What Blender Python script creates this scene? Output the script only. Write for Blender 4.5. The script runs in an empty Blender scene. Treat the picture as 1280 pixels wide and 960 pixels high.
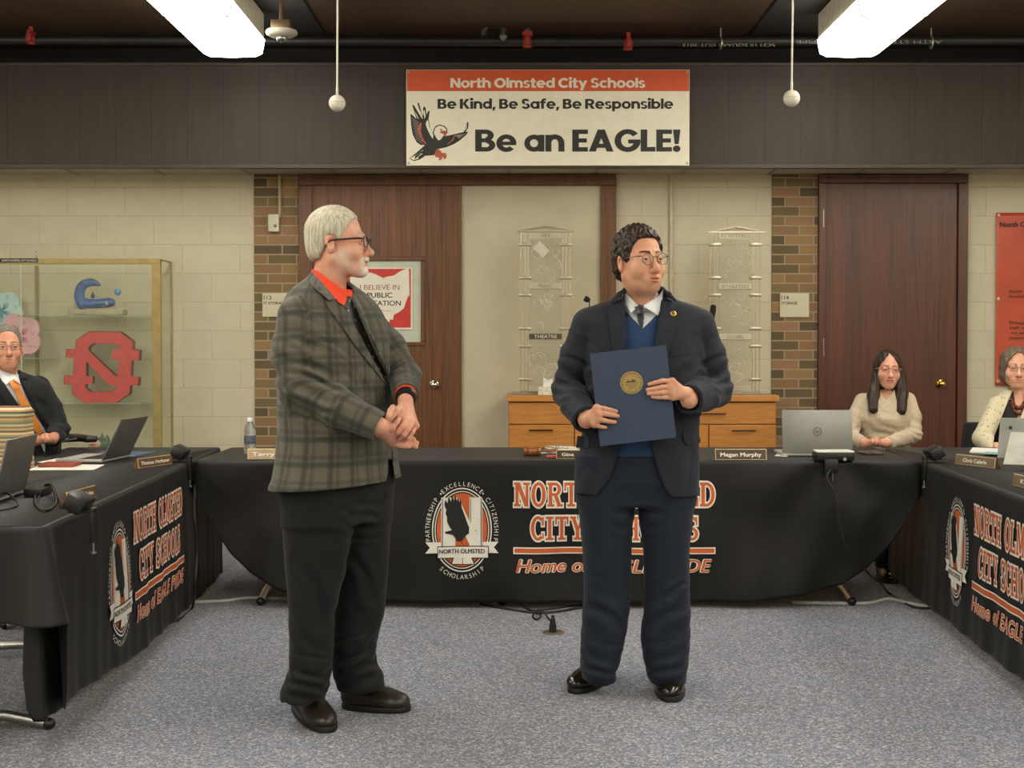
import bpy, bmesh, math, random
import numpy as np
from mathutils import Vector, Matrix, Euler
from mathutils.bvhtree import BVHTree
random.seed(7)
PI = math.pi
SC = bpy.context.scene
COL = SC.collection
# ---------------------------------------------------------------- camera
FPX = 1700.0; CAMH = 1.33; PITCH = math.radians(1.2); HORIZON = 430.0
V0 = HORIZON + FPX * math.tan(PITCH)
cam_d = bpy.data.cameras.new('camera'); cam = bpy.data.objects.new('camera', cam_d); COL.objects.link(cam)
cam.location = (0, 0, CAMH); cam.rotation_euler = (PI / 2 - PITCH, 0, 0)
cam_d.sensor_width = 36.0; cam_d.lens = 36.0 * FPX / 1280.0
cam_d.shift_y = (V0 - 480.0) / 1280.0
cam_d.clip_start = 0.05
SC.camera = cam
_cp, _sp = math.cos(PITCH), math.sin(PITCH)
def ray(u, v):
    x = (u - 640.0) / FPX; y = (V0 - v) / FPX
    return Vector((x, _cp + y * _sp, -_sp + y * _cp))
def P(u, v, Y):
    d = ray(u, v); t = Y / d.y
    return Vector((d.x * t, Y, CAMH + d.z * t))
def PF(u, v, Z=0.0):
    d = ray(u, v); t = (Z - CAMH) / d.z
    return Vector((d.x * t, d.y * t, Z))
def px_of(p):
    r = Vector(p) - Vector((0, 0, CAMH))
    f = r.y * _cp - r.z * _sp; up = r.y * _sp + r.z * _cp
    return (640 + FPX * r.x / f, V0 - FPX * up / f)
# ---------------------------------------------------------------- colour / materials
def lin(c):
    if isinstance(c, str):
        c = c.lstrip('#'); c = [int(c[i:i + 2], 16) / 255 for i in (0, 2, 4)]
    return tuple((x / 12.92 if x <= .04045 else ((x + .055) / 1.055) ** 2.4) for x in c)
def _new(name):
    m = bpy.data.materials.new(name); m.use_nodes = True
    nt = m.node_tree; b = nt.nodes['Principled BSDF']
    return m, nt, b
def coords(nt, scale=(1, 1, 1), rot=(0, 0, 0), kind='Object', loc=(0, 0, 0)):
    tc = nt.nodes.new('ShaderNodeTexCoord'); mp = nt.nodes.new('ShaderNodeMapping')
    mp.inputs['Scale'].default_value = scale; mp.inputs['Rotation'].default_value = rot; mp.inputs['Location'].default_value = loc
    nt.links.new(tc.outputs[kind], mp.inputs['Vector']); return mp.outputs['Vector']
def noise_n(nt, vec, scale, detail=4, rough=.55):
    n = nt.nodes.new('ShaderNodeTexNoise'); n.inputs['Scale'].default_value = scale
    n.inputs['Detail'].default_value = detail; n.inputs['Roughness'].default_value = rough
    nt.links.new(vec, n.inputs['Vector']); return n.outputs['Fac']
def ramp(nt, fac, stops, interp='LINEAR'):
    r = nt.nodes.new('ShaderNodeValToRGB'); e = r.color_ramp; e.interpolation = interp
    while len(e.elements) > 1: e.elements.remove(e.elements[-1])
    e.elements[0].position = stops[0][0]; e.elements[0].color = (*lin(stops[0][1]), 1)
    for p, c in stops[1:]:
        k = e.elements.new(p); k.color = (*lin(c), 1)
    nt.links.new(fac, r.inputs['Fac']); return r.outputs['Color']
def mixc(nt, fac, a, b, mode='MIX'):
    m = nt.nodes.new('ShaderNodeMix'); m.data_type = 'RGBA'; m.blend_type = mode
    for s, k in ((fac, 0), (a, 6), (b, 7)):
        if hasattr(s, 'links') or hasattr(s, 'is_linked'): nt.links.new(s, m.inputs[k])
        elif k == 0: m.inputs[0].default_value = s
        else: m.inputs[k].default_value = (*lin(s), 1)
    return m.outputs[2]
def bump(nt, b, h, strength=.3, dist=.004):
    n = nt.nodes.new('ShaderNodeBump'); n.inputs['Strength'].default_value = strength; n.inputs['Distance'].default_value = dist
    nt.links.new(h, n.inputs['Height']); nt.links.new(n.outputs['Normal'], b.inputs['Normal'])
_mc = {}
def mat(name, col, rough=.6, metal=0., var=.06, vscale=14, bs=None, bst=.15, bd=.002, spec=.5, sheen=0, stretch=(1, 1, 1), coat=0, sss=0):
    """plain procedural material: base colour with gentle noise variation, optional bump"""
    if name in _mc: return _mc[name]
    m, nt, b = _new(name)
    v = coords(nt, stretch)
    f = noise_n(nt, v, vscale)
    c = [int(col.lstrip('#')[i:i + 2], 16) / 255 for i in (0, 2, 4)]
    lo = [max(0, x * (1 - var)) for x in c]; hi = [min(1, x * (1 + var)) for x in c]
    nt.links.new(ramp(nt, f, [(.3, lo), (.7, hi)]), b.inputs['Base Color'])
    b.inputs['Roughness'].default_value = rough; b.inputs['Metallic'].default_value = metal
    b.inputs['Specular IOR Level'].default_value = spec
    if sheen: b.inputs['Sheen Weight'].default_value = sheen; b.inputs['Sheen Roughness'].default_value = .5
    if coat: b.inputs['Coat Weight'].default_value = coat; b.inputs['Coat Roughness'].default_value = .15
    if sss:
        b.inputs['Subsurface Weight'].default_value = sss; b.inputs['Subsurface Radius'].default_value = (.012, .005, .003); b.inputs['Subsurface Scale'].default_value = .5
    if bs: bump(nt, b, noise_n(nt, v, bs, 5), bst, bd)
    _mc[name] = m; return m
def glass(name, col='#f4f8f6', rough=.02, alpha=.12):
    """thin clear sheet: mostly transparent with a fresnel gloss"""
    if name in _mc: return _mc[name]
    m, nt, b = _new(name)
    tr = nt.nodes.new('ShaderNodeBsdfTransparent'); tr.inputs['Color'].default_value = (*lin(col), 1)
    gl = nt.nodes.new('ShaderNodeBsdfGlossy'); gl.inputs['Roughness'].default_value = rough
    fr = nt.nodes.new('ShaderNodeValue'); fr.outputs[0].default_value = .035
    df = nt.nodes.new('ShaderNodeBsdfDiffuse'); 
    nt.links.new(ramp(nt, noise_n(nt, coords(nt), 6), [(.3, '#d8dcd4'), (.7, '#eef0ea')]), df.inputs['Color'])
    m1 = nt.nodes.new('ShaderNodeMixShader'); m2 = nt.nodes.new('ShaderNodeMixShader')
    m1.inputs[0].default_value = alpha
    nt.links.new(tr.outputs[0], m1.inputs[1]); nt.links.new(df.outputs[0], m1.inputs[2])
    nt.links.new(fr.outputs[0], m2.inputs[0]); nt.links.new(m1.outputs[0], m2.inputs[1]); nt.links.new(gl.outputs[0], m2.inputs[2])
    nt.links.new(m2.outputs[0], nt.nodes['Material Output'].inputs['Surface'])
    _mc[name] = m; return m
def wood(name, dark, light, rough=.45, grain=(26, 26, 1.1), coat=.15, mid=None):
    if name in _mc: return _mc[name]
    m, nt, b = _new(name)
    v = coords(nt, grain)
    n1 = noise_n(nt, v, 1.0, 6, .62)
    v2 = coords(nt, (grain[0] * 7, grain[1] * 7, grain[2] * 3))
    n2 = noise_n(nt, v2, 1.0, 3, .6)
    c = ramp(nt, n1, [(.28, dark), (.5, mid or light), (.72, light)])
    c = mixc(nt, .45, c, ramp(nt, n2, [(.35, dark), (.6, light)]))
    nt.links.new(c, b.inputs['Base Color']); b.inputs['Roughness'].default_value = rough
    b.inputs['Coat Weight'].default_value = coat; b.inputs['Coat Roughness'].default_value = .3
    bump(nt, b, n2, .08, .001)
    _mc[name] = m; return m
# ---------------------------------------------------------------- mesh builder
class MB:
    def __init__(s): s.v = []; s.f = []; s.mi = []
    def add(s, vs, fs, mi=0):
        o = len(s.v); s.v += [Vector(p) for p in vs]
        for f in fs: s.f.append([o + i for i in f]); s.mi.append(mi)
        return s
    def from_bm(s, bm, mi=0):
        bm.verts.index_update(); s.add([v.co.copy() for v in bm.verts], [[v.index for v in f.verts] for f in bm.faces], mi); bm.free(); return s
    def box(s, x0, x1, y0, y1, z0, z1, bev=0, mi=0, M=None, seg=2):
        bm = bmesh.new(); bmesh.ops.create_cube(bm, size=1)
        for v in bm.verts:
            v.co = Vector(((x0 + x1) / 2 + v.co.x * (x1 - x0), (y0 + y1) / 2 + v.co.y * (y1 - y0), (z0 + z1) / 2 + v.co.z * (z1 - z0)))
        if bev:
            bev = min(bev, .49 * min(abs(x1 - x0), abs(y1 - y0), abs(z1 - z0)))
            bmesh.ops.bevel(bm, geom=bm.edges[:], offset=bev, segments=seg, affect='EDGES', profile=.5)
        if M is not None: bm.transform(M)
        return s.from_bm(bm, mi)
    def prism(s, pts, y0, y1, axis='y', mi=0, bev=0, M=None):
        """extrude a 2D outline (x,z) along y (or (x,y) along z with axis='z', (y,z) along x)"""
        bm = bmesh.new()
        def mk(p, t):
            return (p[0], t, p[1]) if axis == 'y' else ((p[0], p[1], t) if axis == 'z' else (t, p[0], p[1]))
        vs = [bm.verts.new(mk(p, y0)) for p in pts]
        f = bm.faces.new(vs)
        r = bmesh.ops.extrude_face_region(bm, geom=[f])
        d = Vector(mk((0, 0), y1)) - Vector(mk((0, 0), y0))
        bmesh.ops.translate(bm, vec=d, verts=[g for g in r['geom'] if isinstance(g, bmesh.types.BMVert)])
        bmesh.ops.recalc_face_normals(bm, faces=bm.faces)
        if bev: bmesh.ops.bevel(bm, geom=bm.edges[:], offset=bev, segments=2, affect='EDGES', profile=.5)
        bmesh.ops.triangulate(bm, faces=[f for f in bm.faces if len(f.verts) > 4])
        if M is not None: bm.transform(M)
        return s.from_bm(bm, mi)
    def tube(s, pts, r, n=10, mi=0, closed=False, cap=True):
        pts = [Vector(p) for p in pts]; N = len(pts)
        rs = r if isinstance(r, (list, tuple)) else [r] * N
        up = None; rings = []
        for i, p in enumerate(pts):
            if closed: d = pts[(i + 1) % N] - pts[i - 1]
            else: d = pts[min(i + 1, N - 1)] - pts[max(i - 1, 0)]
            d.normalize()
            if up is None:
                up = Vector((0, 0, 1)) if abs(d.z) < .9 else Vector((1, 0, 0))
            a = d.cross(up)
            if a.length < 1e-6: a = d.orthogonal()
            a.normalize(); up = a.cross(d).normalized()
            rings.append([p + a * (rs[i] * math.cos(2 * PI * k / n)) + up * (rs[i] * math.sin(2 * PI * k / n)) for k in range(n)])
        vs = [q for R in rings for q in R]; fs = []
        for i in range(N if closed else N - 1):
            j = (i + 1) % N
            for k in range(n): fs.append([i * n + k, i * n + (k + 1) % n, j * n + (k + 1) % n, j * n + k])
        if cap and not closed: fs.append(list(range(n))[::-1]); fs.append([(N - 1) * n + k for k in range(n)])
        return s.add(vs, fs, mi)
    def lathe(s, prof, c=(0, 0, 0), n=24, mi=0, M=None):
        """prof: list of (r,z); revolve about z"""
        vs = []; fs = []
        for r, z in prof:
            for k in range(n): vs.append(Vector((r * math.cos(2 * PI * k / n), r * math.sin(2 * PI * k / n), z)))
        for i in range(len(prof) - 1):
            for k in range(n): fs.append([i * n + k, i * n + (k + 1) % n, (i + 1) * n + (k + 1) % n, (i + 1) * n + k])
        fs.append(list(range(n))[::-1]); fs.append([(len(prof) - 1) * n + k for k in range(n)])
        if M is not None: vs = [M @ v for v in vs]
        return s.add([v + Vector(c) for v in vs], fs, mi)
    def ball(s, c, r, seg=20, mi=0, M=None):
        bm = bmesh.new(); bmesh.ops.create_uvsphere(bm, u_segments=seg, v_segments=max(8, seg * 2 // 3), radius=1)
        r = r if isinstance(r, (tuple, list)) else (r, r, r)
        for v in bm.verts:
            p = Vector((v.co.x * r[0], v.co.y * r[1], v.co.z * r[2])); v.co = (M @ p if M is not None else p) + Vector(c)
        return s.from_bm(bm, mi)
    def xf(s, M): s.v = [M @ p for p in s.v]; return s
def link(o, parent=None):
    COL.objects.link(o)
    if parent is not None:
        o.parent = parent
        mw = Matrix.Identity(4); p = parent
        while p is not None: mw = p.matrix_basis @ mw; p = p.parent
        o['_w'] = 1; del o['_w']
    return o
def world_of(o):
    mw = Matrix.Identity(4)
    while o is not None: mw = o.matrix_basis @ mw; o = o.parent
    return mw
def obj(name, mb, mats, parent=None, smooth=True, angle=40):
    """one mesh object from a builder; vertices are given in WORLD coordinates"""
    me = bpy.data.meshes.new(name)
    inv = world_of(parent).inverted() if parent is not None else Matrix.Identity(4)
    me.from_pydata([tuple(inv @ p) for p in mb.v], [], mb.f)
    mats = mats if isinstance(mats, (list, tuple)) else [mats]
    for m in mats: me.materials.append(m)
    if len(mats) > 1:
        me.polygons.foreach_set('material_index', mb.mi)
    me.update()
    if smooth:
        me.polygons.foreach_set('use_smooth', [True] * len(me.polygons))
        if angle: me.set_sharp_from_angle(angle=math.radians(angle))
    o = bpy.data.objects.new(name, me); link(o, parent); return o
def thing(name, label, cat, loc=(0, 0, 0), group=None, rz=0):
    o = bpy.data.objects.new(name, None); COL.objects.link(o); o.location = loc; o.rotation_euler = (0, 0, rz)
    o.empty_display_size = .1
    o['label'] = label; o['category'] = cat
    if group: o['group'] = group
    return o
def tag(o, label, cat, group=None):
    o['label'] = label; o['category'] = cat
    if group: o['group'] = group
    return o
def struct(o): o['kind'] = 'structure'; return o
def dup(root, loc, label=None, rz=None):
    r = root.copy(); COL.objects.link(r); r.location = loc
    if rz is not None: r.rotation_euler = (0, 0, rz)
    if label: r['label'] = label
    for ch in [c for c in COL.objects if c.parent == root]:
        c = ch.copy(); COL.objects.link(c); c.parent = r
        for g in [x for x in COL.objects if x.parent == ch]:
            d = g.copy(); COL.objects.link(d); d.parent = c
    return r
# ---------------------------------------------------------------- text
def text2d(body, size, bold=0., shear=0., align='CENTER', spacing=1., wscale=1.):
    """returns (verts2d, faces) of flat text, baseline at 0"""
    cu = bpy.data.curves.new('glyphs', 'FONT'); cu.body = body; cu.size = size; cu.offset = bold * size; cu.shear = shear
    cu.align_x = align; cu.space_character = spacing; cu.resolution_u = 4
    o = bpy.data.objects.new('glyphs', cu); COL.objects.link(o)
    dg = bpy.context.evaluated_depsgraph_get(); dg.update()
    me = bpy.data.meshes.new_from_object(o.evaluated_get(dg))
    vs = [(v.co.x * wscale, v.co.y) for v in me.vertices]; fs = [list(p.vertices) for p in me.polygons]
    bpy.data.objects.remove(o); bpy.data.curves.remove(cu); bpy.data.meshes.remove(me)
    return vs, fs
def islands2d(n, fs):
    p = list(range(n))
    def find(x):
        while p[x] != x: p[x] = p[p[x]]; x = p[x]
        return x
    for f in fs:
        for k in f[1:]: p[find(k)] = find(f[0])
    g = {}
    for f in fs: g.setdefault(find(f[0]), []).append(f)
    return list(g.values())
def embolden(vs, fs, ex):
    """heavier glyphs: per glyph, the union of copies shifted by the extra stroke width"""
    from mathutils.geometry import delaunay_2d_cdt
    # weld coincident corners so that each glyph is one island
    key = {}; mp = []
    for x, y in vs: mp.append(key.setdefault((round(x, 5), round(y, 5)), len(key)))
    V = [None] * len(key)
    for i, k in enumerate(mp): V[k] = vs[i]
    F = [[mp[i] for i in f] for f in fs]; F = [f for f in F if len(set(f)) == len(f)]
    ov = []; of = []
    for G_ in islands2d(len(V), F):
        ids = sorted({i for f in G_ for i in f}); loc = {k: n for n, k in enumerate(ids)}; P0 = np.array([V[i] for i in ids]); T0 = [[loc[i] for i in f] for f in G_]
        tri = [[f[0], f[k], f[k + 1]] for f in T0 for k in range(1, len(f) - 1)]
        cnt = {}
        for f in T0:
            for p, q in zip(f, f[1:] + f[:1]): cnt[(p, q)] = 1
        bnd = [(p, q) for p, q in cnt if (q, p) not in cnt]
        A = []; E = []; TR = []
        for k in range(8):
            d = np.array((ex * 1.15 * math.cos(k * PI / 4), ex * .8 * math.sin(k * PI / 4))); o = len(A)
            A += [tuple(p + d) for p in P0]; E += [(o + p, o + q) for p, q in bnd]; TR.append((P0 + d)[np.array(tri)])
        TR = np.concatenate(TR)
        r = delaunay_2d_cdt([Vector(p) for p in A], E, [], 0, 1e-5)
        R = np.array([(p.x, p.y) for p in r[0]]); t = np.array([list(f) for f in r[2]]); c = R[t].mean(1)
        a_, b_, c_ = TR[:, 0], TR[:, 1], TR[:, 2]
        def cr(p, q, s): return (q[None, :, 0] - p[None, :, 0]) * (s[:, None, 1] - p[None, :, 1]) - (q[None, :, 1] - p[None, :, 1]) * (s[:, None, 0] - p[None, :, 0])
        w0, w1_, w2_ = cr(a_, b_, c), cr(b_, c_, c), cr(c_, a_, c); e = 1e-9
        ins = (((w0 >= -e) & (w1_ >= -e) & (w2_ >= -e)) | ((w0 <= e) & (w1_ <= e) & (w2_ <= e))).any(1)
        o = len(ov); ov += [tuple(map(float, p)) for p in R]; of += [[int(o + i) for i in f] for f in t[ins]]
    return ov, of
def fit_text(body, width, height, bold=0., shear=0., spacing=1.):
    """text scaled to an exact width x height box, centred at origin in x, baseline z=0"""
    b0 = 0.; ex = bold if bold > .006 else 0.
    vs, fs = text2d(body, 1.0, b0, shear, 'CENTER', spacing + max(0, ex - .02) * 2.2)
    if ex > 0:   # heavier weight: union of copies shifted by the extra stroke width
        vs, fs = embolden(vs, fs, ex)
    xs = [v[0] for v in vs]; ys = [v[1] for v in vs]
    w = max(xs) - min(xs); cx = (max(xs) + min(xs)) / 2
    sx = width / w; sy = height / .73
    return [((x - cx) * sx, y * sy) for x, y in vs], fs
# ================================================================ ROOM
YW = 9.65      # back wall
YS = 9.19
XL, XR = -5.0, 5.0
YR = -3.0
ZC = 3.40; ZS = 2.53; ZST = 3.21
SWALL = FPX / YW
# --- materials
def block_mat():
    m, nt, b = _new('painted_block')
    tc = nt.nodes.new('ShaderNodeTexCoord'); sx = nt.nodes.new('ShaderNodeSeparateXYZ'); cx = nt.nodes.new('ShaderNodeCombineXYZ')
    nt.links.new(tc.outputs['Object'], sx.inputs[0])
    ad = nt.nodes.new('ShaderNodeMath'); ad.operation = 'ADD'
    nt.links.new(sx.outputs['X'], ad.inputs[0]); nt.links.new(sx.outputs['Y'], ad.inputs[1])
    nt.links.new(ad.outputs[0], cx.inputs['X']); nt.links.new(sx.outputs['Z'], cx.inputs['Y'])
    br = nt.nodes.new('ShaderNodeTexBrick'); nt.links.new(cx.outputs[0], br.inputs['Vector'])
    for k, v in (('Scale', 1.), ('Mortar Size', .004), ('Mortar Smooth', .5), ('Brick Width', .4064), ('Row Height', .2032), ('Bias', 0.)): br.inputs[k].default_value = v
    br.inputs['Color1'].default_value = (*lin('#c6bda3'), 1); br.inputs['Color2'].default_value = (*lin('#c0b79c'), 1); br.inputs['Mortar'].default_value = (*lin('#b3aa90'), 1)
    n = noise_n(nt, tc.outputs['Object'], 9, 5)
    c = mixc(nt, .35, br.outputs['Color'], ramp(nt, n, [(.3, '#bab096'), (.7, '#cdc4ac')]))
    nt.links.new(c, b.inputs['Base Color']); b.inputs['Roughness'].default_value = .55
    n2 = noise_n(nt, tc.outputs['Object'], 120, 4)
    s1 = nt.nodes.new('ShaderNodeMath'); s1.operation = 'MULTIPLY_ADD'; s1.inputs[1].default_value = -1.; 
    nt.links.new(br.outputs['Fac'], s1.inputs[0])
    s2 = nt.nodes.new('ShaderNodeMath'); s2.operation = 'MULTIPLY'; s2.inputs[1].default_value = .18; nt.links.new(n2, s2.inputs[0]); nt.links.new(s2.outputs[0], s1.inputs[2])
    bump(nt, b, s1.outputs[0], .45, .004)
    return m
def brick_mat():
    m, nt, b = _new('face_brick')
    tc = nt.nodes.new('ShaderNodeTexCoord'); sx = nt.nodes.new('ShaderNodeSeparateXYZ'); cx = nt.nodes.new('ShaderNodeCombineXYZ')
    nt.links.new(tc.outputs['Object'], sx.inputs[0]); nt.links.new(sx.outputs['X'], cx.inputs['X']); nt.links.new(sx.outputs['Z'], cx.inputs['Y'])
    br = nt.nodes.new('ShaderNodeTexBrick'); nt.links.new(cx.outputs[0], br.inputs['Vector'])
    for k, v in (('Scale', 1.), ('Mortar Size', .0055), ('Mortar Smooth', .2), ('Brick Width', .2032), ('Row Height', .0677), ('Bias', 0.)): br.inputs[k].default_value = v
    br.inputs['Color1'].default_value = (0, 0, 0, 1); br.inputs['Color2'].default_value = (1, 1, 1, 1); br.inputs['Mortar'].default_value = (.5, .5, .5, 1)
    c = ramp(nt, br.outputs['Color'], [(0, '#6d5e45'), (.16, '#85714f'), (.3, '#9a7d56'), (.42, '#62553f'), (.55, '#8f7150'), (.68, '#9b7a5c'), (.8, '#766649'), (.9, '#8f7352')], 'CONSTANT')
    n = noise_n(nt, tc.outputs['Object'], 45, 6, .7)
    c = mixc(nt, .25, c, ramp(nt, n, [(.3, '#5a4c38'), (.75, '#b09470')]), 'OVERLAY')
    c = mixc(nt, br.outputs['Fac'], c, '#9c8d70')
    nt.links.new(c, b.inputs['Base Color']); b.inputs['Roughness'].default_value = .85
    s1 = nt.nodes.new('ShaderNodeMath'); s1.operation = 'MULTIPLY_ADD'; s1.inputs[1].default_value = -1.
    nt.links.new(br.outputs['Fac'], s1.inputs[0]); nt.links.new(n, s1.inputs[2])
    bump(nt, b, s1.outputs[0], .6, .005)
    return m
def carpet_mat():
    m, nt, b = _new('speckled_carpet')
    v = coords(nt)
    vo = nt.nodes.new('ShaderNodeTexVoronoi'); vo.inputs['Scale'].default_value = 140; nt.links.new(v, vo.inputs['Vector'])
    sp = nt.nodes.new('ShaderNodeSeparateColor'); nt.links.new(vo.outputs['Color'], sp.inputs[0])
    c = ramp(nt, sp.outputs[0], [(0, '#1c1e26'), (.15, '#373b4a'), (.35, '#585d6e'), (.55, '#737786'), (.74, '#92949e'), (.9, '#bcbcbc')], 'CONSTANT')
    n = noise_n(nt, v, 60, 5, .7)
    c = mixc(nt, .35, c, ramp(nt, n, [(.3, '#424655'), (.7, '#8e919b')]))
    n3 = noise_n(nt, v, 1.3, 4)
    c = mixc(nt, .12, c, ramp(nt, n3, [(.3, '#6a6a70'), (.7, '#a0a4b4')]))
    nt.links.new(c, b.inputs['Base Color']); b.inputs['Roughness'].default_value = .95; b.inputs['Specular IOR Level'].default_value = .15
    b.inputs['Sheen Weight'].default_value = .2
    bump(nt, b, sp.outputs[1], .5, .004)
    return m
def fascia_mat(name, base, lo, seam_w, axis='X'):
    """dark painted boards with seams every seam_w metres"""
    m, nt, b = _new(name)
    tc = nt.nodes.new('ShaderNodeTexCoord'); sx = nt.nodes.new('ShaderNodeSeparateXYZ'); nt.links.new(tc.outputs['Object'], sx.inputs[0])
    d = nt.nodes.new('ShaderNodeMath'); d.operation = 'DIVIDE'; d.inputs[1].default_value = seam_w; nt.links.new(sx.outputs[axis], d.inputs[0])
    fr = nt.nodes.new('ShaderNodeMath'); fr.operation = 'FRACT'; nt.links.new(d.outputs[0], fr.inputs[0])
    lt = nt.nodes.new('ShaderNodeMath'); lt.operation = 'LESS_THAN'; lt.inputs[1].default_value = .018; nt.links.new(fr.outputs[0], lt.inputs[0])
    n = noise_n(nt, coords(nt, (22, 22, 2)), 1, 5)
    c = ramp(nt, n, [(.3, lo), (.7, base)])
    c = mixc(nt, lt.outputs[0], c, '#120e0a')
    nt.links.new(c, b.inputs['Base Color']); b.inputs['Roughness'].default_value = .6
    return m
M_BLOCK = block_mat(); M_BRICK = brick_mat(); M_CARPET = carpet_mat()
M_FASCIA = fascia_mat('dark_boards', '#372c23', '#2d241d', .243, 'X')
M_DECK = fascia_mat('deck_boards', '#4a3626', '#3a2a1e', .2, 'Y')
M_DOOR = wood('stained_oak', '#331a07', '#8a4f18', .45, (15, 15, .7), .1, '#5f350d')
M_DOORR = wood('dark_mahogany', '#270f05', '#682e0e', .4, (15, 15, .7), .18, '#491f08')
M_FRAME = wood('stained_frame', '#371e0a', '#7d4a19', .45, (30, 30, 1.2), .1, '#59340f')
M_BEIGE = mat('beige_infill', '#c0b79d', .6, var=.03, vscale=5)
M_TILE = mat('ceiling_tile', '#b3ab98', .8, var=.05, vscale=60, bs=200)
M_GRIDMETAL = mat('tile_grid', '#8a8578', .5)
# floor
struct(obj('floor', MB().box(XL, XR, YR, YW + .2, -.1, 0), M_CARPET, smooth=False))
# walls
struct(obj('wall_back', MB().box(XL, XR, YW, YW + .2, 0, ZC), M_BLOCK, smooth=False))
struct(obj('wall_left', MB().box(XL - .15, XL, YR, YW + .2, 0, ZC), M_BLOCK, smooth=False))
struct(obj('wall_right', MB().box(XR, XR + .15, YR, YW + .2, 0, ZC), M_BLOCK, smooth=False))
struct(obj('wall_rear', MB().box(XL - .15, XR + .15, YR - .15, YR, 0, ZC), M_BLOCK, smooth=False))
struct(obj('ceiling', MB().box(XL - .15, XR + .15, YR - .15, YW + .2, ZC, ZC + .1), M_DECK, smooth=False))
# soffit: fascia front, grid tile underside
sof = struct(obj('wall_soffit', MB().box(XL, XR, YS, YS + .03, ZS, ZST), M_FASCIA, smooth=False))
struct(obj('trim_1', MB().box(XL, XR, YS - .012, YS + .03, ZS - .018, ZS + .012, .003).box(XL, XR, YS - .01, YS + .05, ZST - .01, ZST + .012, .003), mat('fascia_trim', '#3c2f25', .5), smooth=False))
struct(obj('ceiling_soffit', MB().box(XL, XR, YS + .03, YW, ZS + .0, ZS + .015), M_TILE, smooth=False))
struct(obj('wall_recess', MB().box(XL, XR, YW - .06, YW, ZST, ZC), mat('upper_black', '#1e1a17', .8), smooth=False))
struct(obj('ceiling_ledge', MB().box(XL, XR, YS + .03, YW, ZST - .03, ZST), mat('upper_black', '#1e1a17', .8), smooth=False))
g = MB()
x = -4.9
while x < 5: g.box(x - .012, x + .012, YS + .03, YW, ZS - .003, ZS); x += .61
struct(obj('trim_2', g, M_GRIDMETAL, smooth=False))
# brick pilasters
def wx(u): return (u - 640) / SWALL
for k, (a, b_) in enumerate(((318.5, 376), (964, 1022))):
    struct(obj('pillar_brick', MB().box(wx(a), wx(b_), YW - .012, YW, 0, ZS), M_BRICK, smooth=False))
def wz(v): return CAMH + (HORIZON - v) / SWALL
YD = YW - .012
# --- door_1 (left, with glazed light and poster) + panelled sidelight
def fr(mb, u0, u1, v0, v1, y0, y1, bev=.004): return mb.box(wx(u0), wx(u1), y0, y1, wz(v1), wz(v0), bev)
FLV = HORIZON + SWALL * CAMH
d1 = bpy.data.objects.new('door_1', None); COL.objects.link(d1); d1.location = (wx(472), YW, 0); struct(d1)
mb = MB(); fr(mb, 375, 392, 233.5, FLV, YW - .05, YW); fr(mb, 553, 577, 233.5, FLV, YW - .05, YW); fr(mb, 750, 769.5, 233.5, FLV, YW - .05, YW)
fr(mb, 375, 769.5, 220, 233.3, YW - .052, YW)
obj('door_frame', mb, M_FRAME, d1, smooth=False)
mb = MB(); 
for (a, b_, c, d) in ((392, 427, 233, FLV - 1), (527.5, 553, 233, FLV - 1), (427, 527.5, 233, 325), (427, 527.5, 428.5, FLV - 1)): fr(mb, a, b_, c, d, YW - .035, YW - .002, 0)
obj('door_slab', mb, M_DOOR, d1, smooth=False)
mb = MB()
for (a, b_, c, d) in ((424, 429, 326.8, 427.2), (526.5, 531.5, 326.8, 427.2), (424, 531.5, 321, 326.5), (424, 531.5, 427.5, 432)): fr(mb, a, b_, c, d, YW - .045, YW - .03, .004)
obj('glazing_bead', mb, M_FRAME, d1, smooth=False)
obj('glass_pane', fr(MB(), 428, 527.5, 325, 429, YW - .026, YW - .02, 0), mat('frosted_pane', '#bcc0ae', .25, var=.03), d1, smooth=False)
def knob(parent, u, v, col, name):
    c = P(u, v, YW - .03)
    m = mat(name, col, .12, 1.)
    R = Matrix.Rotation(PI / 2, 4, 'X')
    k = MB().lathe([(0.0001, .058), (.014, .058), (.024, .05), (.027, .04), (.022, .03), (.012, .024), (.011, .012), (.03, .008), (.033, .002), (.033, 0)], c, 24, 0, R)
    obj('door_knob', k, m, parent)
knob(d1, 543, 481, '#d8d4c8', 'chrome_knob')
struct(obj('wall_infill', fr(MB(), 577, 750, 233, FLV, YW - .02, YW - .001, 0), M_BEIGE, smooth=False))
# --- door_2 (right)
d2 = bpy.data.objects.new('door_2', None); COL.objects.link(d2); d2.location = (wx(1112), YW, 0); struct(d2)
mb = MB(); fr(mb, 1021, 1030, 230.5, FLV, YW - .055, YW); fr(mb, 1194, 1206, 230.5, FLV, YW - .055, YW); fr(mb, 1021, 1206, 219.5, 230.3, YW - .057, YW)
obj('door_frame', mb, M_DOORR, d2, smooth=False)
obj('door_slab', fr(MB(), 1030.5, 1193.5, 230.5, FLV - 1.5, YW - .03, YW - .002, .002), M_DOORR, d2, smooth=False)
knob(d2, 1176, 480, '#c9a552', 'brass_knob')
for vv in (273, 434):
    obj('hinge', MB().tube([P(1029.5, vv - 11, YW - .05), P(1029.5, vv + 11, YW - .05)], .006, 10), mat('hinge_metal', '#a09a8a', .3, 1.), d2)
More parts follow.
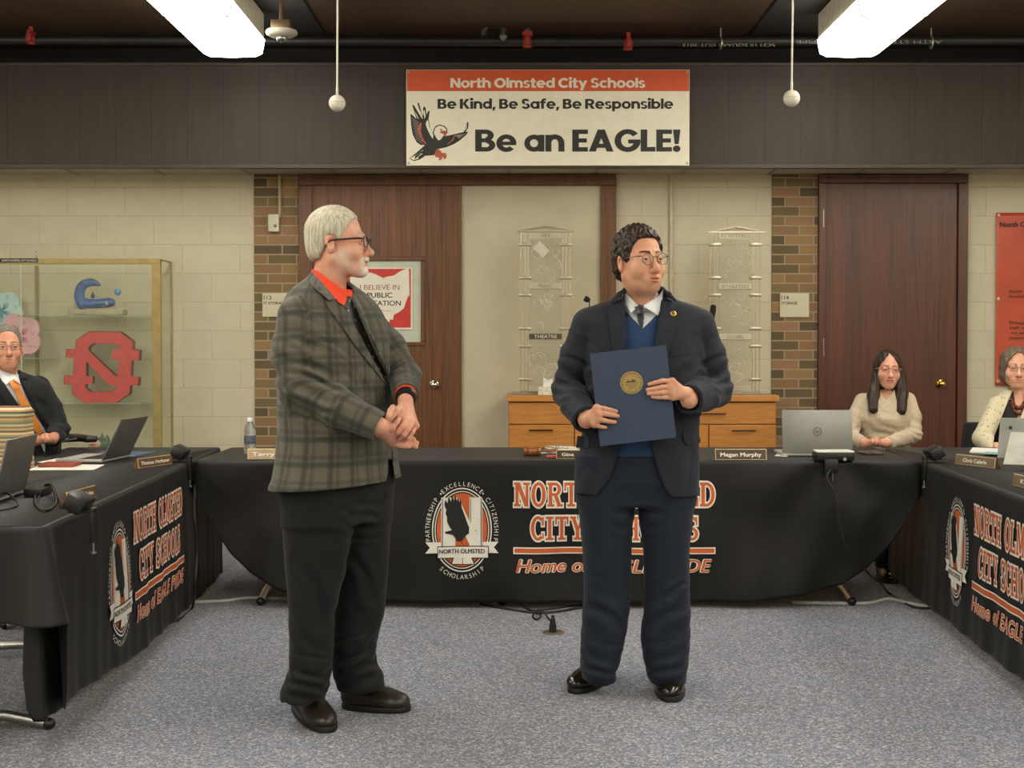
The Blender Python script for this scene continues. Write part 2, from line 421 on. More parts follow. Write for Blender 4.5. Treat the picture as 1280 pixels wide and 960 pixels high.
# conduits on wall
def wpt(u, v, d=.01): return P(u, v, YW - d)
t = thing('electrical_box', 'cream electrical box with conduit on the left brick pilaster', 'electrical box', wpt(343, 290, .02))
obj('conduit', MB().tube([wpt(349.5, 219, .03), wpt(349.5, 272, .03)], .011, 10), mat('conduit_paint', '#a89c80', .5), t)
obj('cover_plate', MB().box(wx(337.5), wx(350.5), YW - .05, YW - .012, wz(290.5), wz(269), .004), mat('plate_cream', '#d2cbb4', .45), t)
obj('key_switch', MB().lathe([(.012, .0), (.012, .004), (.008, .006), (.0001, .006)], P(344, 282, YW - .05), 16, 0, Matrix.Rotation(PI / 2, 4, 'X')), mat('switch_metal', '#7c7666', .3, 1), t)
tag(obj('conduit_pipe', MB().tube([wpt(839, 219, .015), wpt(839, 520, .015), wpt(839, 664, .015)], .013, 12), mat('pipe_paint', '#c2b698', .5)), 'thin cream conduit pipe running down the block wall behind the right standing man', 'pipe')
# ---------------------------------------------------------------- ceiling lights
def light_mat():
    m, nt, b = _new('lamp_lens')
    v = coords(nt, (14, .6, 1)); n = noise_n(nt, v, 1.2, 2)
    c = ramp(nt, n, [(.3, '#fff6e0'), (.7, '#fffdf6')])
    e = nt.nodes.new('ShaderNodeEmission'); nt.links.new(c, e.inputs['Color']); e.inputs['Strength'].default_value = LAMP
    nt.links.new(e.outputs[0], nt.nodes['Material Output'].inputs['Surface'])
    return m
LAMP = 15.0
M_LENS = light_mat(); M_FIX = mat('fixture_white', '#d8d2c0', .5)
def fixture(xc, y1, label):
    z = 3.11; w = .385; L = 1.0
    t = thing('ceiling_light', label, 'ceiling light', (xc, y1 - L, ZC), 'fluorescent ceiling lights')
    obj('housing', MB().box(xc - w * .5, xc + w * .5, y1 - 2 * L, y1, z + .105, ZC - .02, .01), M_FIX, t, smooth=False)
    for k in range(2):
        a = y1 - k * L - .004; b_ = y1 - (k + 1) * L + .004
        prof = [(-w / 2 - .005, z + .105), (-w / 2 + .012, z + .02), (-w / 2 + .05, z + .002), (0, z - .004), (w / 2 - .05, z + .002), (w / 2 - .012, z + .02), (w / 2 + .005, z + .105)]
        obj('lens', MB().prism([(xc + p[0], p[1]) for p in prof], b_, a), M_LENS, t, smooth=False)
    obj('joint_strip', MB().prism([(xc + p[0] * 1.01, p[1] - .004) for p in prof], y1 - L - .011, y1 - L + .011), M_FIX, t, smooth=False)
    return t
LXC, RXC = -1.73, 2.09
fixture(LXC, 8.48, 'white fluorescent ceiling light at upper left of the room')
fixture(RXC, 8.48, 'white fluorescent ceiling light at upper right of the room')
for k in range(1, 5):
    fixture(LXC, 8.48 - k * 2.3, 'white fluorescent ceiling light in the left row nearer the camera')
    fixture(RXC, 8.48 - k * 2.3, 'white fluorescent ceiling light in the right row nearer the camera')
for k in range(0, 5):
    for xs_ in (-4.3, 4.3): fixture(xs_, 7.2 - k * 2.3, 'white fluorescent ceiling light in the outer %s row beyond the frame' % ('left' if xs_ < 0 else 'right'))
# world: dim interior ambience
w = bpy.data.worlds.new('room_air'); SC.world = w; w.use_nodes = True
w.node_tree.nodes['Background'].inputs['Color'].default_value = (1, .95, .88, 1); w.node_tree.nodes['Background'].inputs['Strength'].default_value = .05
SC.view_settings.view_transform = 'Standard'; SC.view_settings.look = 'None'; SC.view_settings.exposure = 0.0; SC.view_settings.gamma = 1.0
SC.view_settings.use_curve_mapping = False
SC.cycles.use_denoising = True; SC.cycles.max_bounces = 8; SC.cycles.transparent_max_bounces = 16
SC.cycles.sample_clamp_indirect = 8
# ================================================================ MATERIALS
def cloth_mat():
    m, nt, b = _new('black_polyester')
    v = coords(nt)
    n = noise_n(nt, v, 3.5, 4)
    nt.links.new(ramp(nt, n, [(.3, '#0e0d0d'), (.7, '#141312')]), b.inputs['Base Color'])
    b.inputs['Roughness'].default_value = .58; b.inputs['Specular IOR Level'].default_value = .36
    b.inputs['Sheen Weight'].default_value = .04
    bump(nt, b, noise_n(nt, v, 320, 2), .15, .001)
    return m
M_CLOTH = cloth_mat()
M_ORANGE = mat('print_orange', '#c8602a', .6, var=.04)
M_WHITE = mat('print_white', '#e6e2d6', .6, var=.03)
M_BLACKP = mat('print_black', '#141312', .6)
M_CHROME = mat('leg_chrome', '#a7a6a2', .3, .9, var=.03)
M_BLACKPL = mat('black_plastic', '#161616', .4, var=.08)
M_SILVER = mat('laptop_silver', '#85857f', .42, .35, var=.03)
M_CORD = mat('black_cord', '#121212', .5)
M_WCORD = mat('white_cord', '#cfcdc4', .5)
M_BRASS = mat('brass_frame', '#a08b57', .42, .35, var=.08)
M_STEEL = mat('rod_steel', '#b3aa94', .3, .75, var=.05)
M_GLASS = glass('clear_glass', '#fcfefb', .03, .012)
M_ACRYL = glass('acrylic', '#ece8dc', .08, .16)
# ================================================================ 2D art helpers
from mathutils.geometry import tessellate_polygon
def poly(pts): return [tuple(p) for p in pts], [list(range(len(pts)))]
def tess(loops):
    vs = [Vector((p[0], p[1], 0)) for L in loops for p in L]
    tr = tessellate_polygon([[Vector((p[0], p[1], 0)) for p in L] for L in loops])
    return [(v.x, v.y) for v in vs], [list(t) for t in tr]
def ell(cx, cy, rx, ry, n=48, a0=0, a1=2 * PI): return [(cx + rx * math.cos(a0 + (a1 - a0) * i / n), cy + ry * math.sin(a0 + (a1 - a0) * i / n)) for i in range(n)]
def annulus(cx, cy, rx, ry, w, n=56):
    o = ell(cx, cy, rx, ry, n); i = ell(cx, cy, rx - w, ry - w, n); vs = o + i
    return vs, [[k, (k + 1) % n, n + (k + 1) % n, n + k] for k in range(n)]
def arcband(cx, cy, rx, ry, a0, a1, w, n=18, wy=None):
    wy = wy or w; a0, a1 = math.radians(a0), math.radians(a1); vs = []; fs = []
    for i in range(n + 1):
        a = a0 + (a1 - a0) * i / n; c, s = math.cos(a), math.sin(a)
        vs += [(cx + rx * c, cy + ry * s), (cx + (rx - w) * c, cy + (ry - wy) * s)]
        if i: k = 2 * i; fs.append([k - 2, k - 1, k + 1, k])
    return vs, fs
def refine(vs, fs, maxlen):
    bm = bmesh.new(); bv = [bm.verts.new((p[0], p[1], 0)) for p in vs]
    for f in fs:
        try: bm.faces.new([bv[i] for i in f])
        except ValueError: pass
    bmesh.ops.triangulate(bm, faces=bm.faces[:])
    for _ in range(7):
        es = [e for e in bm.edges if e.calc_length() > maxlen]
        if not es: break
        bmesh.ops.subdivide_edges(bm, edges=es, cuts=1)
        bmesh.ops.triangulate(bm, faces=bm.faces[:])
    bm.verts.index_update()
    for f in bm.faces:
        if f.normal.z < 0: f.normal_flip()
    r = [(v.co.x, v.co.y) for v in bm.verts], [[v.index for v in f.verts] for f in bm.faces]
    bm.free(); return r
# slab-serif varsity glyphs (unit cap height): r=rect, q=quad, a=arc band
GL = {
 'N': (.92, [('r', .08, 0, .26, 1), ('q', (.1, 1), (.34, 1), (.84, 0), (.62, 0)), ('r', .68, 0, .84, 1), ('r', 0, .9, .3, 1), ('r', 0, 0, .38, .1), ('r', .54, .9, .94, 1)]),
 'O': (.84, [('a', .42, .5, .42, .52, 0, 360, .2, .13)]),
 'R': (.9, [('r', .08, 0, .28, 1), ('r', 0, 0, .4, .1), ('r', 0, .9, .3, 1), ('r', .2, .88, .45, 1), ('r', .2, .45, .45, .56), ('a', .44, .725, .36, .275, -90, 90, .2, .11), ('q', (.36, .5), (.58, .5), (.8, .05), (.58, .05)), ('r', .56, 0, .9, .1)]),
 'T': (.8, [('r', .3, 0, .5, 1), ('r', 0, .88, .8, 1), ('r', 0, .66, .1, .9), ('r', .7, .66, .8, .9), ('r', .17, 0, .63, .1)]),
 'H': (.88, [('r', .08, 0, .28, 1), ('r', .6, 0, .8, 1), ('r', .2, .44, .7, .56), ('r', 0, 0, .37, .1), ('r', 0, .9, .37, 1), ('r', .51, 0, .88, .1), ('r', .51, .9, .88, 1)]),
 'L': (.74, [('r', .08, 0, .28, 1), ('r', 0, .9, .38, 1), ('r', 0, 0, .74, .12), ('r', .63, 0, .74, .34)]),
 'M': (1.08, [('r', .07, 0, .22, 1), ('r', .82, 0, 1.01, 1), ('q', (.07, 1), (.3, 1), (.62, .1), (.46, .1)), ('q', (.78, 1), (1.01, 1), (.62, .1), (.46, .1)), ('r', 0, .9, .25, 1), ('r', .83, .9, 1.08, 1), ('r', 0, 0, .32, .1), ('r', .74, 0, 1.08, .1)]),
 'S': (.74, [('a', .37, .735, .35, .28, 20, 262, .19, .12), ('a', .37, .265, .37, .28, -160, 82, .19, .12), ('r', .6, .64, .7, .98), ('r', .02, .02, .12, .36)]),
 'E': (.8, [('r', .08, 0, .28, 1), ('r', 0, .88, .76, 1), ('r', 0, 0, .8, .12), ('r', .2, .45, .56, .56), ('r', .66, .64, .76, .95), ('r', .7, .05, .8, .36), ('r', .5, .36, .59, .65)]),
 'D': (.86, [('r', .08, 0, .28, 1), ('r', 0, .88, .4, 1), ('r', 0, 0, .4, .12), ('a', .38, .5, .48, .5, -90, 90, .2, .12)]),
 'C': (.8, [('a', .43, .5, .43, .52, 50, 310, .2, .13), ('r', .66, .62, .77, .98), ('r', .68, .06, .77, .3)]),
 'I': (.46, [('r', .13, 0, .33, 1), ('r', 0, 0, .46, .1), ('r', 0, .9, .46, 1)]),
 'Y': (.9, [('r', .35, 0, .55, .5), ('q', (.06, 1), (.28, 1), (.55, .42), (.35, .42)), ('q', (.66, 1), (.82, 1), (.55, .42), (.42, .42)), ('r', 0, .9, .36, 1), ('r', .56, .9, .9, 1), ('r', .22, 0, .68, .1)]),
}
def glyph_word(word, x0, z0, width, h, grow=0.):
    """slab word fitted to width x h; grow (in glyph units) thickens it for the outline"""
    gap = .1
    tot = sum((GL[c][0] if c != ' ' else .4) + gap for c in word) - gap
    sx = width / tot; x = 0; vs = []; fs = []
    def add(p, f):
        o = len(vs); vs.extend((x0 + q[0] * sx, z0 + q[1] * h) for q in p); fs.extend([o + i for i in k] for k in f)
    for c in word:
        if c == ' ': x += .4 + gap; continue
        w, prims = GL[c]
        for p in prims:
            if p[0] == 'r':
                gx = grow
                add([(x + p[1] - gx, p[2] - grow), (x + p[3] + gx, p[2] - grow), (x + p[3] + gx, p[4] + grow), (x + p[1] - gx, p[4] + grow)], [[0, 1, 2, 3]])
            elif p[0] == 'q':
                (a, b_, c2, d) = p[1:]
                q = [(a[0] - grow * 1.3, a[1] + grow), (b_[0] + grow * 1.3, b_[1] + grow), (c2[0] + grow * 1.3, c2[1] - grow), (d[0] - grow * 1.3, d[1] - grow)]
                add([(x + k[0], k[1]) for k in q], [[0, 1, 2, 3]])
            else:
                _, cx, cy, rx, ry, a0, a1, ww, wy = p
                v, f = arcband(x + cx, cy, rx + grow, ry + grow, a0, a1, ww + 2 * grow, 24, wy + 2 * grow); add(v, f)
        x += w + gap
    return vs, fs
def ring_text(body, rx, ry, a_mid, h, per, inward=False):
    """letters set one by one round an ellipse; a_mid in degrees, per = degrees per letter"""
    vs = []; fs = []; n = len(body)
    for i, ch in enumerate(body):
        if ch == ' ': continue
        k = (i - (n - 1) / 2) * per
        a = math.radians(a_mid - k if not inward else a_mid + k)
        v, f = text2d(ch, 1., 0.)
        p = (rx * math.cos(a), ry * math.sin(a))
        nx, ny = math.cos(a) / rx, math.sin(a) / ry; rot = math.atan2(ny, nx) - PI / 2 + (PI if inward else 0)
        s = h / .73; c_, s_ = math.cos(rot), math.sin(rot); o = len(vs)
        off = -h if inward else 0
        for q in v:
            x, y = q[0] * s * .9, q[1] * s + (off if False else 0)
            vs.append((p[0] + x * c_ - y * s_, p[1] + x * s_ + y * c_))
        fs += [[o + j for j in g] for g in f]
    return vs, fs
# ================================================================ CLOTHS
class Cloth:
    def __init__(s, pts, hem_f, top, amp=.014, lam=.32, ph=0., ztop=.742, flare=.015):
        """pts: path along the table edge (viewer's left to right, cloth hangs on its right-hand side)"""
        s.p = [Vector((x, y, 0)) for x, y in pts]; s.L = [0]
        for a, b_ in zip(s.p, s.p[1:]): s.L.append(s.L[-1] + (b_ - a).length)
        s.hem = hem_f; s.amp = amp; s.lam = lam; s.ph = ph; s.zt = ztop; s.flare = flare; s.top = top; s.bulge = None; s.extra = None; s.fan = None
    def base(s, d):
        d = min(max(d, 0), s.L[-1] - 1e-6); i = max(k for k in range(len(s.L) - 1) if s.L[k] <= d)
        a, b_ = s.p[i], s.p[i + 1]; t = (d - s.L[i]) / (s.L[i + 1] - s.L[i])
        def nrm(i0):
            i0 = min(max(i0, 0), len(s.p) - 2); e = (s.p[i0 + 1] - s.p[i0]).normalized(); return Vector((e.y, -e.x, 0))
        n0 = (nrm(i - 1) + nrm(i)); n1 = (nrm(i) + nrm(i + 1))
        n = (n0.normalized() * (1 - t) + n1.normalized() * t).normalized()
        return a.lerp(b_, t), n
    def at(s, d, z, off=0.):
        p, n = s.base(d); t = max(0, (s.zt - z) / s.zt)
        w = s.amp * t ** 1.1 * (math.sin(2 * PI * d / s.lam + s.ph + 1.1 * math.sin(d * 2.3)) + .5 * math.sin(2 * PI * d / (s.lam * .43) + 2.1 * s.ph + 2 * t) + .35 * math.sin(9 * d + 7 * t))
        if s.bulge: w += s.bulge[1] * math.exp(-((d - s.bulge[0]) / s.bulge[2]) ** 2) * min(1, t / .42)
        if s.fan:
            for d0, z0, am, nf in s.fan:
                r_ = math.hypot(d - d0, z0 - z); an = math.atan2(d - d0, z0 - z + .05); w += am * math.sin(nf * an + 1.2) * min(1, r_ / .25) * math.exp(-(r_ / .75) ** 2)
        w += s.amp * .55 * math.sin(5.2 * d + 8.5 * z + s.ph) * min(1, 3 * t)
        r = .010 * (1 - max(0, 1 - t / .03) ** 2) ** .5 if t < .03 else .010
        q = p + n * (r - .010 + s.flare * t + w + .004 + off); return Vector((q.x, q.y, z))
    def build(s, name, label, group=None, step=.016, rows=44):
        mb = MB(); N = int(s.L[-1] / step) + 1; vs = []
        for i in range(N + 1):
            d = s.L[-1] * i / N; h = s.hem(d)
            for j in range(rows + 1):
                t = (j / rows) ** 1.15; vs.append(s.at(d, s.zt + (h - s.zt) * t))
        fs = [[i * (rows + 1) + j, i * (rows + 1) + j + 1, (i + 1) * (rows + 1) + j + 1, (i + 1) * (rows + 1) + j] for i in range(N) for j in range(rows)]
        mb.add(vs, fs)
        top = [vs[i * (rows + 1)] for i in range(N + 1)] + [Vector((x, y, s.zt)) for x, y in s.top]
        v2, f2 = tess([[(p.x, p.y) for p in top]])
        mb.add([(p[0], p[1], s.zt) for p in v2], f2)
        if s.extra:
            e = s.extra; M2 = int(e.L[-1] / .02) + 1; o0 = [e.at(e.L[-1] * i / M2, e.zt - .02 + (e.hem(e.L[-1] * i / M2) - e.zt + .02) * (j / rows)) for i in range(M2 + 1) for j in range(rows + 1)]
            mb.add(o0, [[i * (rows + 1) + j, i * (rows + 1) + j + 1, (i + 1) * (rows + 1) + j + 1, (i + 1) * (rows + 1) + j] for i in range(M2) for j in range(rows)])
        o = obj(name, mb, M_CLOTH, angle=0)
        o.modifiers.new('thick', 'SOLIDIFY').thickness = .0015
        return tag(o, label, 'tablecloth', group)
    def print_(s, items, d0, z0, root, names):
        """items: list of (key, vs, fs, material, layer) in metres about (d0, z0); merged by key into child meshes"""
        by = {}
        for key, vs, fs, m, lay in items: by.setdefault(key, []).append((vs, fs, m, lay))
        for key, L in by.items():
            key = key.split('/')[0]
            mb = MB(); mats = []
            for vs, fs, m, lay in L:
                if m not in mats: mats.append(m)
                v, f = refine(vs, fs, .018)
                mb.add([s.at(d0 + a, z0 + b_, .0058 + .0010 * lay) for a, b_ in v], f, mats.index(m))
            obj(key, mb, mats, root, angle=0)
S7 = FPX / 6.82
def cc(pts): return [((x - 376) / 6.86 / S7, (465 - y) / 6.86 / S7) for x, y in pts]
def banner_art():
    A = []
    q = 1 / S7
    def E(key, vf, m, lay): A.append((key, vf[0], vf[1], m, lay))
    E('printed_crest', annulus(0, .5 * q, 37.4 * q, 52.6 * q, 1.6 * q), M_WHITE, 0)
    E('printed_crest', annulus(0, .5 * q, 34 * q, 48.6 * q, 1.2 * q), M_WHITE, 0)
    E('printed_crest', poly(ell(0, .5 * q, 31.5 * q, 46 * q, 40)), M_ORANGE, 0)
    E('printed_crest', poly(cc([(198, 184), (330, 184), (330, 200), (318, 605), (198, 605)])), M_WHITE, 1)
    E('printed_crest', poly(cc([(438, 184), (550, 184), (550, 605), (438, 605)])), M_WHITE, 1)
    E('printed_crest', poly(cc([(290, 184), (345, 184), (445, 400), (550, 605), (450, 605), (300, 300)])), M_WHITE, 2)
    for a in ([(206, 192), (212, 192), (212, 600), (206, 600)], [(537, 192), (543, 192), (543, 600), (537, 600)], [(446, 192), (451, 192), (451, 395), (446, 400)]):
        E('printed_crest', poly(cc(a)), M_BLACKP, 3)
    E('printed_crest', tess([cc([(226, 250), (232, 200), (252, 232), (262, 172), (282, 220), (292, 158), (308, 212), (318, 156), (332, 214), (345, 175), (352, 225), (366, 198), (372, 270), (396, 330), (424, 410), (440, 448), (437, 492), (408, 512), (372, 560), (335, 560), (318, 530), (296, 500), (236, 492), (230, 476), (288, 462), (268, 432), (250, 392), (248, 350), (236, 320), (244, 290)])]), M_BLACKP, 4)
    E('printed_crest', poly(cc([(432, 450), (480, 448), (510, 462), (520, 482), (506, 480), (498, 492), (434, 492)])), M_WHITE, 4)
    E('printed_crest', poly(cc([(490, 468), (500, 468), (500, 474), (490, 474)])), M_BLACKP, 5)
    E('printed_crest', poly(cc([(400, 545), (368, 575), (400, 590), (375, 582), (384, 560)])), M_BLACKP, 4)
    for k in (-1, 1):
        pts = cc([(376 + k * 314, 562), (376 + k * 180, 564), (376 + k * 180, 656), (376 + k * 314, 660), (376 + k * 274, 610)])
        E('printed_crest', tess([pts]), M_WHITE, 4)
    E('printed_crest', poly(cc([(166, 598), (606, 598), (606, 704), (166, 704)])), M_BLACKP, 5)
    E('printed_crest', poly(cc([(173, 606), (599, 606), (599, 697), (173, 697)])), M_WHITE, 6)
    E('printed_crest', poly(cc([(305, 668), (458, 668), (486, 756), (284, 756)])), M_BLACKP, 5)
    E('printed_crest', poly(cc([(310, 690), (380, 697), (452, 690), (478, 750), (382, 752), (292, 750)])), M_WHITE, 7)
    E('printed_crest', poly(cc([(378, 697), (383, 697), (384, 752), (379, 752)])), M_BLACKP, 8)
    v, f = fit_text('NORTH OLMSTED', 390 / 6.86 * q, 38 / 6.86 * q, .02)
    E('printed_crest', ([(a + .2 * q, b_ - 28.4 * q) for a, b_ in v], f), M_BLACKP, 8)
    for body, mid, per, inw in (('EXCELLENCE', 90, 7.4, False), ('PARTNERSHIP', 165, 5.3, False), ('CITIZENSHIP', 15, 5.3, False), ('SCHOLARSHIP', 270, 7.2, True)):
        r = (40.2, 55.4) if not inw else (46.2, 61.2)
        E('printed_motto/' + body, ring_text(body, r[0] * q, r[1] * q, mid, 5.8 * q, per, inw), M_WHITE, 0)
    for a in (128, 52):
        E('printed_dot/%d' % a, poly(ell(43 * q * math.cos(math.radians(a)), 58 * q * math.sin(math.radians(a)), 1.1 * q, 1.1 * q, 10)), M_WHITE, 0)
    def U(u): return (u - 574.8) * q
    def W(v): return (662.8 - v) * q
    for word, u0, u1, v0, v1 in (('NORTH OLMSTED', 640, 891, 633, 603), ('CITY SCHOOLS', 661, 870, 675, 645.5)):
        h = (v0 - v1) * q
        for grow, m, lay in ((.075, M_WHITE, 0), (.0, M_ORANGE, 1)):
            E('printed_lettering', glyph_word(word, U(u0), W(v0), (u1 - u0) * q, h, grow), m, lay)
    E('printed_lettering', poly([(U(639), W(692.5)), (U(892), W(692.5)), (U(892), W(684)), (U(639), W(684))]), M_WHITE, 0)
    E('printed_lettering', poly([(U(640.5), W(691)), (U(890.5), W(691)), (U(890.5), W(685.5)), (U(640.5), W(685.5))]), M_ORANGE, 1)
    for b_, m, lay in ((.055, M_WHITE, 0), (.012, M_ORANGE, 1)):
        v, f = fit_text('Home of EAGLE PRIDE', 246 * q, 16.5 * q, b_, .25, .98)
        E('printed_lettering', ([(a + U(765), z + W(715)) for a, z in v], f), m, lay)
    return A
ART = banner_art()
def table_legs(t, xs, axis, c0, span):
    """T-leg folding table legs; axis 'x': legs at x in xs, foot runs along y"""
    for x in xs:
        def q(a, b_, z): return (x, b_, z) if axis == 'x' else (b_, x, z)
        mb = MB()
        h = span / 2 - .06
        mb.tube([q(0, c0 - h, .02), q(0, c0 - h * .6, .05), q(0, c0, .06), q(0, c0 + h * .6, .05), q(0, c0 + h, .02)], .019, 12)
        mb.tube([q(0, c0 - .16, .70), q(0, c0 - .15, .45), q(0, c0 - .09, .16), q(0, c0, .06)], .017, 12)
        mb.tube([q(0, c0 + .16, .70), q(0, c0 + .15, .45), q(0, c0 + .09, .16), q(0, c0, .06)], .017, 12)
        lg = obj('leg', mb, M_CHROME, t)
        for s_ in (-1, 1): obj('foot_cap', MB().ball(q(0, c0 + s_ * (h + .005), .021), (.024, .024, .021), 14), M_BLACKPL, lg)
def table(name, label, x0, x1, y0, y1, long_axis, group, rz=0., piv=None):
    c = ((x0 + x1) / 2, (y0 + y1) / 2, 0)
    t = thing('folding_table', label, 'table', c, group)
    obj('tabletop', MB().box(x0, x1, y0, y1, .71, .738, .006), mat('table_laminate', '#5d554b', .5), t)
    if long_axis == 'x': table_legs(t, (x0 + .3, x1 - .3), 'x', (y0 + y1) / 2, y1 - y0)
    else: table_legs(t, (y0 + .28, y1 - .28), 'y', (x0 + x1) / 2, x1 - x0)
    if rz:
        t.rotation_euler = (0, 0, rz)
    return t
TF = 6.84  # front edge of the middle tables
table('t', 'folding table under the left half of the middle black cloth', -1.58, .25, TF, 7.72, 'x', 'tables of the front row')
table('t', 'folding table under the right half of the middle black cloth', .26, 2.03, TF, 7.72, 'x', 'tables of the front row')
def lx(Y): return -1.51 - .0453 * (Y - 4.35)
def rx_(Y): return 1.967 + .062 * (Y - 5.22)
AL, AR = math.atan(.0453), -math.atan(.062)
for k, (a, b_, lab) in enumerate(((4.37, 6.03, 'folding table with bare chrome legs at the near end of the left black cloth'), (6.05, 7.72, 'folding table under the far end of the left black cloth'))):
    m_ = (a + b_) / 2; x1 = lx(m_) - .02
    table('t', lab, x1 - .8, x1, a, b_, 'y', 'tables of the left row', AL)
for k, (a, b_, lab) in enumerate(((4.37, 6.03, 'folding table under the near end of the right black cloth'), (6.05, 7.72, 'folding table under the far end of the right black cloth'))):
    m_ = (a + b_) / 2; x0 = rx_(m_) + .02
    table('t', lab, x0, x0 + .8, a, b_, 'y', 'tables of the right row', AR)
# middle cloth
def arc(c, r, a0, a1, n=6): return [(c[0] + r * math.cos(math.radians(a0 + (a1 - a0) * i / n)), c[1] + r * math.sin(math.radians(a0 + (a1 - a0) * i / n))) for i in range(n + 1)]
R_ = .025; MX0, MX1, MYB = -1.60, 2.06, 7.73
mp = [(MX0, MYB)] + [(MX0, MYB - k * .2) for k in range(1, 4)] + arc((MX0 + R_, TF - .012 + R_), R_, 180, 270)
xx = MX0 + .1
while xx < MX1 - .05: mp.append((xx, TF - .012)); xx += .1
mp += arc((MX1 - R_, TF - .012 + R_), R_, 270, 360) + [(MX1, MYB - .4), (MX1, MYB)]
def interp(tab):
    xs = [a for a, _ in tab]; ys = [b_ for _, b_ in tab]
    return lambda d: float(np.interp(d, xs, ys))
SL = MYB - (TF - .012)   # length of side part
def vz(v): return CAMH - (v - HORIZON) * (TF - .012) / FPX
def ux(u): return (u - 640) * (TF - .012) / FPX - MX0 + SL
mid_hem = interp([(0, .5), (SL - .05, .56), (SL, .60)] + [(ux(u), max(.03, vz(v))) for u, v in ((246, 615), (254, 640), (266, 664), (285, 692), (310, 716), (345, 737), (385, 748), (440, 753), (500, 754.5), (760, 754), (820, 756), (860, 756), (940, 752), (1000, 745), (1050, 732), (1080, 712), (1105, 688), (1130, 652), (1148, 620), (1160, 598))] + [(ux(1152) + .1, .58), (9, .5)])
C_MID = Cloth(mp, mid_hem, [], amp=.016, lam=.62, ph=.6, flare=.02)
C_MID.fan = [(ux(1040), .76, .017, 5.5), (ux(380), .78, .013, 5.)]
cm = C_MID.build('tablecloth', 'black cloth with orange lettering over the middle tables, facing the camera')
C_MID.print_(ART, ux(574.8), vz(662.8), cm, None)
# left cloth
LY0, LY1 = 4.35, 7.735
lp = []
n0 = lx(LY0)
for k in range(9): lp.append((n0 - .84 + k * .1 - 0.0, LY0 + .012 - .045 * (.84 - k * .1) * 0))
lp += arc((n0 - R_, LY0 + .012 + R_), R_, 270, 360)
yy = LY0 + .1
while yy < LY1: lp.append((lx(yy), yy)); yy += .12
lp.append((lx(LY1), LY1))
CW = .84
lhem = interp([(0, .44), (CW - .235, .432), (CW - .225, .30), (CW - .19, .07), (CW - .13, .035), (CW, .03), (3, .03), (9, .03)])
lhem = interp([(0, .44), (CW - .1, .432), (CW + .035, .425), (CW + .05, .36), (CW + .058, .13), (CW + .36, .116), (CW + 1.2, .05), (CW + 2, .026), (9, .026)])
C_L = Cloth(lp, lhem, [(lx(LY1) - .86, LY1)], amp=.0058, lam=.36, ph=1.9, flare=.012)
C_L.bulge = (CW, .075, .075)
C_L.extra = Cloth([(n0 - .075, LY0 + .055), (n0 - .055, LY0 + .045), (n0 - .040, LY0 + .038), (n0 - .022, LY0 + .06), (lx(LY0 + .2) - .012, LY0 + .2), (lx(LY0 + .3) - .012, LY0 + .3)], interp([(0, .26), (.012, .16), (.04, .105), (.10, .10), (.5, .12)]), [], amp=.012, lam=.2, ph=.4, flare=.0)
cl = C_L.build('tablecloth', 'black cloth with orange lettering over the tables on the left side')
def dL(Y): return C_L.L[-1] - (LY1 - Y) * math.hypot(1, .0453)
C_L.print_(ART, dL(5.32), .392, cl, None)
# right cloth: far corner -> near
RY0, RY1 = 4.30, 7.735
rp = [(rx_(RY1) + .5, RY1 + .0), ] + arc((rx_(RY1) + R_, RY1 - R_), R_, 90, 180)
yy = RY1 - .1
while yy > RY0 + .05: rp.append((rx_(yy), yy)); yy -= .12
rp += arc((rx_(RY0) + R_, RY0 + R_), R_, 180, 270) + [(rx_(RY0) + .4, RY0), (rx_(RY0) + .84, RY0)]
C_R = Cloth(rp, interp([(0, .45), (.45, .45), (.5, .045), (9, .045)]), [(rx_(RY0) + .84, RY1)], amp=.0055, lam=.40, ph=.3, flare=.012)
cr = C_R.build('tablecloth', 'black cloth with orange lettering over the tables on the right side')
def dR(Y): return .5 + R_ * .57 + (RY1 - R_ - Y) * math.hypot(1, .062)
C_R.print_(ART, dR(6.12), .394, cr, None)
ZT = .7435
# ================================================================ NAMEPLATES
def frame_from(p, xdir, tilt=0.):
    """local frame: x along the plate, y into the plate (away from reader), z up; origin at p"""
    x = Vector((xdir[0], xdir[1], 0)).normalized(); z = Vector((0, 0, 1)); y = z.cross(x)
    M = Matrix((x, y, z)).transposed().to_4x4()
    M = Matrix.Translation(p) @ M @ Matrix.Rotation(tilt, 4, 'X')
    return M
def put2d(vf, M, m, parent, name, y=-.001, ex=.0008):
    mb = MB(); mb.add([M @ Vector((a, y, b_)) for a, b_ in vf[0]], vf[1]); return obj(name, mb, m, parent, smooth=False)
M_WALNUT = wood('plate_walnut', '#3a2413', '#6b4a2a', .4, (40, 40, 40))
M_PLATEB = mat('plate_brown', '#4a3320', .4); M_GOLD = mat('plate_gold', '#cdb98a', .35, .3); M_PLTAN = mat('plate_tan', '#b39a78', .45); M_PLGR = mat('plate_greybrown', '#75634e', .4)
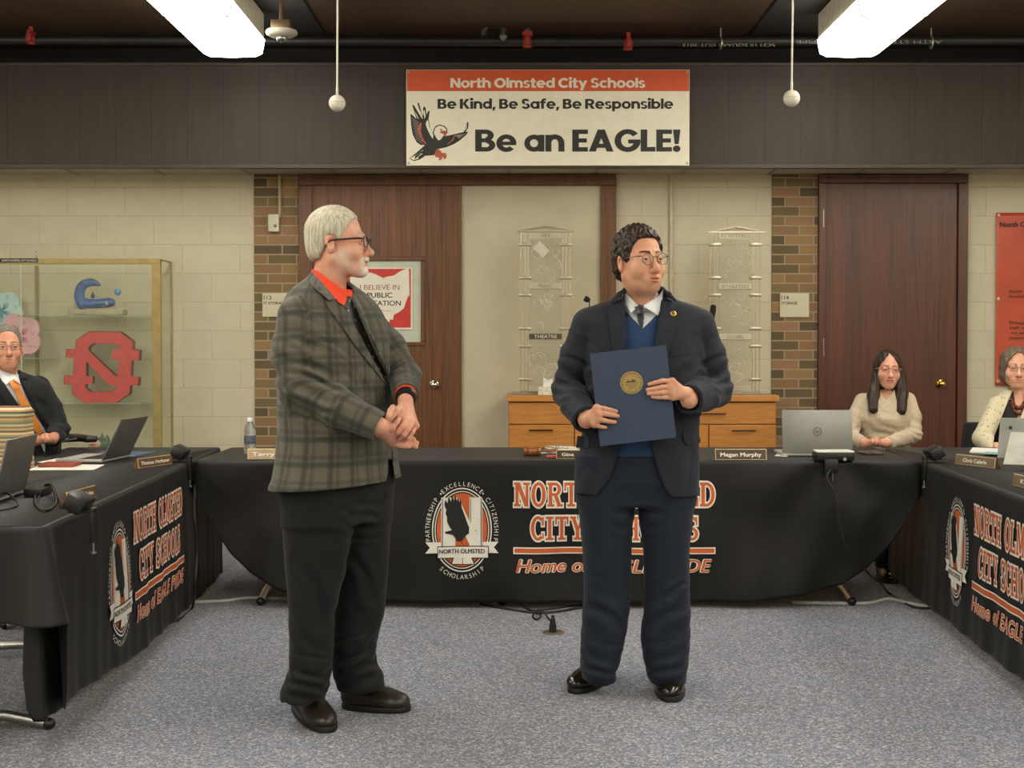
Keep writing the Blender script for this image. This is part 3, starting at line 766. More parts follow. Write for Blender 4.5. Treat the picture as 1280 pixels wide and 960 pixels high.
def nameplate(p, xdir, body, label, L=.255, h=.05, face='brown', tw=.7, edge=True, th=.62):
    t = thing('nameplate', label, 'nameplate', p, 'name plates on the tables')
    M = frame_from(p, xdir, -.15)
    obj('wedge_base', MB().prism([(-.002, 0), (.035, 0), (.004, h * .95)], -L / 2, L / 2, axis='x', M=M), M_WALNUT, t, smooth=False)
    if edge: obj('gold_border', MB().box(-L / 2, L / 2, -.006, -.002, 0, h, .001, M=M), M_GOLD, t, smooth=False)
    b_ = .0035
    obj('face_plate', MB().box(-L / 2 + b_, L / 2 - b_, -.0075, -.005, b_, h - b_, .0005, M=M), {'brown': M_PLATEB, 'tan': M_PLTAN, 'grey': M_PLGR, 'dark': M_WALNUT}[face], t, smooth=False)
    v, f = fit_text(body, L * tw, h * .36, .025)
    put2d(([(a, z + h * .32) for a, z in v], f), M, M_WHITE, t, 'engraved_name', -.0083)
    return t
def on_table(u, v): return PF(u, v, ZT)
nameplate(on_table(193.5, 583), on_table(214.5, 580) - on_table(172.5, 586), 'Thomas Herbster', 'dark wood nameplate at the far end of the left table, beyond the open laptop', .27, .047, 'dark', .86)
nameplate(on_table(102, 626.5), on_table(120, 621.5) - on_table(84, 632), 'Jo-Ann Rahn', 'dark wood nameplate behind the power box at the near end of the left table', .27, .047, 'dark', .75)
nameplate(Vector((P(350, 573, 6.9).x, 6.9, ZT)), (1, 0), 'Terry Groden', 'pale tan nameplate on the middle table beside the water bottle', .33, .055, 'tan', .86)
nameplate(Vector((P(726, 573, 6.93).x, 6.93, ZT)), (1, 0), 'Gina Gambino', 'small brown nameplate on the middle table beside the gavel', .25, .046, 'brown', .78)
nameplate(Vector((P(926, 576, 6.862).x, 6.862, ZT)), (1, 0), 'Megan Murphy', 'gold edged brown nameplate on the middle table to the right of the man in navy', .26, .056, 'brown', .8)
nameplate(on_table(1219, 583), on_table(1244, 586) - on_table(1194, 580), 'Chris Caleris', 'grey-brown nameplate on the right table before the woman in the cream cardigan', .272, .05, 'grey', .6)
nameplate(on_table(1284, 611), on_table(1300, 615) - on_table(1268, 607), 'Kelly', 'grey-brown nameplate cut off by the right edge of the photo', .27, .05, 'grey', .4)
# ================================================================ LAPTOPS
def laptop(hl, hr, lean, label, logo=False, depth=.24, h=.225, col=None, open_=1):
    """hl, hr: hinge ends as seen from BEHIND (left, right); base extends away from the viewer of the lid back"""
    hl = Vector(hl); hr = Vector(hr); x = (hr - hl).normalized(); y = Vector((0, 0, 1)).cross(x)
    L = (hr - hl).length; c = (hl + hr) / 2
    t = thing('laptop', label, 'laptop', c, 'open laptops')
    M = Matrix.Translation(c) @ Matrix((x, y, Vector((0, 0, 1)))).transposed().to_4x4()
    m = col or M_SILVER
    b = obj('keyboard_base', MB().box(-L / 2, L / 2, 0, depth, .002, .018, .004, M=M), mat('laptop_deck', '#b9b8b0', .4, .3), t)
    ky = MB()
    for i in range(12):
        for j in range(5): ky.box(-L / 2 + .02 + i * (L - .04) / 12, -L / 2 + .02 + (i + .86) * (L - .04) / 12, .02 + j * .022, .039 + j * .022, .018, .0195, 0, M=M)
    obj('keyboard', ky, M_BLACKPL, b, smooth=False)
    Lm = M @ Matrix.Translation((0, 0, .014)) @ Matrix.Rotation(lean, 4, 'X')
    lid = obj('lid', MB().box(-L / 2, L / 2, -.004, .004, 0, h, .004, M=Lm), m, t)
    obj('screen', MB().box(-L / 2 + .008, L / 2 - .008, .0041, .0046, .012, h - .01, 0, M=Lm), mat('dark_screen', '#101317', .15), lid, smooth=False)
    if logo:
        v, f = annulus(0, h * .5, .0225, .0225, .0035, 32)
        put2d((v, f), Lm, M_BLACKPL, lid, 'logo_badge', -.0046)
        v, f = fit_text('hp', .024, .022, .01, .3); put2d(([(a, z + h * .5 - .007) for a, z in v], f), Lm, M_BLACKPL, lid, 'logo_badge', -.0046)
    return t
laptop(on_table(127.5, 579), on_table(162, 571.5), .46, 'grey laptop open over white papers on the left table, seen from behind', col=mat('lid_grey', '#6e6c68', .45, .3))
laptop(on_table(31, 616) - Vector((0, .36, 0)) + Vector((.016, 0, 0)), on_table(31, 616), .22, 'grey laptop at the near left corner beside black cables', col=mat('lid_grey', '#6e6c68', .45, .3))
laptop(Vector((P(978, 570, 7.1).x, 7.1, ZT)), Vector((P(1066, 570, 7.1).x, 7.1, ZT)), -.12, 'silver laptop with round logo on the middle table, in front of the dark-haired woman', True, h=.228)
laptop(Vector((P(346, 570, 7.35).x, 7.35, ZT)), Vector((P(432, 570, 7.35).x, 7.35, ZT)), -.1, 'grey laptop mostly hidden behind the standing man in plaid', h=.215)
# tablet on its stand, right table
t = thing('tablet_computer', 'grey tablet on a kickstand at the right edge of the right table', 'tablet', on_table(1275, 586))
tc = on_table(1283, 588)
M = frame_from(tc, (.85, -.5), 0)
Ml = M @ Matrix.Translation((0, 0, .05)) @ Matrix.Rotation(-.35, 4, 'X')
obj('tablet_body', MB().box(-.13, .15, -.006, .006, 0, .2, .004, M=Ml), M_SILVER, t)
obj('kickstand', MB().prism([(-.09, 0), (.13, 0), (.11, .16), (-.07, .16)], -.075, -.07, M=M @ Matrix.Rotation(-.42, 4, 'X')), mat('stand_pale', '#b5b3a9', .45, .2), t, smooth=False)
obj('camera_lens', MB().lathe([(.008, 0), (.008, .003), (.0001, .003)], (0, 0, 0), 16, M=Ml @ Matrix.Translation((-.08, -.006, .15)) @ Matrix.Rotation(PI / 2, 4, 'X')), M_BLACKPL, t)
# ================================================================ PAPERS AND SMALL THINGS ON TABLES
def sheet(name, corners, m, label, cat, th=.001, group=None, z=ZT):
    ps = [PF(u, v, z) for u, v in corners]
    o = obj(name, MB().prism([(p.x, p.y) for p in ps], z, z + th, axis='z'), m, smooth=False); return tag(o, label, cat, group)
M_PAPER = mat('paper_white', '#d9d6cc', .7, var=.02)
sheet('paper_sheet', [(35, 588), (50, 580.5), (131, 581), (117, 587.5)], M_PAPER, 'white sheet of paper under the red notebook on the left table', 'paper')
sheet('blue_folder', [(118, 571), (128, 563.5), (195, 565), (166, 571.5)], mat('folder_blue', '#46566e', .6), 'blue paper folder lying behind the open laptop on the left table', 'folder', .002)
sheet('paper_sheet', [(46, 578), (72, 573), (105, 574), (60, 579.5)], M_PAPER, 'white paper beside the keyboard of the left open laptop', 'paper')
p0, p1 = PF(47, 584.5, ZT), PF(93, 584, ZT)
rt = tag(obj('notebook', MB().box(p0.x, p1.x, p0.y, p0.y + .13, ZT + .0014, ZT + .018, .003), mat('red_cover', '#8e3c2c', .5)), 'small red notebook lying on white paper on the left table', 'notebook')
sheet('paper_stack', [(1212, 566), (1216, 561), (1290, 564), (1290, 570)], M_PAPER, 'white papers in front of the woman in the cream cardigan', 'papers', .008)
sheet('teal_folder', [(1228, 567.5), (1232, 565), (1290, 567), (1290, 570.5)], mat('folder_teal', '#6fa0a0', .6), 'pale teal folder on the right table beside white papers', 'folder', .002, z=ZT + .009)
sheet('paper_sheet', [(968, 570), (972, 567), (986, 567.5), (984, 571)], M_PAPER, 'scrap of white paper beside the laptop with the round logo', 'paper')
# papers and eyeglasses by the gavel
t = thing('paper_pile', 'crumpled white papers behind the gavel on the middle table', 'papers', on_table(698, 566))
pm = MB(); 
for k in range(4):
    a = .25 * k - .3; c = on_table(697 + 3 * k, 566 - 1.2 * k); R = Matrix.Translation(c + Vector((0, 0, .004 * k + .002))) @ Matrix.Rotation(a, 4, 'Z') @ Matrix.Rotation(.03 * (k - 1), 4, 'Y')
    pm.box(-.085, .085, -.06, .06, 0, .003, .001, M=R)
obj('paper_sheet', pm, M_PAPER, t, smooth=False)
t = thing('eyeglasses', 'folded wire eyeglasses lying on white papers behind the gavel', 'eyeglasses', on_table(698, 562))
c = on_table(697, 564) + Vector((0, 0, .023)); mb = MB()
for s_ in (-1, 1): mb.tube([(c.x + s_ * .03 + .024 * math.cos(a), c.y, c.z + .016 * math.sin(a)) for a in [k * PI / 8 for k in range(16)]], .0016, 6, closed=True)
mb.tube([(c.x - .008, c.y, c.z + .004), (c.x, c.y, c.z + .008), (c.x + .008, c.y, c.z + .004)], .0015, 6)
mb.tube([(c.x - .054, c.y, c.z + .006), (c.x - .05, c.y + .03, c.z), (c.x + .05, c.y + .035, c.z - .006)], .0015, 6)
obj('wire_frame', mb, mat('wire_metal', '#8a8070', .35, .7), t)
# gavel
t = thing('gavel', 'wooden gavel lying on the middle table beside the man holding the folder', 'gavel', on_table(666, 572))
M_GAV = wood('gavel_wood', '#5a3016', '#94592c', .3, (60, 60, 60), .4)
c = on_table(665, 570) + Vector((0, 0, .025))
Rg = Matrix.Translation(c) @ Matrix.Rotation(.15, 4, 'Z') @ Matrix.Rotation(PI / 2, 4, 'Y')
obj('head', MB().lathe([(.0001, -.045), (.022, -.045), (.025, -.04), (.025, -.03), (.02, -.027), (.025, -.022), (.024, 0), (.025, .022), (.02, .027), (.025, .03), (.025, .04), (.022, .045), (.0001, .045)], (0, 0, 0), 24, M=Rg), M_GAV, t)
obj('handle', MB().tube([c, c + Vector((.05, .09, -.005)), c + Vector((.12, .2, -.013)), c + Vector((.14, .23, -.012))], [.006, .007, .011, .008], 12), M_GAV, t)
tag(obj('eraser', MB().box(P(683, 570, 7.0).x, P(696, 570, 7.0).x, 6.97, 7.03, ZT, ZT + .014, .004), mat('coral_red', '#b5533f', .6)), 'small coral red block beside the gavel', 'eraser')
# phone
tag(obj('smartphone', MB().box(P(1071, 565, 7.35).x, P(1096, 565, 7.35).x, 7.2, 7.36, ZT, ZT + .009, .004), mat('phone_dark', '#2b2a28', .25)), "dark smartphone lying before the dark-haired woman's hands", 'phone')
# water bottle
def bottle(p, label):
    t = thing('water_bottle', label, 'bottle', p)
    m, nt, b = _new('bottle_plastic'); b.inputs['Transmission Weight'].default_value = .85; b.inputs['Roughness'].default_value = .08; b.inputs['IOR'].default_value = 1.2; b.inputs['Base Color'].default_value = (.85, .9, .9, 1)
    pr = [(.0001, 0), (.028, 0), (.0315, .006)]
    for k in range(7): pr += [(.0315, .01 + k * .016), (.0295, .016 + k * .016), (.0315, .022 + k * .016)]
    pr += [(.031, .13), (.024, .152), (.014, .168), (.0125, .175), (.0125, .18), (.0001, .18)]
    obj('bottle_body', MB().lathe(pr, p, 24), m, t)
    obj('label_wrap', MB().lathe([(.0319, .055), (.0321, .056), (.0321, .098), (.0319, .099)], p, 24), mat('bottle_label', '#4c5560', .5, var=.35, vscale=90), t)
    obj('cap', MB().lathe([(.0145, .174), (.0145, .19), (.013, .193), (.0001, .193)], p, 20), mat('cap_white', '#dddcd6', .5), t)
bottle(Vector((P(312.5, 558, 7.25).x, 7.25, ZT)), 'clear plastic water bottle behind the pale tan nameplate')
# clamp-on power boxes
def clamp_box(p, yaw, label, roll=.5, out=(1, 0)):
    t = thing('power_box', label, 'power box', p, 'clamp-on power boxes')
    M = Matrix.Translation(p) @ Matrix.Rotation(yaw, 4, 'Z')
    obj('box_body', MB().box(-.065, .065, -.033, .033, -.02, .035, .006, M=M @ Matrix.Translation((0, 0, .04)) @ Matrix.Rotation(roll, 4, 'X')), M_BLACKPL, t)
    mb = MB().box(-.022, .022, -.06, -.045, -.09, .03, .003, M=M); mb.box(-.022, .022, -.06, .03, .012, .022, .003, M=M)
    obj('clamp', mb, M_BLACKPL, t)
    obj('screw', MB().tube([M @ Vector((0, -.052, -.09)), M @ Vector((0, -.052, -.125))], .004, 8), M_CHROME, t)
    obj('screw_tip', MB().lathe([(.0001, -.128), (.011, -.128), (.011, -.122), (.0001, -.122)], (0, 0, 0), 12, M=M @ Matrix.Translation((0, -.052, 0))), M_CHROME, t)
    return t
clamp_box(on_table(95, 646) + Vector((.0, .02, 0)), PI / 2, 'black power box clamped to the near end of the left table')
clamp_box(Vector((lx(6.9) - .035, 6.78, ZT)), PI / 2, 'black power box clamped at the inner corner of the left table')
clamp_box(Vector((rx_(6.75) + .04, 6.75, ZT)), -PI / 2, 'black power box clamped at the inner corner of the right table')
t = thing('power_box', 'black power box with white top clamped in front of the logo laptop', 'power box', Vector((P(1043, 575, 6.87).x, 6.86, ZT)), 'clamp-on power boxes')
a, b_ = P(1019, 575, 6.84).x, P(1066, 575, 6.84).x
obj('box_body', MB().box(a, b_, 6.80, 6.92, ZT + .003, ZT + .042, .004), M_BLACKPL, t)
obj('white_top', MB().box(a + .001, b_ - .001, 6.801, 6.919, ZT + .042, ZT + .05, .003), mat('white_plastic', '#d8d5ca', .4), t)
obj('indicator', MB().lathe([(.0085, 0), (.0085, .002), (.0001, .002)], P(1056, 574, 6.798), 16, M=Matrix.Rotation(PI / 2, 4, 'X')), mat('badge_grey', '#9a9a94', .4), t)
mb = MB().box(P(1033, 0, 6.8).x, P(1050, 0, 6.8).x, 6.785, 6.8, ZT - .06, ZT + .01, .003)
obj('clamp', mb, M_BLACKPL, t); obj('screw', MB().tube([P(1041, 590, 6.79), P(1041, 601, 6.79)], .004, 8), M_CHROME, t)
# ================================================================ CORDS
def smooth_path(pts, n=8):
    pts = [Vector(p) for p in pts]; out = []
    for i in range(len(pts) - 1):
        p0 = pts[max(i - 1, 0)]; p1 = pts[i]; p2 = pts[i + 1]; p3 = pts[min(i + 2, len(pts) - 1)]
        for k in range(n):
            t = k / n; out.append(.5 * ((2 * p1) + (p2 - p0) * t + (2 * p0 - 5 * p1 + 4 * p2 - p3) * t * t + (3 * p1 - p0 - 3 * p2 + p3) * t ** 3))
    out.append(pts[-1]); return out
def cord(name, pts, r, m, label, cat='cable', group=None):
    return tag(obj(name, MB().tube(smooth_path(pts), r, 8), m), label, cat, group)
def fl(u, v, r=.006): return PF(u, v, r)
cord('power_cable', [P(1038, 587, 6.775), P(1034, 598, 6.765), P(1044, 620, 6.755), P(1050, 660, 6.75), P(1062, 690, 6.75), P(1085, 716, 6.76), P(1102, 730, 6.8), fl(1112, 742), fl(1140, 758), fl(1165, 760)], .006, M_CORD, 'black cord hanging from the white-topped power box to the floor')
cord('power_cable', [Vector((lx(6.85) + .03, 6.82, .62)), P(243, 640, 6.6), P(246, 690, 6.6), P(243, 735, 6.55), fl(240, 760), fl(222, 776)], .006, M_CORD, 'black cord hanging at the inner corner of the left table')
cord('floor_cable', [fl(240, 753), fl(262, 752), fl(285, 751), fl(310, 747.5), fl(360, 748.5), fl(420, 748)], .009, M_WCORD, 'white cable on the carpet under the left end of the middle table', 'cable')
cord('floor_cable', [fl(990, 753), fl(1040, 754), fl(1085, 754), fl(1110, 749), fl(1135, 754), fl(1160, 758), fl(1176, 756)], .009, M_WCORD, 'white cable on the carpet under the right end of the middle table', 'cable')
cord('floor_cable', [fl(600, 755), fl(640, 762), fl(672, 766), fl(700, 764), fl(722, 760), fl(745, 757)], .006, M_CORD, 'black cord lying on carpet along the middle table hem', 'cable')
cord('floor_cable', [fl(652, 755), fl(664, 763), fl(690, 761), fl(715, 757), fl(740, 756)], .005, M_CORD, 'thinner black cord lying behind the longer one at the middle hem', 'cord')
# floor outlet and plug
fo = thing('floor_outlet', 'round metal floor outlet in the carpet in front of the middle table', 'floor outlet', PF(692, 791, 0))
obj('cover_ring', MB().lathe([(.049, 0), (.049, .004), (.044, .007), (.0001, .007)], PF(692, 791, 0), 32), mat('ring_metal', '#8f8068', .35, .8), fo)
pl = thing('power_plug', 'black plug with looped cord standing in the round floor outlet', 'plug', PF(691, 790, .007))
pc = PF(691, 790, .007)
obj('plug_body', MB().lathe([(.0001, 0), (.017, 0), (.017, .03), (.012, .05), (.008, .075), (.0001, .08)], pc, 16), M_BLACKPL, pl)
obj('cord', MB().tube(smooth_path([pc + Vector((0, 0, .07)), P(687, 775, pc.y - .02), P(679, 764, pc.y + .1), P(670, 763.5, pc.y + .2), PF(666, 771, .012), PF(672, 774, .008), PF(676, 769, .014), PF(668, 765, .006), PF(655, 758, .006)]), .005, 8), M_CORD, pl)
# cables on the near left table
def tb(u, v, z=.006): return PF(u, v, ZT + z)
cord('cable_coil', [tb(46, 632), tb(50, 618), tb(58, 606, .03), tb(66, 612, .03), tb(70, 628), tb(58, 638), tb(46, 632), tb(44, 620), tb(54, 608, .03), tb(64, 606, .04), tb(72, 620), tb(78, 634)], .0045, M_CORD, 'black cable coiled in loops beside the near nameplate on the left table', 'cable')
cord('cable_coil', [tb(-8, 622, .03), tb(6, 616, .03), tb(16, 622, .02), tb(22, 631), tb(10, 636), tb(-4, 638)], .004, M_CORD, 'thin black cable by the near left laptop at the photo edge', 'cable')
tag(obj('dock_box', MB().box(P(29, 620, 5.2).x, P(52, 620, 5.2).x, 5.2, 5.32, ZT, ZT + .03, .004), M_BLACKPL), 'small black dock box behind the near left laptop', 'dock')
# ================================================================ WALL AND CEILING THINGS
def prism_holes(mb, loops, y0, y1, mi=0):
    """extrude outline with holes (x,z) from y0 (front) to y1 (back)"""
    v, f = tess(loops)
    n = len(v); vs = [(p[0], y0, p[1]) for p in v] + [(p[0], y1, p[1]) for p in v]
    fs = [t for t in f] + [[n + i for i in t[::-1]] for t in f]
    o = 0
    for L in loops:
        k = len(L)
        for i in range(k): a, b_ = o + i, o + (i + 1) % k; fs.append([a, b_, n + b_, n + a])
        o += k
    bm = bmesh.new(); bv = [bm.verts.new(p) for p in vs]
    for q in fs:
        try: bm.faces.new([bv[i] for i in q])
        except ValueError: pass
    bmesh.ops.recalc_face_normals(bm, faces=bm.faces[:]); mb.from_bm(bm, mi); return mb
def pxl(pts, Y): return [(P(u, v, Y).x, P(u, v, Y).z) for u, v in pts]
def flat(vf, y, m, parent, name, ml=9e9):
    v, f = refine(vf[0], vf[1], ml); mb = MB(); mb.add([(a, y, z) for a, z in v], f); return obj(name, mb, m, parent, smooth=False)
def text_at(body, u0, u1, vb, capv, Y, m, parent, name, bold=.02, dy=0, shear=0, spacing=1.):
    """text whose box spans u0..u1, baseline at vb, cap top at capv (measured on plane Y)"""
    a = P(u0, vb, Y); b_ = P(u1, vb, Y); t = P(u0, capv, Y)
    v, f = fit_text(body, b_.x - a.x, t.z - a.z, bold, shear, spacing)
    return flat(([(x + (a.x + b_.x) / 2, z + a.z) for x, z in v], f), Y - dy, m, parent, name)
# heavy geometric sans glyphs for the sign (unit cap height)
def _o(cx, cy, r, w=.23): return ('a', cx, cy, r, r, 0, 360, w, w * .92)
BS_ = {
 'N': (.9, [('r', 0, 0, .25, 1), ('r', .65, 0, .9, 1), ('q', (0, 1), (.27, 1), (.9, 0), (.63, 0))]),
 'O': (1.04, [('a', .52, .5, .52, .52, 0, 360, .26, .23)]), 'C': (.92, [('a', .52, .5, .52, .52, 42, 318, .26, .23)]),
 'S': (.74, [('a', .36, .725, .34, .295, 15, 262, .23, .2), ('a', .37, .275, .37, .295, -165, 82, .23, .2)]),
 'B': (.8, [('r', 0, 0, .26, 1), ('r', .2, .8, .44, 1), ('r', .2, .42, .46, .6), ('r', .2, 0, .46, .2), ('a', .42, .735, .32, .265, -90, 90, .24, .19), ('a', .44, .29, .36, .29, -90, 90, .25, .2)]),
 'R': (.84, [('r', 0, 0, .26, 1), ('r', .2, .8, .46, 1), ('r', .2, .36, .46, .55), ('a', .43, .68, .37, .32, -90, 90, .25, .2), ('q', (.28, .45), (.56, .45), (.86, 0), (.56, 0))]),
 'K': (.86, [('r', 0, 0, .26, 1), ('q', (.54, 1), (.84, 1), (.46, .48), (.2, .42)), ('q', (.22, .56), (.46, .6), (.88, 0), (.57, 0))]),
 'E': (.62, [('r', 0, 0, .26, 1), ('r', .2, .8, .62, 1), ('r', .2, .41, .58, .6), ('r', .2, 0, .62, .2)]),
 'A': (.98, [('q', (.35, 1), (.63, 1), (.27, 0), (0, 0)), ('q', (.35, 1), (.63, 1), (.98, 0), (.71, 0)), ('r', .2, .17, .78, .36)]),
 'G': (1.0, [('a', .52, .5, .52, .52, 38, 360, .26, .22), ('r', .54, .37, 1.02, .55)]),
 'L': (.58, [('r', 0, 0, .26, 1), ('r', .2, 0, .58, .21)]), '!': (.3, [('q', (0, 1), (.3, 1), (.23, .34), (.07, .34)), _o(.15, .13, .15, .149)]),
 ',': (.28, [('q', (.06, .2), (.3, .2), (.16, -.2), (0, -.2))]),
 'o': (.8, [_o(.4, .38, .4)]), 'r': (.5, [('r', 0, 0, .24, .76), ('q', (.2, .5), (.52, .54), (.52, .78), (.2, .66))]),
 't': (.5, [('r', .1, .0, .34, .98), ('r', 0, .57, .5, .76), ('r', .2, 0, .5, .2)]),
 'h': (.76, [('r', 0, 0, .24, 1.04), ('a', .38, .38, .38, .4, 0, 180, .24, .22), ('r', .52, 0, .76, .4)]), 'n': (.76, [('r', 0, 0, .24, .76), ('a', .38, .38, .38, .4, 0, 180, .24, .22), ('r', .52, 0, .76, .4)]),
 'm': (1.2, [('r', 0, 0, .24, .76), ('a', .36, .4, .36, .38, 0, 180, .24, .22), ('r', .48, 0, .72, .42), ('a', .84, .4, .36, .38, 0, 180, .24, .22), ('r', .96, 0, 1.2, .42)]),
 'l': (.24, [('r', 0, 0, .24, 1.04)]), 'i': (.26, [('r', .01, 0, .25, .76), _o(.13, .97, .145, .144)]),
 'd': (.8, [_o(.39, .38, .39), ('r', .56, 0, .8, 1.04)]), 'b': (.8, [_o(.41, .38, .39), ('r', 0, 0, .24, 1.04)]), 'p': (.8, [_o(.41, .38, .39), ('r', 0, -.27, .24, .76)]), 'a': (.8, [_o(.39, .38, .39), ('r', .56, 0, .8, .76)]),
 'e': (.8, [('a', .4, .38, .4, .4, 0, 318, .23, .2), ('r', .08, .29, .79, .45)]), 'c': (.7, [('a', .4, .38, .4, .4, 45, 315, .23, .21)]),
 's': (.6, [('a', .3, .55, .28, .225, 20, 262, .2, .165), ('a', .3, .21, .3, .225, -160, 82, .2, .165)]),
 'y': (.8, [('q', (0, .76), (.27, .76), (.5, .2), (.32, -.02)), ('q', (.54, .76), (.8, .76), (.4, -.27), (.14, -.27))]),
 'f': (.52, [('r', .1, 0, .34, .82), ('r', 0, .57, .5, .76), ('a', .38, .76, .28, .28, 80, 180, .24, .2), ('r', .36, .84, .52, 1.04)]),
}
def union_polys(vs, fs):
    """non-overlapping triangulation of overlapping convex pieces"""
    from mathutils.geometry import delaunay_2d_cdt
    E = []
    cnt = {}
    for f in fs:
        for p, q in zip(f, f[1:] + f[:1]): cnt[(p, q)] = 1
    E = [k for k in cnt if (k[1], k[0]) not in cnt]
    P0 = np.array(vs); T = np.array([[f[0], f[k], f[k + 1]] for f in fs for k in range(1, len(f) - 1)]); TR = P0[T]
    r = delaunay_2d_cdt([Vector(p) for p in vs], E, [], 0, 1e-6)
    R = np.array([(p.x, p.y) for p in r[0]]); t = np.array([list(f) for f in r[2]]); c = R[t].mean(1)
    def cr(p, q, s): return (q[None, :, 0] - p[None, :, 0]) * (s[:, None, 1] - p[None, :, 1]) - (q[None, :, 1] - p[None, :, 1]) * (s[:, None, 0] - p[None, :, 0])
    a, b_, d_ = TR[:, 0], TR[:, 1], TR[:, 2]; w = (cr(a, b_, c), cr(b_, d_, c), cr(d_, a, c)); e = 1e-9
    ins = (((w[0] >= -e) & (w[1] >= -e) & (w[2] >= -e)) | ((w[0] <= e) & (w[1] <= e) & (w[2] <= e))).any(1)
    return [tuple(map(float, p)) for p in R], [list(map(int, f)) for f in t[ins]]
def sign_words(text, u0, u1, vb, capv, Y, m, parent, name, dy):
    A, B, T = P(u0, vb, Y), P(u1, vb, Y), P(u0, capv, Y); h = T.z - A.z
    tot = sum((BS_[c][0] if c != ' ' else .23) + .04 for c in text) - .04; sx = (B.x - A.x) / tot; x = 0; OV = []; OF = []
    for c in text:
        if c == ' ': x += .27; continue
        w, prims = BS_[c]; vs = []; fs = []
        for p in prims:
            o = len(vs)
            if p[0] == 'r': vs += [(p[1], p[2]), (p[3], p[2]), (p[3], p[4]), (p[1], p[4])]; fs.append([o, o + 1, o + 2, o + 3])
            elif p[0] == 'q': vs += list(p[1:]); fs.append([o, o + 1, o + 2, o + 3])
            else:
                v, f = arcband(p[1], p[2], p[3], p[4], p[5], p[6], p[7], 28, p[8]); vs += v; fs += [[o + i for i in k] for k in f]
        V, F = union_polys(vs, fs); o = len(OV)
        OV += [(A.x + (x + q[0]) * sx, A.z + q[1] * h) for q in V]; OF += [[o + i for i in k] for k in F]; x += w + .04
    return flat((OV, OF), Y - dy, m, parent, name)
# ---- banner sign on fascia
YB = YS - .03
sg = thing('school_sign', 'large white and orange school banner sign on the dark fascia', 'sign', P(685, 206, YB))
M_SIGNW = mat('sign_cream', '#e8e1cb', .5, var=.015); M_SIGNO = mat('sign_orange', '#d2552a', .5, var=.03); M_SIGNK = mat('sign_black', '#24241f', .55)
a, b_ = P(508, 207, YB), P(862, 87, YB)
obj('sign_panel', MB().box(a.x, b_.x, YB, YS - .013, a.z, b_.z, .002), M_SIGNW, sg, smooth=False)
flat(poly(pxl([(508.6, 114), (861.4, 114), (861.4, 87.5), (508.6, 87.5)], YB)), YB - .001, M_SIGNO, sg, 'orange_band')
sign_words('North Olmsted City Schools', 563, 806.5, 109.7, 97.7, YB, M_SIGNW, sg, 'lettering', .0022)
sign_words('Be Kind, Be Safe, Be Responsible', 547, 841.5, 136, 123.7, YB, M_SIGNK, sg, 'lettering', .0022)
sign_words('Be an EAGLE!', 594, 850.5, 189.5, 162, YB, M_SIGNK, sg, 'lettering', .0022)
def eg(pts): return pxl([(500 + x / 10.43, 120 + y / 10.43) for x, y in pts], YB)
M_RUST = mat('print_rust', '#b5583f', .6); M_GREYP = mat('print_grey', '#8d8b80', .6)
def ep(pts, m, lay, nm='eagle_print'): EAG.append((tess([eg(pts)]), m, lay))
EAG = []
ep([(135, 235), (160, 245), (215, 300), (160, 120), (180, 118), (235, 210), (290, 300), (225, 90), (245, 88), (290, 240), (305, 260), (300, 160), (318, 132), (335, 160), (345, 240), (372, 195), (388, 195), (372, 300), (395, 420), (437, 490), (470, 545), (520, 575), (590, 525), (700, 500), (830, 470), (880, 335), (895, 350), (888, 420), (850, 470), (885, 462), (870, 500), (780, 580), (700, 630), (600, 670), (480, 695), (450, 770), (400, 775), (330, 780), (255, 830), (180, 850), (118, 815), (220, 735), (325, 640), (270, 640), (215, 600), (165, 500), (145, 380)], M_SIGNK, 0)
for pts in ([(345, 330), (365, 310), (385, 410), (435, 490), (430, 560), (400, 520), (360, 440), (335, 370)], [(605, 520), (795, 402), (760, 440), (700, 490), (640, 515)], [(190, 195), (215, 235), (250, 310), (225, 280)], [(255, 180), (275, 215), (300, 300), (280, 280)], [(305, 200), (320, 180), (335, 260), (320, 300)], [(770, 465), (850, 425), (880, 360), (865, 430), (800, 480)]):
    ep(pts, M_SIGNW, 1)
for k in range(9):
    y = 285 + 34 * k; x = 150 + 7 * k
    ep([(x, y), (x + 6, y - 4), (x + 95, y + 62), (x + 92, y + 70)], M_GREYP, 1)
for k in range(4): ep([(700 + 14 * k, 520 + 3 * k), (705 + 14 * k, 514), (860 - 26 * k, 490 + 18 * k), (850 - 26 * k, 500 + 20 * k)], M_GREYP, 1)
ep([(265, 345), (283, 350), (272, 450), (295, 540), (345, 625), (320, 620), (260, 540), (232, 450), (240, 390)], M_RUST, 2)
ep([(708, 515), (720, 520), (690, 580), (625, 632), (612, 628), (670, 585)], M_RUST, 2)
ep([(425, 488), (443, 425), (472, 388), (520, 375), (578, 388), (612, 424), (618, 475), (575, 545), (535, 590), (495, 595), (455, 548)], M_SIGNK, 2)
ep([(440, 485), (455, 430), (480, 400), (520, 388), (570, 400), (600, 430), (605, 470), (560, 530), (530, 570), (500, 580), (470, 540)], M_SIGNW, 3)
ep([(515, 470), (560, 450), (600, 460), (608, 490), (595, 525), (575, 530), (570, 495), (540, 490)], M_RUST, 4)
ep([(520, 430), (535, 428), (550, 448), (535, 452)], M_SIGNK, 5)
ep([(130, 812), (260, 745), (300, 700), (330, 740), (250, 815), (180, 838)], M_SIGNW, 3)
for pts in ([(200, 780), (290, 730), (285, 745), (190, 830)], [(240, 790), (310, 745), (300, 770), (240, 825)], [(265, 740), (320, 690), (430, 700), (350, 770), (300, 760)]): ep(pts, M_SIGNK, 4)
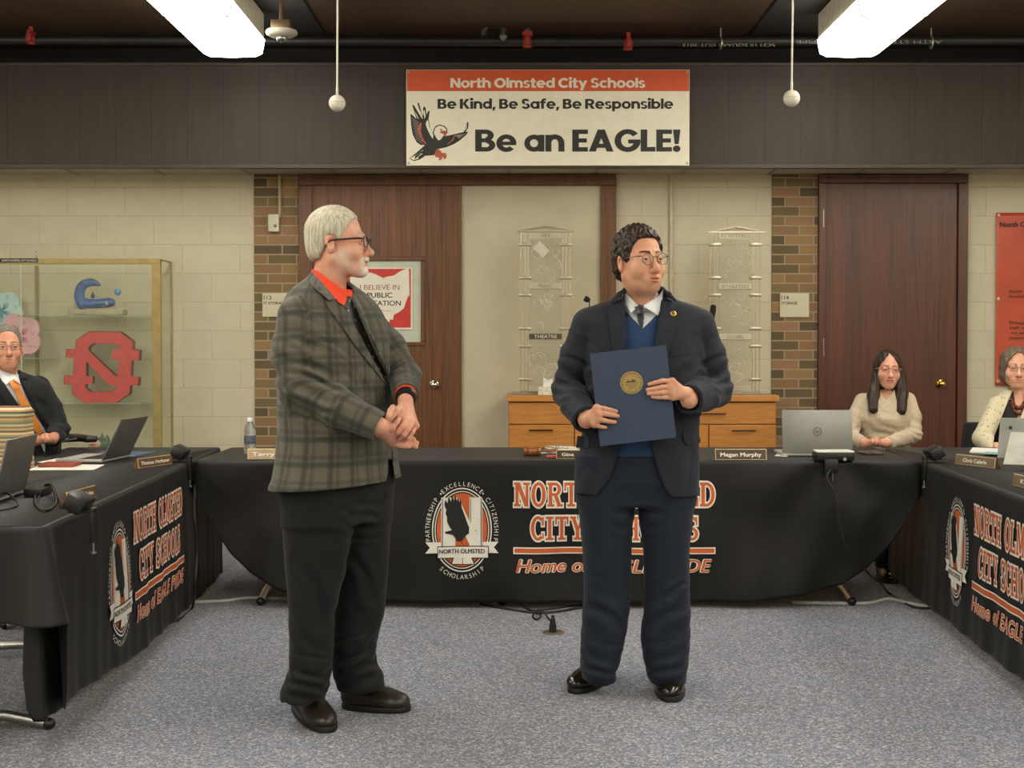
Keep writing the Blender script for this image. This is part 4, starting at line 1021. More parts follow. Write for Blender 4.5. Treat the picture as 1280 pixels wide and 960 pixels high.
ep([(470, 700), (500, 692), (535, 720), (550, 745), (590, 740), (607, 770), (600, 815), (575, 825), (560, 790), (530, 840), (505, 835), (510, 800), (470, 800), (440, 760), (465, 745)], M_RUST, 3)
mb = MB(); mats_ = []
for (v, f), m, lay in EAG:
    if m not in mats_: mats_.append(m)
    mb.add([(p[0], YB - .0012 - .0007 * lay, p[1]) for p in v], f, mats_.index(m))
obj('eagle_emblem', mb, mats_, sg, smooth=False)
for u, v in ((511, 90), (859, 90), (511, 204), (859, 204)):
    obj('screw', MB().lathe([(.009, 0), (.006, .004), (.0001, .005)], P(u, v, YB), 12, M=Matrix.Rotation(PI / 2, 4, 'X')), M_STEEL, sg)
# ---- room signs
M_RSIGN = mat('room_sign', '#c9c1a6', .5, var=.02)
def room_sign(u0, u1, v0, v1, num, word, w2, label):
    Y = YD - .012; t = thing('room_sign', label, 'sign', P((u0 + u1) / 2, v1, Y), 'room number signs')
    a, b_ = P(u0, v1, Y), P(u1, v0, Y)
    obj('plate', MB().box(a.x, b_.x, Y, YD, a.z, b_.z, .002), M_RSIGN, t, smooth=False)
    text_at(num, u0 + 1.6, u0 + 11, v0 + 8, v0 + 2.6, Y, M_BLACKP, t, 'room_number', .012, .001)
    text_at(word, u0 + 1.6, u0 + 1.6 + w2, v0 + 14, v0 + 10.6, Y, M_BLACKP, t, 'room_name', .02, .001)
room_sign(328, 364, 366.5, 396, '113', 'IT STORAGE', 28, 'cream room sign reading 113 IT Storage')
room_sign(975, 1011.5, 366.5, 396.5, '114', 'STORAGE', 20, 'cream room sign reading 114 Storage')
# ---- poster in the door window
YP = YW - .034
po = thing('poster', 'red and white Ohio poster taped in the door window', 'poster', P(474, 412, YP))
a, b_ = P(431.5, 412, YP), P(515.5, 334.5, YP)
obj('poster_sheet', MB().box(a.x, b_.x, YP, YP + .002, a.z, b_.z), mat('poster_white', '#ded7c8', .6, var=.02), po, smooth=False)
flat(poly(pxl([(433.5, 409.5), (513.5, 409.5), (513.5, 336), (433.5, 336)], YP)), YP - .001, mat('poster_red', '#bf2f26', .55), po, 'red_field')
oh = [(510, 335.6), (511.5, 360), (510.5, 370), (507.5, 377), (505, 385), (499, 390), (492.5, 393.5), (491, 400), (487.5, 399), (485, 408), (478, 409.3), (468, 404), (458, 409), (446, 402), (438, 400), (437.5, 346), (441, 342), (455, 341), (463, 340.5), (470, 343), (479, 347.5), (485, 345.5), (492, 344.5), (502, 338)]
flat(tess([pxl(oh, YP)]), YP - .0018, mat('poster_white', '#ded7c8', .6), po, 'state_shape')
flat(poly(pxl([(510.2, 335.6), (511.2, 335.6), (512, 370), (511, 370)], YP)), YP - .0016, mat('poster_white', '#ded7c8', .6), po, 'white_line')
M_PRB = mat('poster_brown', '#8e4a40', .6)
text_at('I BELIEVE IN', 450, 499.5, 362.2, 355.6, YP, M_PRB, po, 'lettering', .004, .0026)
text_at('PUBLIC', 459, 490.5, 372, 365.5, YP, M_BLACKP, po, 'lettering', .014, .0026)
text_at('EDUCATION', 447, 501, 382, 375.4, YP, M_BLACKP, po, 'lettering', .012, .0026)
text_at('#PublicEdProud', 458, 488, 389.3, 387, YP, M_GREYP, po, 'lettering', .0, .0026)
# ---- red wall poster on the right
YV = YW - .02
vp = thing('vinyl_banner', 'tall orange red vinyl banner on the block wall at right', 'banner', P(1300, 480, YV))
a, b_ = P(1244, 482, YV), P(1364, 266, YV)
mb = MB(); nx, nz = 30, 40; g0 = []
for i in range(nx + 1):
    for j in range(nz + 1):
        x = a.x + (b_.x - a.x) * i / nx; z = a.z + (b_.z - a.z) * j / nz
        g0.append((x, YV + .004 * math.sin(6 * x + 3 * z) * math.sin(9 * z), z))
mb.add(g0, [[i * (nz + 1) + j, (i + 1) * (nz + 1) + j, (i + 1) * (nz + 1) + j + 1, i * (nz + 1) + j + 1] for i in range(nx) for j in range(nz)])
vb_ = obj('vinyl_sheet', mb, mat('vinyl_red', '#b9492a', .42, var=.05, vscale=4), vp, angle=0); vb_.modifiers.new('thick', 'SOLIDIFY').thickness = .0015
YT = YV - .006
text_at('North Olmsted City Schools', 1250, 1356, 283.5, 277, YT, M_SIGNK, vp, 'lettering', .03, 0)
for k, (s_, w) in enumerate((('North Olmsted City Schools', 78), ('Students and families', 62))): text_at(s_, 1261, 1261 + w, 366 + k * 6, 362 + k * 6, YT, M_SIGNK, vp, 'lettering', .004, 0, .25)
for k, (s_, w, u) in enumerate((('Through our community,', 66, 1261), ('staff, parents and students', 74, 1262), ('we will be', 28, 1264), ('prepared for the future', 62, 1261))): text_at(s_, u, u + w, 405 + k * 6.3, 401 + k * 6.3, YT, M_SIGNK, vp, 'lettering', .004, 0, .25)
for u, v in ((1248.5, 269), (1248, 374), (1247.5, 477), (1360, 269), (1360, 477)):
    obj('grommet', MB().lathe([(.011, 0), (.011, .004), (.005, .005), (.005, .002), (.0001, .002)], P(u, v, YT), 14, M=Matrix.Rotation(PI / 2, 4, 'X')), M_STEEL, vp)
# ---- display case
YC = 9.32
dc = thing('display_case', 'brass framed glass display case on the left wall', 'display case', (P(60, 0, YC).x, YC, 0))
def cx(u): return P(u, 430, YC).x
def cz(v): return P(640, v, YC).z
xr = cx(201); xl = cx(-190); zt = cz(323.5); zb = .42
mb = MB(); bw = (201 - 190.5) / (FPX / YC)
mb.box(xr - bw, xr, YC, YC + .03, zb, zt, .003); mb.box(xl, xr, YC - .001, YC + .029, zt - .036, zt, .003); mb.box(xl, xr, YC - .001, YC + .029, zb, zb + .04, .003); mb.box(xl, xl + bw, YC, YC + .03, zb, zt, .003)
obj('brass_frame', mb, M_BRASS, dc, smooth=False)
mb = MB().box(xr - .012, xr, YW - .02, YW - .002, zb, zt, .002); mb.box(xr - .012, xr, YC + .03, YW - .002, zt - .012, zt, .002)
obj('rear_frame', mb, M_BRASS, dc, smooth=False)
obj('side_glass', MB().box(xr - .008, xr - .003, YC + .031, YW - .021, zb, zt - .013), M_GLASS, dc, smooth=False)
obj('front_glass', MB().box(xl + bw, xr - bw - .001, YC + .01, YC + .015, zb + .04, zt - .037), M_GLASS, dc, smooth=False)
obj('plinth', MB().box(xl, xr, YC + .005, YW - .003, 0, zb - .002, .004), M_DOOR, dc, smooth=False)
for u in (47, -60):
    mb = MB(); x = P(u, 430, YW).x; mb.box(x - .011, x + .011, YW - .014, YW - .002, zb, zt - .03)
    for k in range(44): mb.box(x - .003, x + .003, YW - .0155, YW - .0135, zb + .05 + k * .035, zb + .065 + k * .035)
    obj('shelf_standard', mb, mat('standard_bronze', '#8c7c58', .45, .5), dc, smooth=False)
x = cx(25.5); obj('glass_edge', MB().box(x - .004, x + .004, YC + .016, YC + .02, zb + .04, zt - .037), mat('glass_edge', '#c5cbb8', .3), dc, smooth=False)
M_SHELF = glass('shelf_glass', '#f0f5ee', .05, .15)
shelf_z = {}
for nm, u0, u1, v in (('a', 22, 189.5, 394), ('b', 30, 190.5, 504), ('c', -150, 53, 447.5), ('d', -190, 22, 560)):
    z = CAMH + (HORIZON - v) * (YC + .03) / FPX; shelf_z[nm] = z
    obj('glass_shelf', MB().box(P(u0, v, YC + .05).x, P(u1, v, YC + .05).x, YC + .04, YW - .016, z - .007, z, .001), M_SHELF, dc, smooth=False)
a, b_ = P(0, 328, YC), P(47.5, 323, YC)
obj('name_strip', MB().box(P(-60, 0, YC).x, b_.x, YC - .004, YC - .001, a.z, b_.z), M_BLACKP, dc, smooth=False)
text_at('NORTH OLMSTED CITY SCHOOLS', 2, 46, 326.8, 324.3, YC - .004, M_WHITE, dc, 'lettering', .01, .001)
# blue wave sculpture
YO = 9.44
def q4(pts): return pxl([(x / 3.69, 300 + y / 3.69) for x, y in pts], YO)
wv = thing('wave_sculpture', 'blue wave sculpture with ball on the upper shelf of the glass case', 'sculpture', P(125, 393, YO))
zs = shelf_z['a']
C1 = smooth_path([Vector((x, 0, y)) for x, y in q4([(378, 296), (366, 260), (372, 225), (392, 203), (425, 196), (457, 206)])], 5)
def thick_curve(mb, pts, rs, sy=.8, n=14):
    k = len(pts); rr = [float(np.interp(i / (k - 1), np.linspace(0, 1, len(rs)), rs)) for i in range(k)]
    y0 = pts[0].y; b0 = len(mb.v); mb.tube(pts, rr, n)
    for i in range(b0, len(mb.v)): mb.v[i].y = y0 + (mb.v[i].y - y0) * sy
    return mb
mb = MB(); pts = [Vector((p.x, YO, p.z)) for p in C1]
thick_curve(mb, pts, [.036, .036, .034, .032, .028, .012])
C2 = smooth_path([Vector((x, YO, y)) for x, y in q4([(372, 285), (392, 292), (440, 294), (500, 289), (516, 289)])], 5)
thick_curve(mb, C2, [.036, .036, .032, .034, .026])
mb.ball(C2[-1], (.022, .02, .028)); mb.ball(pts[-1], (.012, .012, .012)); mb.ball(pts[0], (.036, .029, .036))
obj('wave', mb, mat('glaze_blue', '#1f4f92', .25, var=.25, vscale=20), wv)
c = Vector((*q4([(428, 256)])[0], 0)); obj('drop', MB().lathe([(.0001, -.022), (.012, -.016), (.015, -.004), (.009, .012), (.0001, .03)], (c.x, YO, c.y), 16), mat('drop_navy', '#1c3050', .3), wv)
a = q4([(352, 320)])[0]; b_ = q4([(577, 345)])[0]
obj('plinth', MB().box(a[0], b_[0], YO - .06, YO + .06, zs + .001, a[1], .006), mat('plinth_stone', '#a69c80', .7, bs=80), wv)
c = q4([(543, 240)])[0]; obj('ball', MB().ball((c[0], YO, c[1]), .0245), mat('ball_blue', '#3f86b8', .35), wv)
c2 = q4([(543, 325)])[0]; obj('rod', MB().tube([(c[0], YO, c2[1] - .005), (c[0], YO, c[1])], .003, 8), mat('rod_clear', '#b8b8a8', .3), wv)
c = q4([(497, 291)])[0]; obj('inset', MB().ball((c[0], YO - .022, c[1]), (.011, .008, .016)), mat('inset_pale', '#aaa294', .5), wv)
# red N-O emblem block
YE = 9.42
def q7(pts): return pxl([(x / 4, 380 + y / 4) for x, y in pts], YE)
em = thing('letter_emblem', 'red interlocked N and O letter block on the lower glass shelf', 'emblem', (P(128, 503, YE).x, YE, shelf_z['b']))
outer = [(445, 125), (600, 127), (662, 172), (662, 213), (697, 218), (693, 268), (657, 265), (652, 345), (692, 350), (688, 392), (650, 390), (645, 432), (580, 478), (420, 478), (362, 430), (362, 388), (322, 385), (325, 340), (367, 342), (372, 258), (330, 255), (334, 212), (378, 212), (380, 170)]
h1 = [(438, 215), (445, 195), (468, 181), (575, 183), (598, 197), (597, 215), (562, 214), (558, 262), (596, 264), (588, 348), (575, 346)]
h2 = [(430, 270), (545, 390), (587, 393), (583, 408), (560, 422), (450, 425), (425, 405), (425, 385), (462, 383), (462, 347), (430, 345)]
zoff = shelf_z['b'] + .001 - min(p[1] for p in q7(outer))
def up(L): return [(a, z + zoff) for a, z in q7(L)]
M_EMB = mat('emblem_red', '#c4333a', .5, var=.1, vscale=25); M_EMD = mat('emblem_edge', '#5c1c18', .5)
obj('letter_face', prism_holes(MB(), [up(outer), up(h1), up(h2)], YE - .002, YE + .004), M_EMB, em, smooth=False)
def grow(L, k): 
    c = (sum(p[0] for p in L) / len(L), sum(p[1] for p in L) / len(L)); return [(c[0] + (p[0] - c[0]) * k, c[1] + (p[1] - c[1]) * k) for p in L]
obj('letter_body', prism_holes(MB(), [[(a, max(z, shelf_z['b'] + .001)) for a, z in up(grow(outer, 1.025))], up(grow(h1, .95)), up(grow(h2, .95))], YE + .004, YE + .05), M_EMD, em, smooth=False)
obj('label_card', MB().box(P(182, 500, YE).x, P(192, 500, YE).x, YE, YE + .01, shelf_z['b'] + .001, shelf_z['b'] + .025), mat('card_grey', '#a9a79c', .6), em, smooth=False)
# petal flowers
def flower(uc, vc, R, Y, col, edge, label, n=5, rot=.3, zmin=None):
    t = thing('flower_cutout', label, 'flower', P(uc, vc + R, Y))
    s = Y / FPX; c = P(uc, vc, Y)
    L = []
    for i in range(120):
        a = 2 * PI * i / 120; L.append((c.x + R * s * (.80 + .20 * abs(math.cos(n * (a - rot) / 2)) ** .7) * math.cos(a), c.z + R * s * (.80 + .20 * abs(math.cos(n * (a - rot) / 2)) ** .7) * math.sin(a)))
    if zmin is not None: L = [(x, max(z, zmin)) for x, z in L]
    m, nt, b = _new(label[:12]); 
    nt.links.new(ramp(nt, noise_n(nt, coords(nt), 18, 5), [(.15, edge), (.45, col)]), b.inputs['Base Color']); b.inputs['Roughness'].default_value = .6
    obj('petals', MB().prism(L, Y, Y + .03, bev=.004), m, t, smooth=False)
    mb = MB()
    for k in range(n):
        for d in (-.3, -.1, .1, .3):
            a = rot + 2 * PI * k / n + d; r1 = R * s * (.55 - .5 * abs(d)); mb.tube([(c.x, Y - .002, c.z), (c.x + r1 * math.cos(a), Y - .002, c.z + r1 * math.sin(a))], [.006, .0015], 6)
    obj('veins', mb, mat('vein_' + edge[1:], edge, .6), t)
    return t
zc = shelf_z['c']
flower(23, 420, 29, 9.43, '#dba6b2', '#a8506c', 'pink flower cutout above the head of the man in the orange tie', rot=PI / 2 + .35, zmin=zc + .002)
flower(2, 389, 27, 9.53, '#b4d2d6', '#5b8ba0', 'pale blue flower cutout at the left edge, behind the pink one', rot=.9, zmin=None)
# small creature sculpture at table height
t = thing('creature_sculpture', 'small green spiky sculpture with a pink face behind the open laptop', 'sculpture', P(125, 562, 9.45))
c = P(124, 552, 9.45)
obj('body', MB().ball((c.x, 9.45, c.z - .02), (.075, .05, .05), 20), mat('glaze_green', '#3d5a48', .4, var=.2), t)
for k, (dx, h) in enumerate(((-.055, .05), (-.02, .045), (.02, .06), (.055, .05))):
    obj('spike', MB().lathe([(.022, 0), (.016, h * .5), (.0001, h)], (c.x + dx, 9.45, c.z), 12), mat('glaze_green', '#3d5a48', .4), t)
obj('face', MB().ball((c.x - .02, 9.41, c.z - .015), (.045, .03, .035), 18), mat('face_pink', '#c49a8a', .5), t)
obj('mouth', MB().ball((c.x - .025, 9.385, c.z - .015), (.02, .012, .007), 14), mat('mouth_red', '#a03a34', .4), t)
tag(obj('stone_block', MB().box(P(100, 0, 9.4).x, P(140, 0, 9.4).x, 9.38, 9.52, zb + .041, c.z - .071, .004), mat('plinth_stone', '#a69c80', .7)), 'stone block under the small green spiky sculpture', 'block')
# ---- credenza
YK = 9.15
M_HONEY = wood('honey_maple', '#a5662a', '#c98a40', .4, (1.2, 22, 22), .25, '#b97a35')
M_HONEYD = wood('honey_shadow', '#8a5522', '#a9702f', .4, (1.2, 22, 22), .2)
cr_ = thing('credenza', 'honey maple credenza with drawers against the back wall', 'cabinet', (P(803, 0, YK).x, YK, 0))
a = P(635, 497, YK); b_ = P(971.5, 497, YK); ztop = P(640, 494, YK).z
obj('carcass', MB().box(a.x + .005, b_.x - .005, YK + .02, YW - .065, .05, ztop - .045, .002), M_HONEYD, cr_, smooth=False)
obj('top', MB().box(a.x - .008, b_.x + .012, YK - .02, YW - .065, ztop - .043, ztop, .004), M_HONEY, cr_, smooth=False)
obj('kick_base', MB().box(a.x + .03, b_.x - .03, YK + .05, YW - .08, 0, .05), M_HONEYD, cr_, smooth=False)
def drawer(u0, u1, v0, v1, hu=None, hv=None, kind='drawer'):
    A, B = P(u0 + .6, v1 - .6, YK), P(u1 - .6, v0 + .6, YK)
    d = obj(kind, MB().box(A.x, B.x, YK, YK + .019, A.z, B.z, .002), M_HONEY, cr_, smooth=False)
    if hu:
        h = MB(); c = P(hu, hv, YK)
        h.tube([(c.x - .08, YK - .026, c.z), (c.x + .08, YK - .026, c.z)], .005, 8)
        for k in (-.055, .055): h.tube([(c.x + k, YK - .026, c.z), (c.x + k, YK + .002, c.z)], .004, 8)
        obj('handle', h, mat('handle_bronze', '#3a2818', .35, .7), d)
drawer(636, 803, 503, 530.5, 718, 517); drawer(803, 970.5, 503, 530.5, 892, 517)
drawer(636, 718, 530.5, 562, 676, 537.5); drawer(718, 886, 530.5, 562, 802, 538); drawer(886, 970.5, 530.5, 562, 929, 538)
drawer(636, 718, 562, 650, 676, 572); drawer(718, 886, 562, 650, 802, 572); drawer(886, 970.5, 562, 650, 929, 572)
# ---- acrylic award towers
def tower(u0, u1, vt, vr, label, words, vs_words, dark, light, seed, pads):
    Y = 9.32; t = thing('award_tower', label, 'award display', (P((u0 + u1) / 2, 0, Y).x, Y, ztop), 'acrylic award towers')
    um = (u0 + u1) / 2; zb_ = ztop + .001
    a, b_ = P(u0 + 5, 0, Y).x, P(u1 - 5, 0, Y).x
    rf = MB(); L = pxl([(u0, vr + 2.2), (u0, vr + .6), (um, vt), (u1, vr + .6), (u1, vr + 2.2)], Y)
    LI = pxl([(u0 + 9, vr - .4), (um, vt + 1.8), (u1 - 9, vr - .4)], Y)
    prism_holes(rf, [L, LI], Y - .02, Y + .02); obj('pediment_rim', rf, M_STEEL, t, smooth=False)
    obj('pediment_panel', MB().prism(LI, Y - .004, Y + .004), M_ACRYL, t, smooth=False)
    zr = P(0, vr + 2, Y).z
    for x in (a, a + .028, a + .05, b_ - .05, b_ - .028, b_): obj('rod', MB().tube([(x, Y, zb_), (x, Y, zr)], .0034, 8), M_STEEL, t)
    pa, pb = a + .058, b_ - .058
    edges = [vr + 12] + vs_words[1:] + [487]
    rs = random.Random(seed)
    zz = [P(0, v, Y).z for v in (vr + 11.5, vs_words[1], vs_words[2], 484)]
    for k in range(3):
        zt_, zb2 = zz[k] - (.012 if k else 0), zz[k + 1] + .012
        p = obj('acrylic_panel', MB().box(pa, pb, Y - .004, Y + .004, zb2, zt_, .001), M_ACRYL, t, smooth=False)
        e = MB()   # etched line art
        for _ in range(9):
            cx_, cz_ = rs.uniform(pa + .04, pb - .04), rs.uniform(zb2 + .06, zt_ - .06); r = rs.uniform(.02, .05); a0 = rs.uniform(0, 6)
            n_ = rs.choice([4, 7, 10]); sweep = rs.uniform(2, 5)
            e.tube([(cx_ + r * math.cos(a0 + sweep * j / n_) * (1 + .4 * math.sin(3 * j)), Y - .006, cz_ + r * math.sin(a0 + sweep * j / n_)) for j in range(n_ + 1)], .0012, 5)
        obj('etching', e, mat('etched_line', '#d9d3c0', .5), p)
    if seed == 1:
        c = P(676.5, 312, Y); s_ = .058
        obj('etched_square', MB().prism([(c.x - s_, c.z + .01), (c.x - .01, c.z + s_), (c.x + s_, c.z - .005), (c.x + .012, c.z - s_)], Y - .0075, Y - .0045), mat('etched_pale', '#c9c2ad', .5), t, smooth=False)
    for k, w in enumerate(words):
        v = vs_words[k]; A, B = P(0, v + 3.4, Y), P(0, v - 3.4, Y)
        m = mat('strip_dark', '#4c463a', .4, .4) if dark[k] else mat('strip_pale', '#b9b29c', .4, .3)
        s2 = obj('title_strip', MB().box(pa, pb, Y - .012, Y - .004, A.z, B.z, .001), m, t, smooth=False)
        L_ = (pb - pa) * light[k]; vv, ff = fit_text(w, L_, (B.z - A.z) * .62, .0)
        flat(([(q[0] + (pa + pb) / 2, q[1] + A.z + (B.z - A.z) * .2) for q in vv], ff), Y - .0128, M_WHITE if dark[k] else mat('etched_dark', '#5f5848', .5), s2, 'lettering')
    for v in pads:
        for x in (a + .03, b_ - .03):
            z = P(0, v, Y).z; obj('clip', MB().box(x - .042, x + .042, Y - .014, Y + .008, z - .012, z + .008, .003), M_STEEL, t)
    obj('base', MB().box(a - .06, b_ + .05, Y - .06, Y + .08, ztop + .0005, ztop + .014, .003).box(a - .01, b_, Y - .055, Y + .04, ztop + .014, ztop + .022, .002), mat('base_grey', '#8f897a', .4, .3), t, smooth=False)
    return t
PADS = (305.5, 347, 368.5, 410.5, 432.5, 474)
tower(646, 718, 281.5, 288, 'clear acrylic tower with ART and THEATRE strips on the left of the credenza', ('ART', 'MUSIC', 'THEATRE'), [294.5, 357.5, 420.5], (0, 0, 1), (.28, .45, .7), 1, PADS)
tower(884, 956, 282.5, 289.5, 'clear acrylic tower with ACADEMICS strip on the right of the credenza', ('ACADEMICS', 'ATHLETICS', 'CLUBS'), [294.5, 358, 421], (0, 0, 0), (.93, .85, .5), 2, PADS)
# tissue box
t = thing('tissue_box', 'white tissue box on the credenza beside the left acrylic tower', 'tissue box', P(682, 492, 9.22))
a, b_ = P(672.5, 493, 9.22), P(700, 484.5, 9.22)
obj('carton', MB().box(a.x, b_.x, 9.145, 9.25, ztop + .001, ztop + .055, .002), mat('carton_print', '#cfc9b6', .6, var=.16, vscale=55), t, smooth=False)
mb = MB(); bx = P(685, 0, 9.25).x
mb.add([(bx - .035, 9.17, ztop + .054), (bx + .035, 9.19, ztop + .054), (bx + .03, 9.18, ztop + .115), (bx - .005, 9.19, ztop + .085), (bx - .03, 9.195, ztop + .12), (bx, 9.22, ztop + .054), (bx, 9.215, ztop + .1)], [[0, 1, 3], [1, 2, 3], [0, 3, 4], [0, 4, 5], [4, 6, 5], [1, 5, 6], [1, 6, 2], [3, 2, 6], [3, 6, 4]])
obj('tissue', mb, M_PAPER, t)
# gooseneck microphones on the credenza
def mic(u, v, label, du, dv, base_u):
    t = thing('gooseneck_microphone', label, 'microphone', (P(base_u, 0, 9.18).x, 9.18, ztop), 'microphones on the credenza')
    b0 = Vector((P(base_u, 0, 9.18).x, 9.18, ztop))
    tip = P(u, v, 9.15); end = P(u + du, v + dv, 9.15)
    obj('neck', MB().tube(smooth_path([b0 + Vector((0, 0, .02)), b0.lerp(tip, .5) + Vector((.012, 0, 0)), tip]), .004, 8), M_BLACKPL, t)
    obj('foam_head', MB().tube([tip, tip.lerp(end, .1), tip.lerp(end, .5), tip.lerp(end, .9), end], [.008, .016, .02, .02, .012], 14), mat('foam_black', '#141414', .9, bs=300), t)
    obj('base', MB().lathe([(.038, 0), (.038, .012), (.03, .02), (.0001, .022)], b0 + Vector((0, 0, .0005)), 24), M_BLACKPL, t)
mic(889.5, 401, 'black gooseneck microphone before the ACADEMICS tower', 2.5, -20, 897)
mic(737, 376, 'black gooseneck microphone behind the shoulder of the man holding the folder', -6.5, -3.5, 727)
# ---- ceiling things
YPP = 8.95
def pz(v, Y=YPP): return CAMH + (HORIZON - v) * Y / FPX
M_PIPE = mat('pipe_black', '#1d1b19', .5, var=.15); M_RED = mat('pipe_red', '#8f2a1c', .45); M_PIPEB = mat('pipe_brown', '#4a3626', .5)
sp = thing('sprinkler_pipe', 'long black sprinkler pipe with red fittings under the ceiling', 'pipe', (0, YPP, pz(54)))
obj('main_pipe', MB().tube([(-4.6, YPP, pz(51)), (0, YPP, pz(54)), (4.6, YPP, pz(52))], .03, 16), M_PIPE, sp)
for u, v in ((40, 48), (659, 52), (785, 55)):
    c = P(u, v, YPP); f_ = MB().tube([c - Vector((.028, 0, 0)), c + Vector((.028, 0, 0))], .042, 16); f_.tube([c + Vector((0, -.02, -.045)), c + Vector((0, -.02, .07))], .016, 10); f_.box(c.x - .012, c.x + .012, YPP - .065, YPP - .02, c.z - .03, c.z + .045, .004)
    obj('red_fitting', f_, M_RED, sp)
c = P(659.5, 40, YPP); obj('drop_pipe', MB().tube([(c.x, YPP, c.z), (c.x, YPP, ZC - .003)], .026, 12), M_PIPE, sp)
obj('red_collar', MB().tube([(c.x, YPP, c.z + .0), (c.x, YPP, c.z - .03)], .036, 14), M_RED, sp)
e = [P(629, 56, YPP), P(629, 44, YPP), P(629, 34, YPP), P(622, 31.5, YPP), P(610, 33, YPP), P(605, 38, YPP), P(605, 45, YPP)]
obj('elbow_pipe', MB().tube(smooth_path(e, 5), .022, 12), M_PIPE, sp)
obj('drain_valve', MB().tube([P(629, 45, YPP), P(629, 52, YPP)], .032, 12), mat('valve_grey', '#77746a', .4, .7), sp)
for u, v in ((901, 54), (1164, 53)):
    c = P(u, v, YPP); h = MB().tube([(c.x + .0, YPP + .038 * math.cos(k * PI / 8), c.z + .038 * math.sin(k * PI / 8)) for k in range(16)], .006, 8, closed=True)
    h.tube([(c.x, YPP, c.z + .038), (c.x, YPP, ZC - .002)], .005, 8)
    obj('pipe_hanger', h, M_STEEL, sp)
vv, ff = fit_text('ASTM STEEL SPRINKLER PIPE', .95, .022, .0)
mb = MB(); M_PT = mat('pipe_text', '#8a8276', .6); c = P(1085, 53, YPP)
mb.add([(c.x - a, YPP - .0312 - 0 * z, c.z + .006 - z) for a, z in vv], ff); obj('lettering', mb, M_PT, sp, smooth=False)
vv, ff = fit_text('SCH 10 SQUARE CUT 2013', .6, .02, .0)
mb = MB(); c = P(910, 57, YPP); mb.add([(c.x - a, YPP - .0312, c.z + .006 - z) for a, z in vv], ff); obj('lettering', mb, M_PT, sp, smooth=False)
for xb0, xb1 in ((LXC - .12, LXC + .48), (RXC - .5, RXC + .12)):
    struct(obj('ceiling_beam', MB().box(xb0, xb1, YR + .01, 9.1, ZC - .012, ZC), mat('upper_black', '#1e1a17', .8), smooth=False))
# hanging ball microphones
def hang(u, v, label):
    Y = 6.0; c = P(u, v, Y); t = thing('hanging_microphone', label, 'hanging microphone', (c.x, Y, ZC), 'hanging microphones')
    mw = mat('mic_white', '#cfc8b6', .5, var=.03)
    obj('cord', MB().tube([(c.x, Y, ZC - .004), (c.x + .003, Y, c.z + .4), (c.x, Y, c.z + .07)], .0042, 8), mw, t)
    obj('ball_head', MB().ball(c, .0365, 28), mw, t)
    obj('seam_ring', MB().tube([(c.x + .0366 * math.cos(k * PI / 16), Y + .0366 * math.sin(k * PI / 16), c.z + .002) for k in range(32)], .0008, 6, closed=True), mat('mic_seam', '#8f8a7c', .5), t)
    obj('collar', MB().lathe([(.0055, .03), (.0055, .07), (.0035, .076), (.0001, .076)], c, 14), mw, t)
    obj('ceiling_plate', MB().lathe([(.0001, -.008), (.03, -.006), (.035, 0)], (c.x, Y, ZC - .001), 20), mw, t)
hang(421.5, 129, 'white ball microphone hanging on a cord to the left of the sign')
hang(989.5, 123, 'white ball microphone hanging on a cord to the right of the sign')
# sensor on a drop rod
Y = 8.0; c = P(352, 42, Y)
t = thing('ceiling_sensor', 'white disc sensor with silver dome on a brown rod near the left light', 'sensor', (c.x, Y, ZC))
obj('rod', MB().tube([(c.x, Y, ZC - .014), (c.x, Y, c.z + .06)], .014, 10), M_PIPEB, t)
obj('junction_box', MB().box(c.x - .055, c.x + .055, Y - .05, Y + .05, c.z + .018, c.z + .072, .004), mat('box_bronze', '#6d5a42', .4, .5), t)
obj('disc', MB().lathe([(.0001, -.02), (.07, -.018), (.09, -.004), (.093, .006), (.088, .018), (.0001, .02)], c, 32), mat('disc_white', '#c9c2b0', .45), t)
obj('dome', MB().ball((c.x, Y, c.z - .026), (.03, .03, .028)), mat('dome_chrome', '#b5b2aa', .12, 1.), t)
# ================================================================ IMPLICIT-SURFACE MODELLING (smooth unions meshed with surface nets)
class G:
    """regular grid of sample points"""
    def __init__(s, lo, hi, h):
        s.lo = np.array(lo, np.float32); s.h = h
        n = [int(math.ceil((b - a) / h)) + 1 for a, b in zip(lo, hi)]
        s.ax = [s.lo[i] + h * np.arange(n[i], dtype=np.float32) for i in range(3)]
        s.x, s.y, s.z = np.meshgrid(*s.ax, indexing='ij', sparse=True)
        s.n = n
    def full(s): return np.broadcast_arrays(s.x, s.y, s.z)
class Pts:
    """arbitrary points with the same x,y,z interface"""
    def __init__(s, v):
        v = np.asarray(v, np.float32); s.x, s.y, s.z = v[:, 0], v[:, 1], v[:, 2]
class Loc:
    """points seen in a local frame: p_local = R^T (p - o) / k"""
    def __init__(s, g, M):
        inv = np.array(M.inverted(), np.float32)
        s.x = inv[0, 0] * g.x + inv[0, 1] * g.y + inv[0, 2] * g.z + inv[0, 3]
        s.y = inv[1, 0] * g.x + inv[1, 1] * g.y + inv[1, 2] * g.z + inv[1, 3]
        s.z = inv[2, 0] * g.x + inv[2, 1] * g.y + inv[2, 2] * g.z + inv[2, 3]
def smin(a, b, k):
    h = np.clip(.5 + .5 * (b - a) / k, 0, 1); return b + (a - b) * h - k * h * (1 - h)
def smax(a, b, k): return -smin(-a, -b, k)
def cap(g, a, b, ra, rb):
    a = np.array(a, np.float32); b = np.array(b, np.float32); d = b - a; L2 = float(d @ d) + 1e-12
    px, py, pz = g.x - a[0], g.y - a[1], g.z - a[2]
    t = np.clip((px * d[0] + py * d[1] + pz * d[2]) / L2, 0, 1)
    return np.sqrt((px - t * d[0]) ** 2 + (py - t * d[1]) ** 2 + (pz - t * d[2]) ** 2) - (ra + (rb - ra) * t)
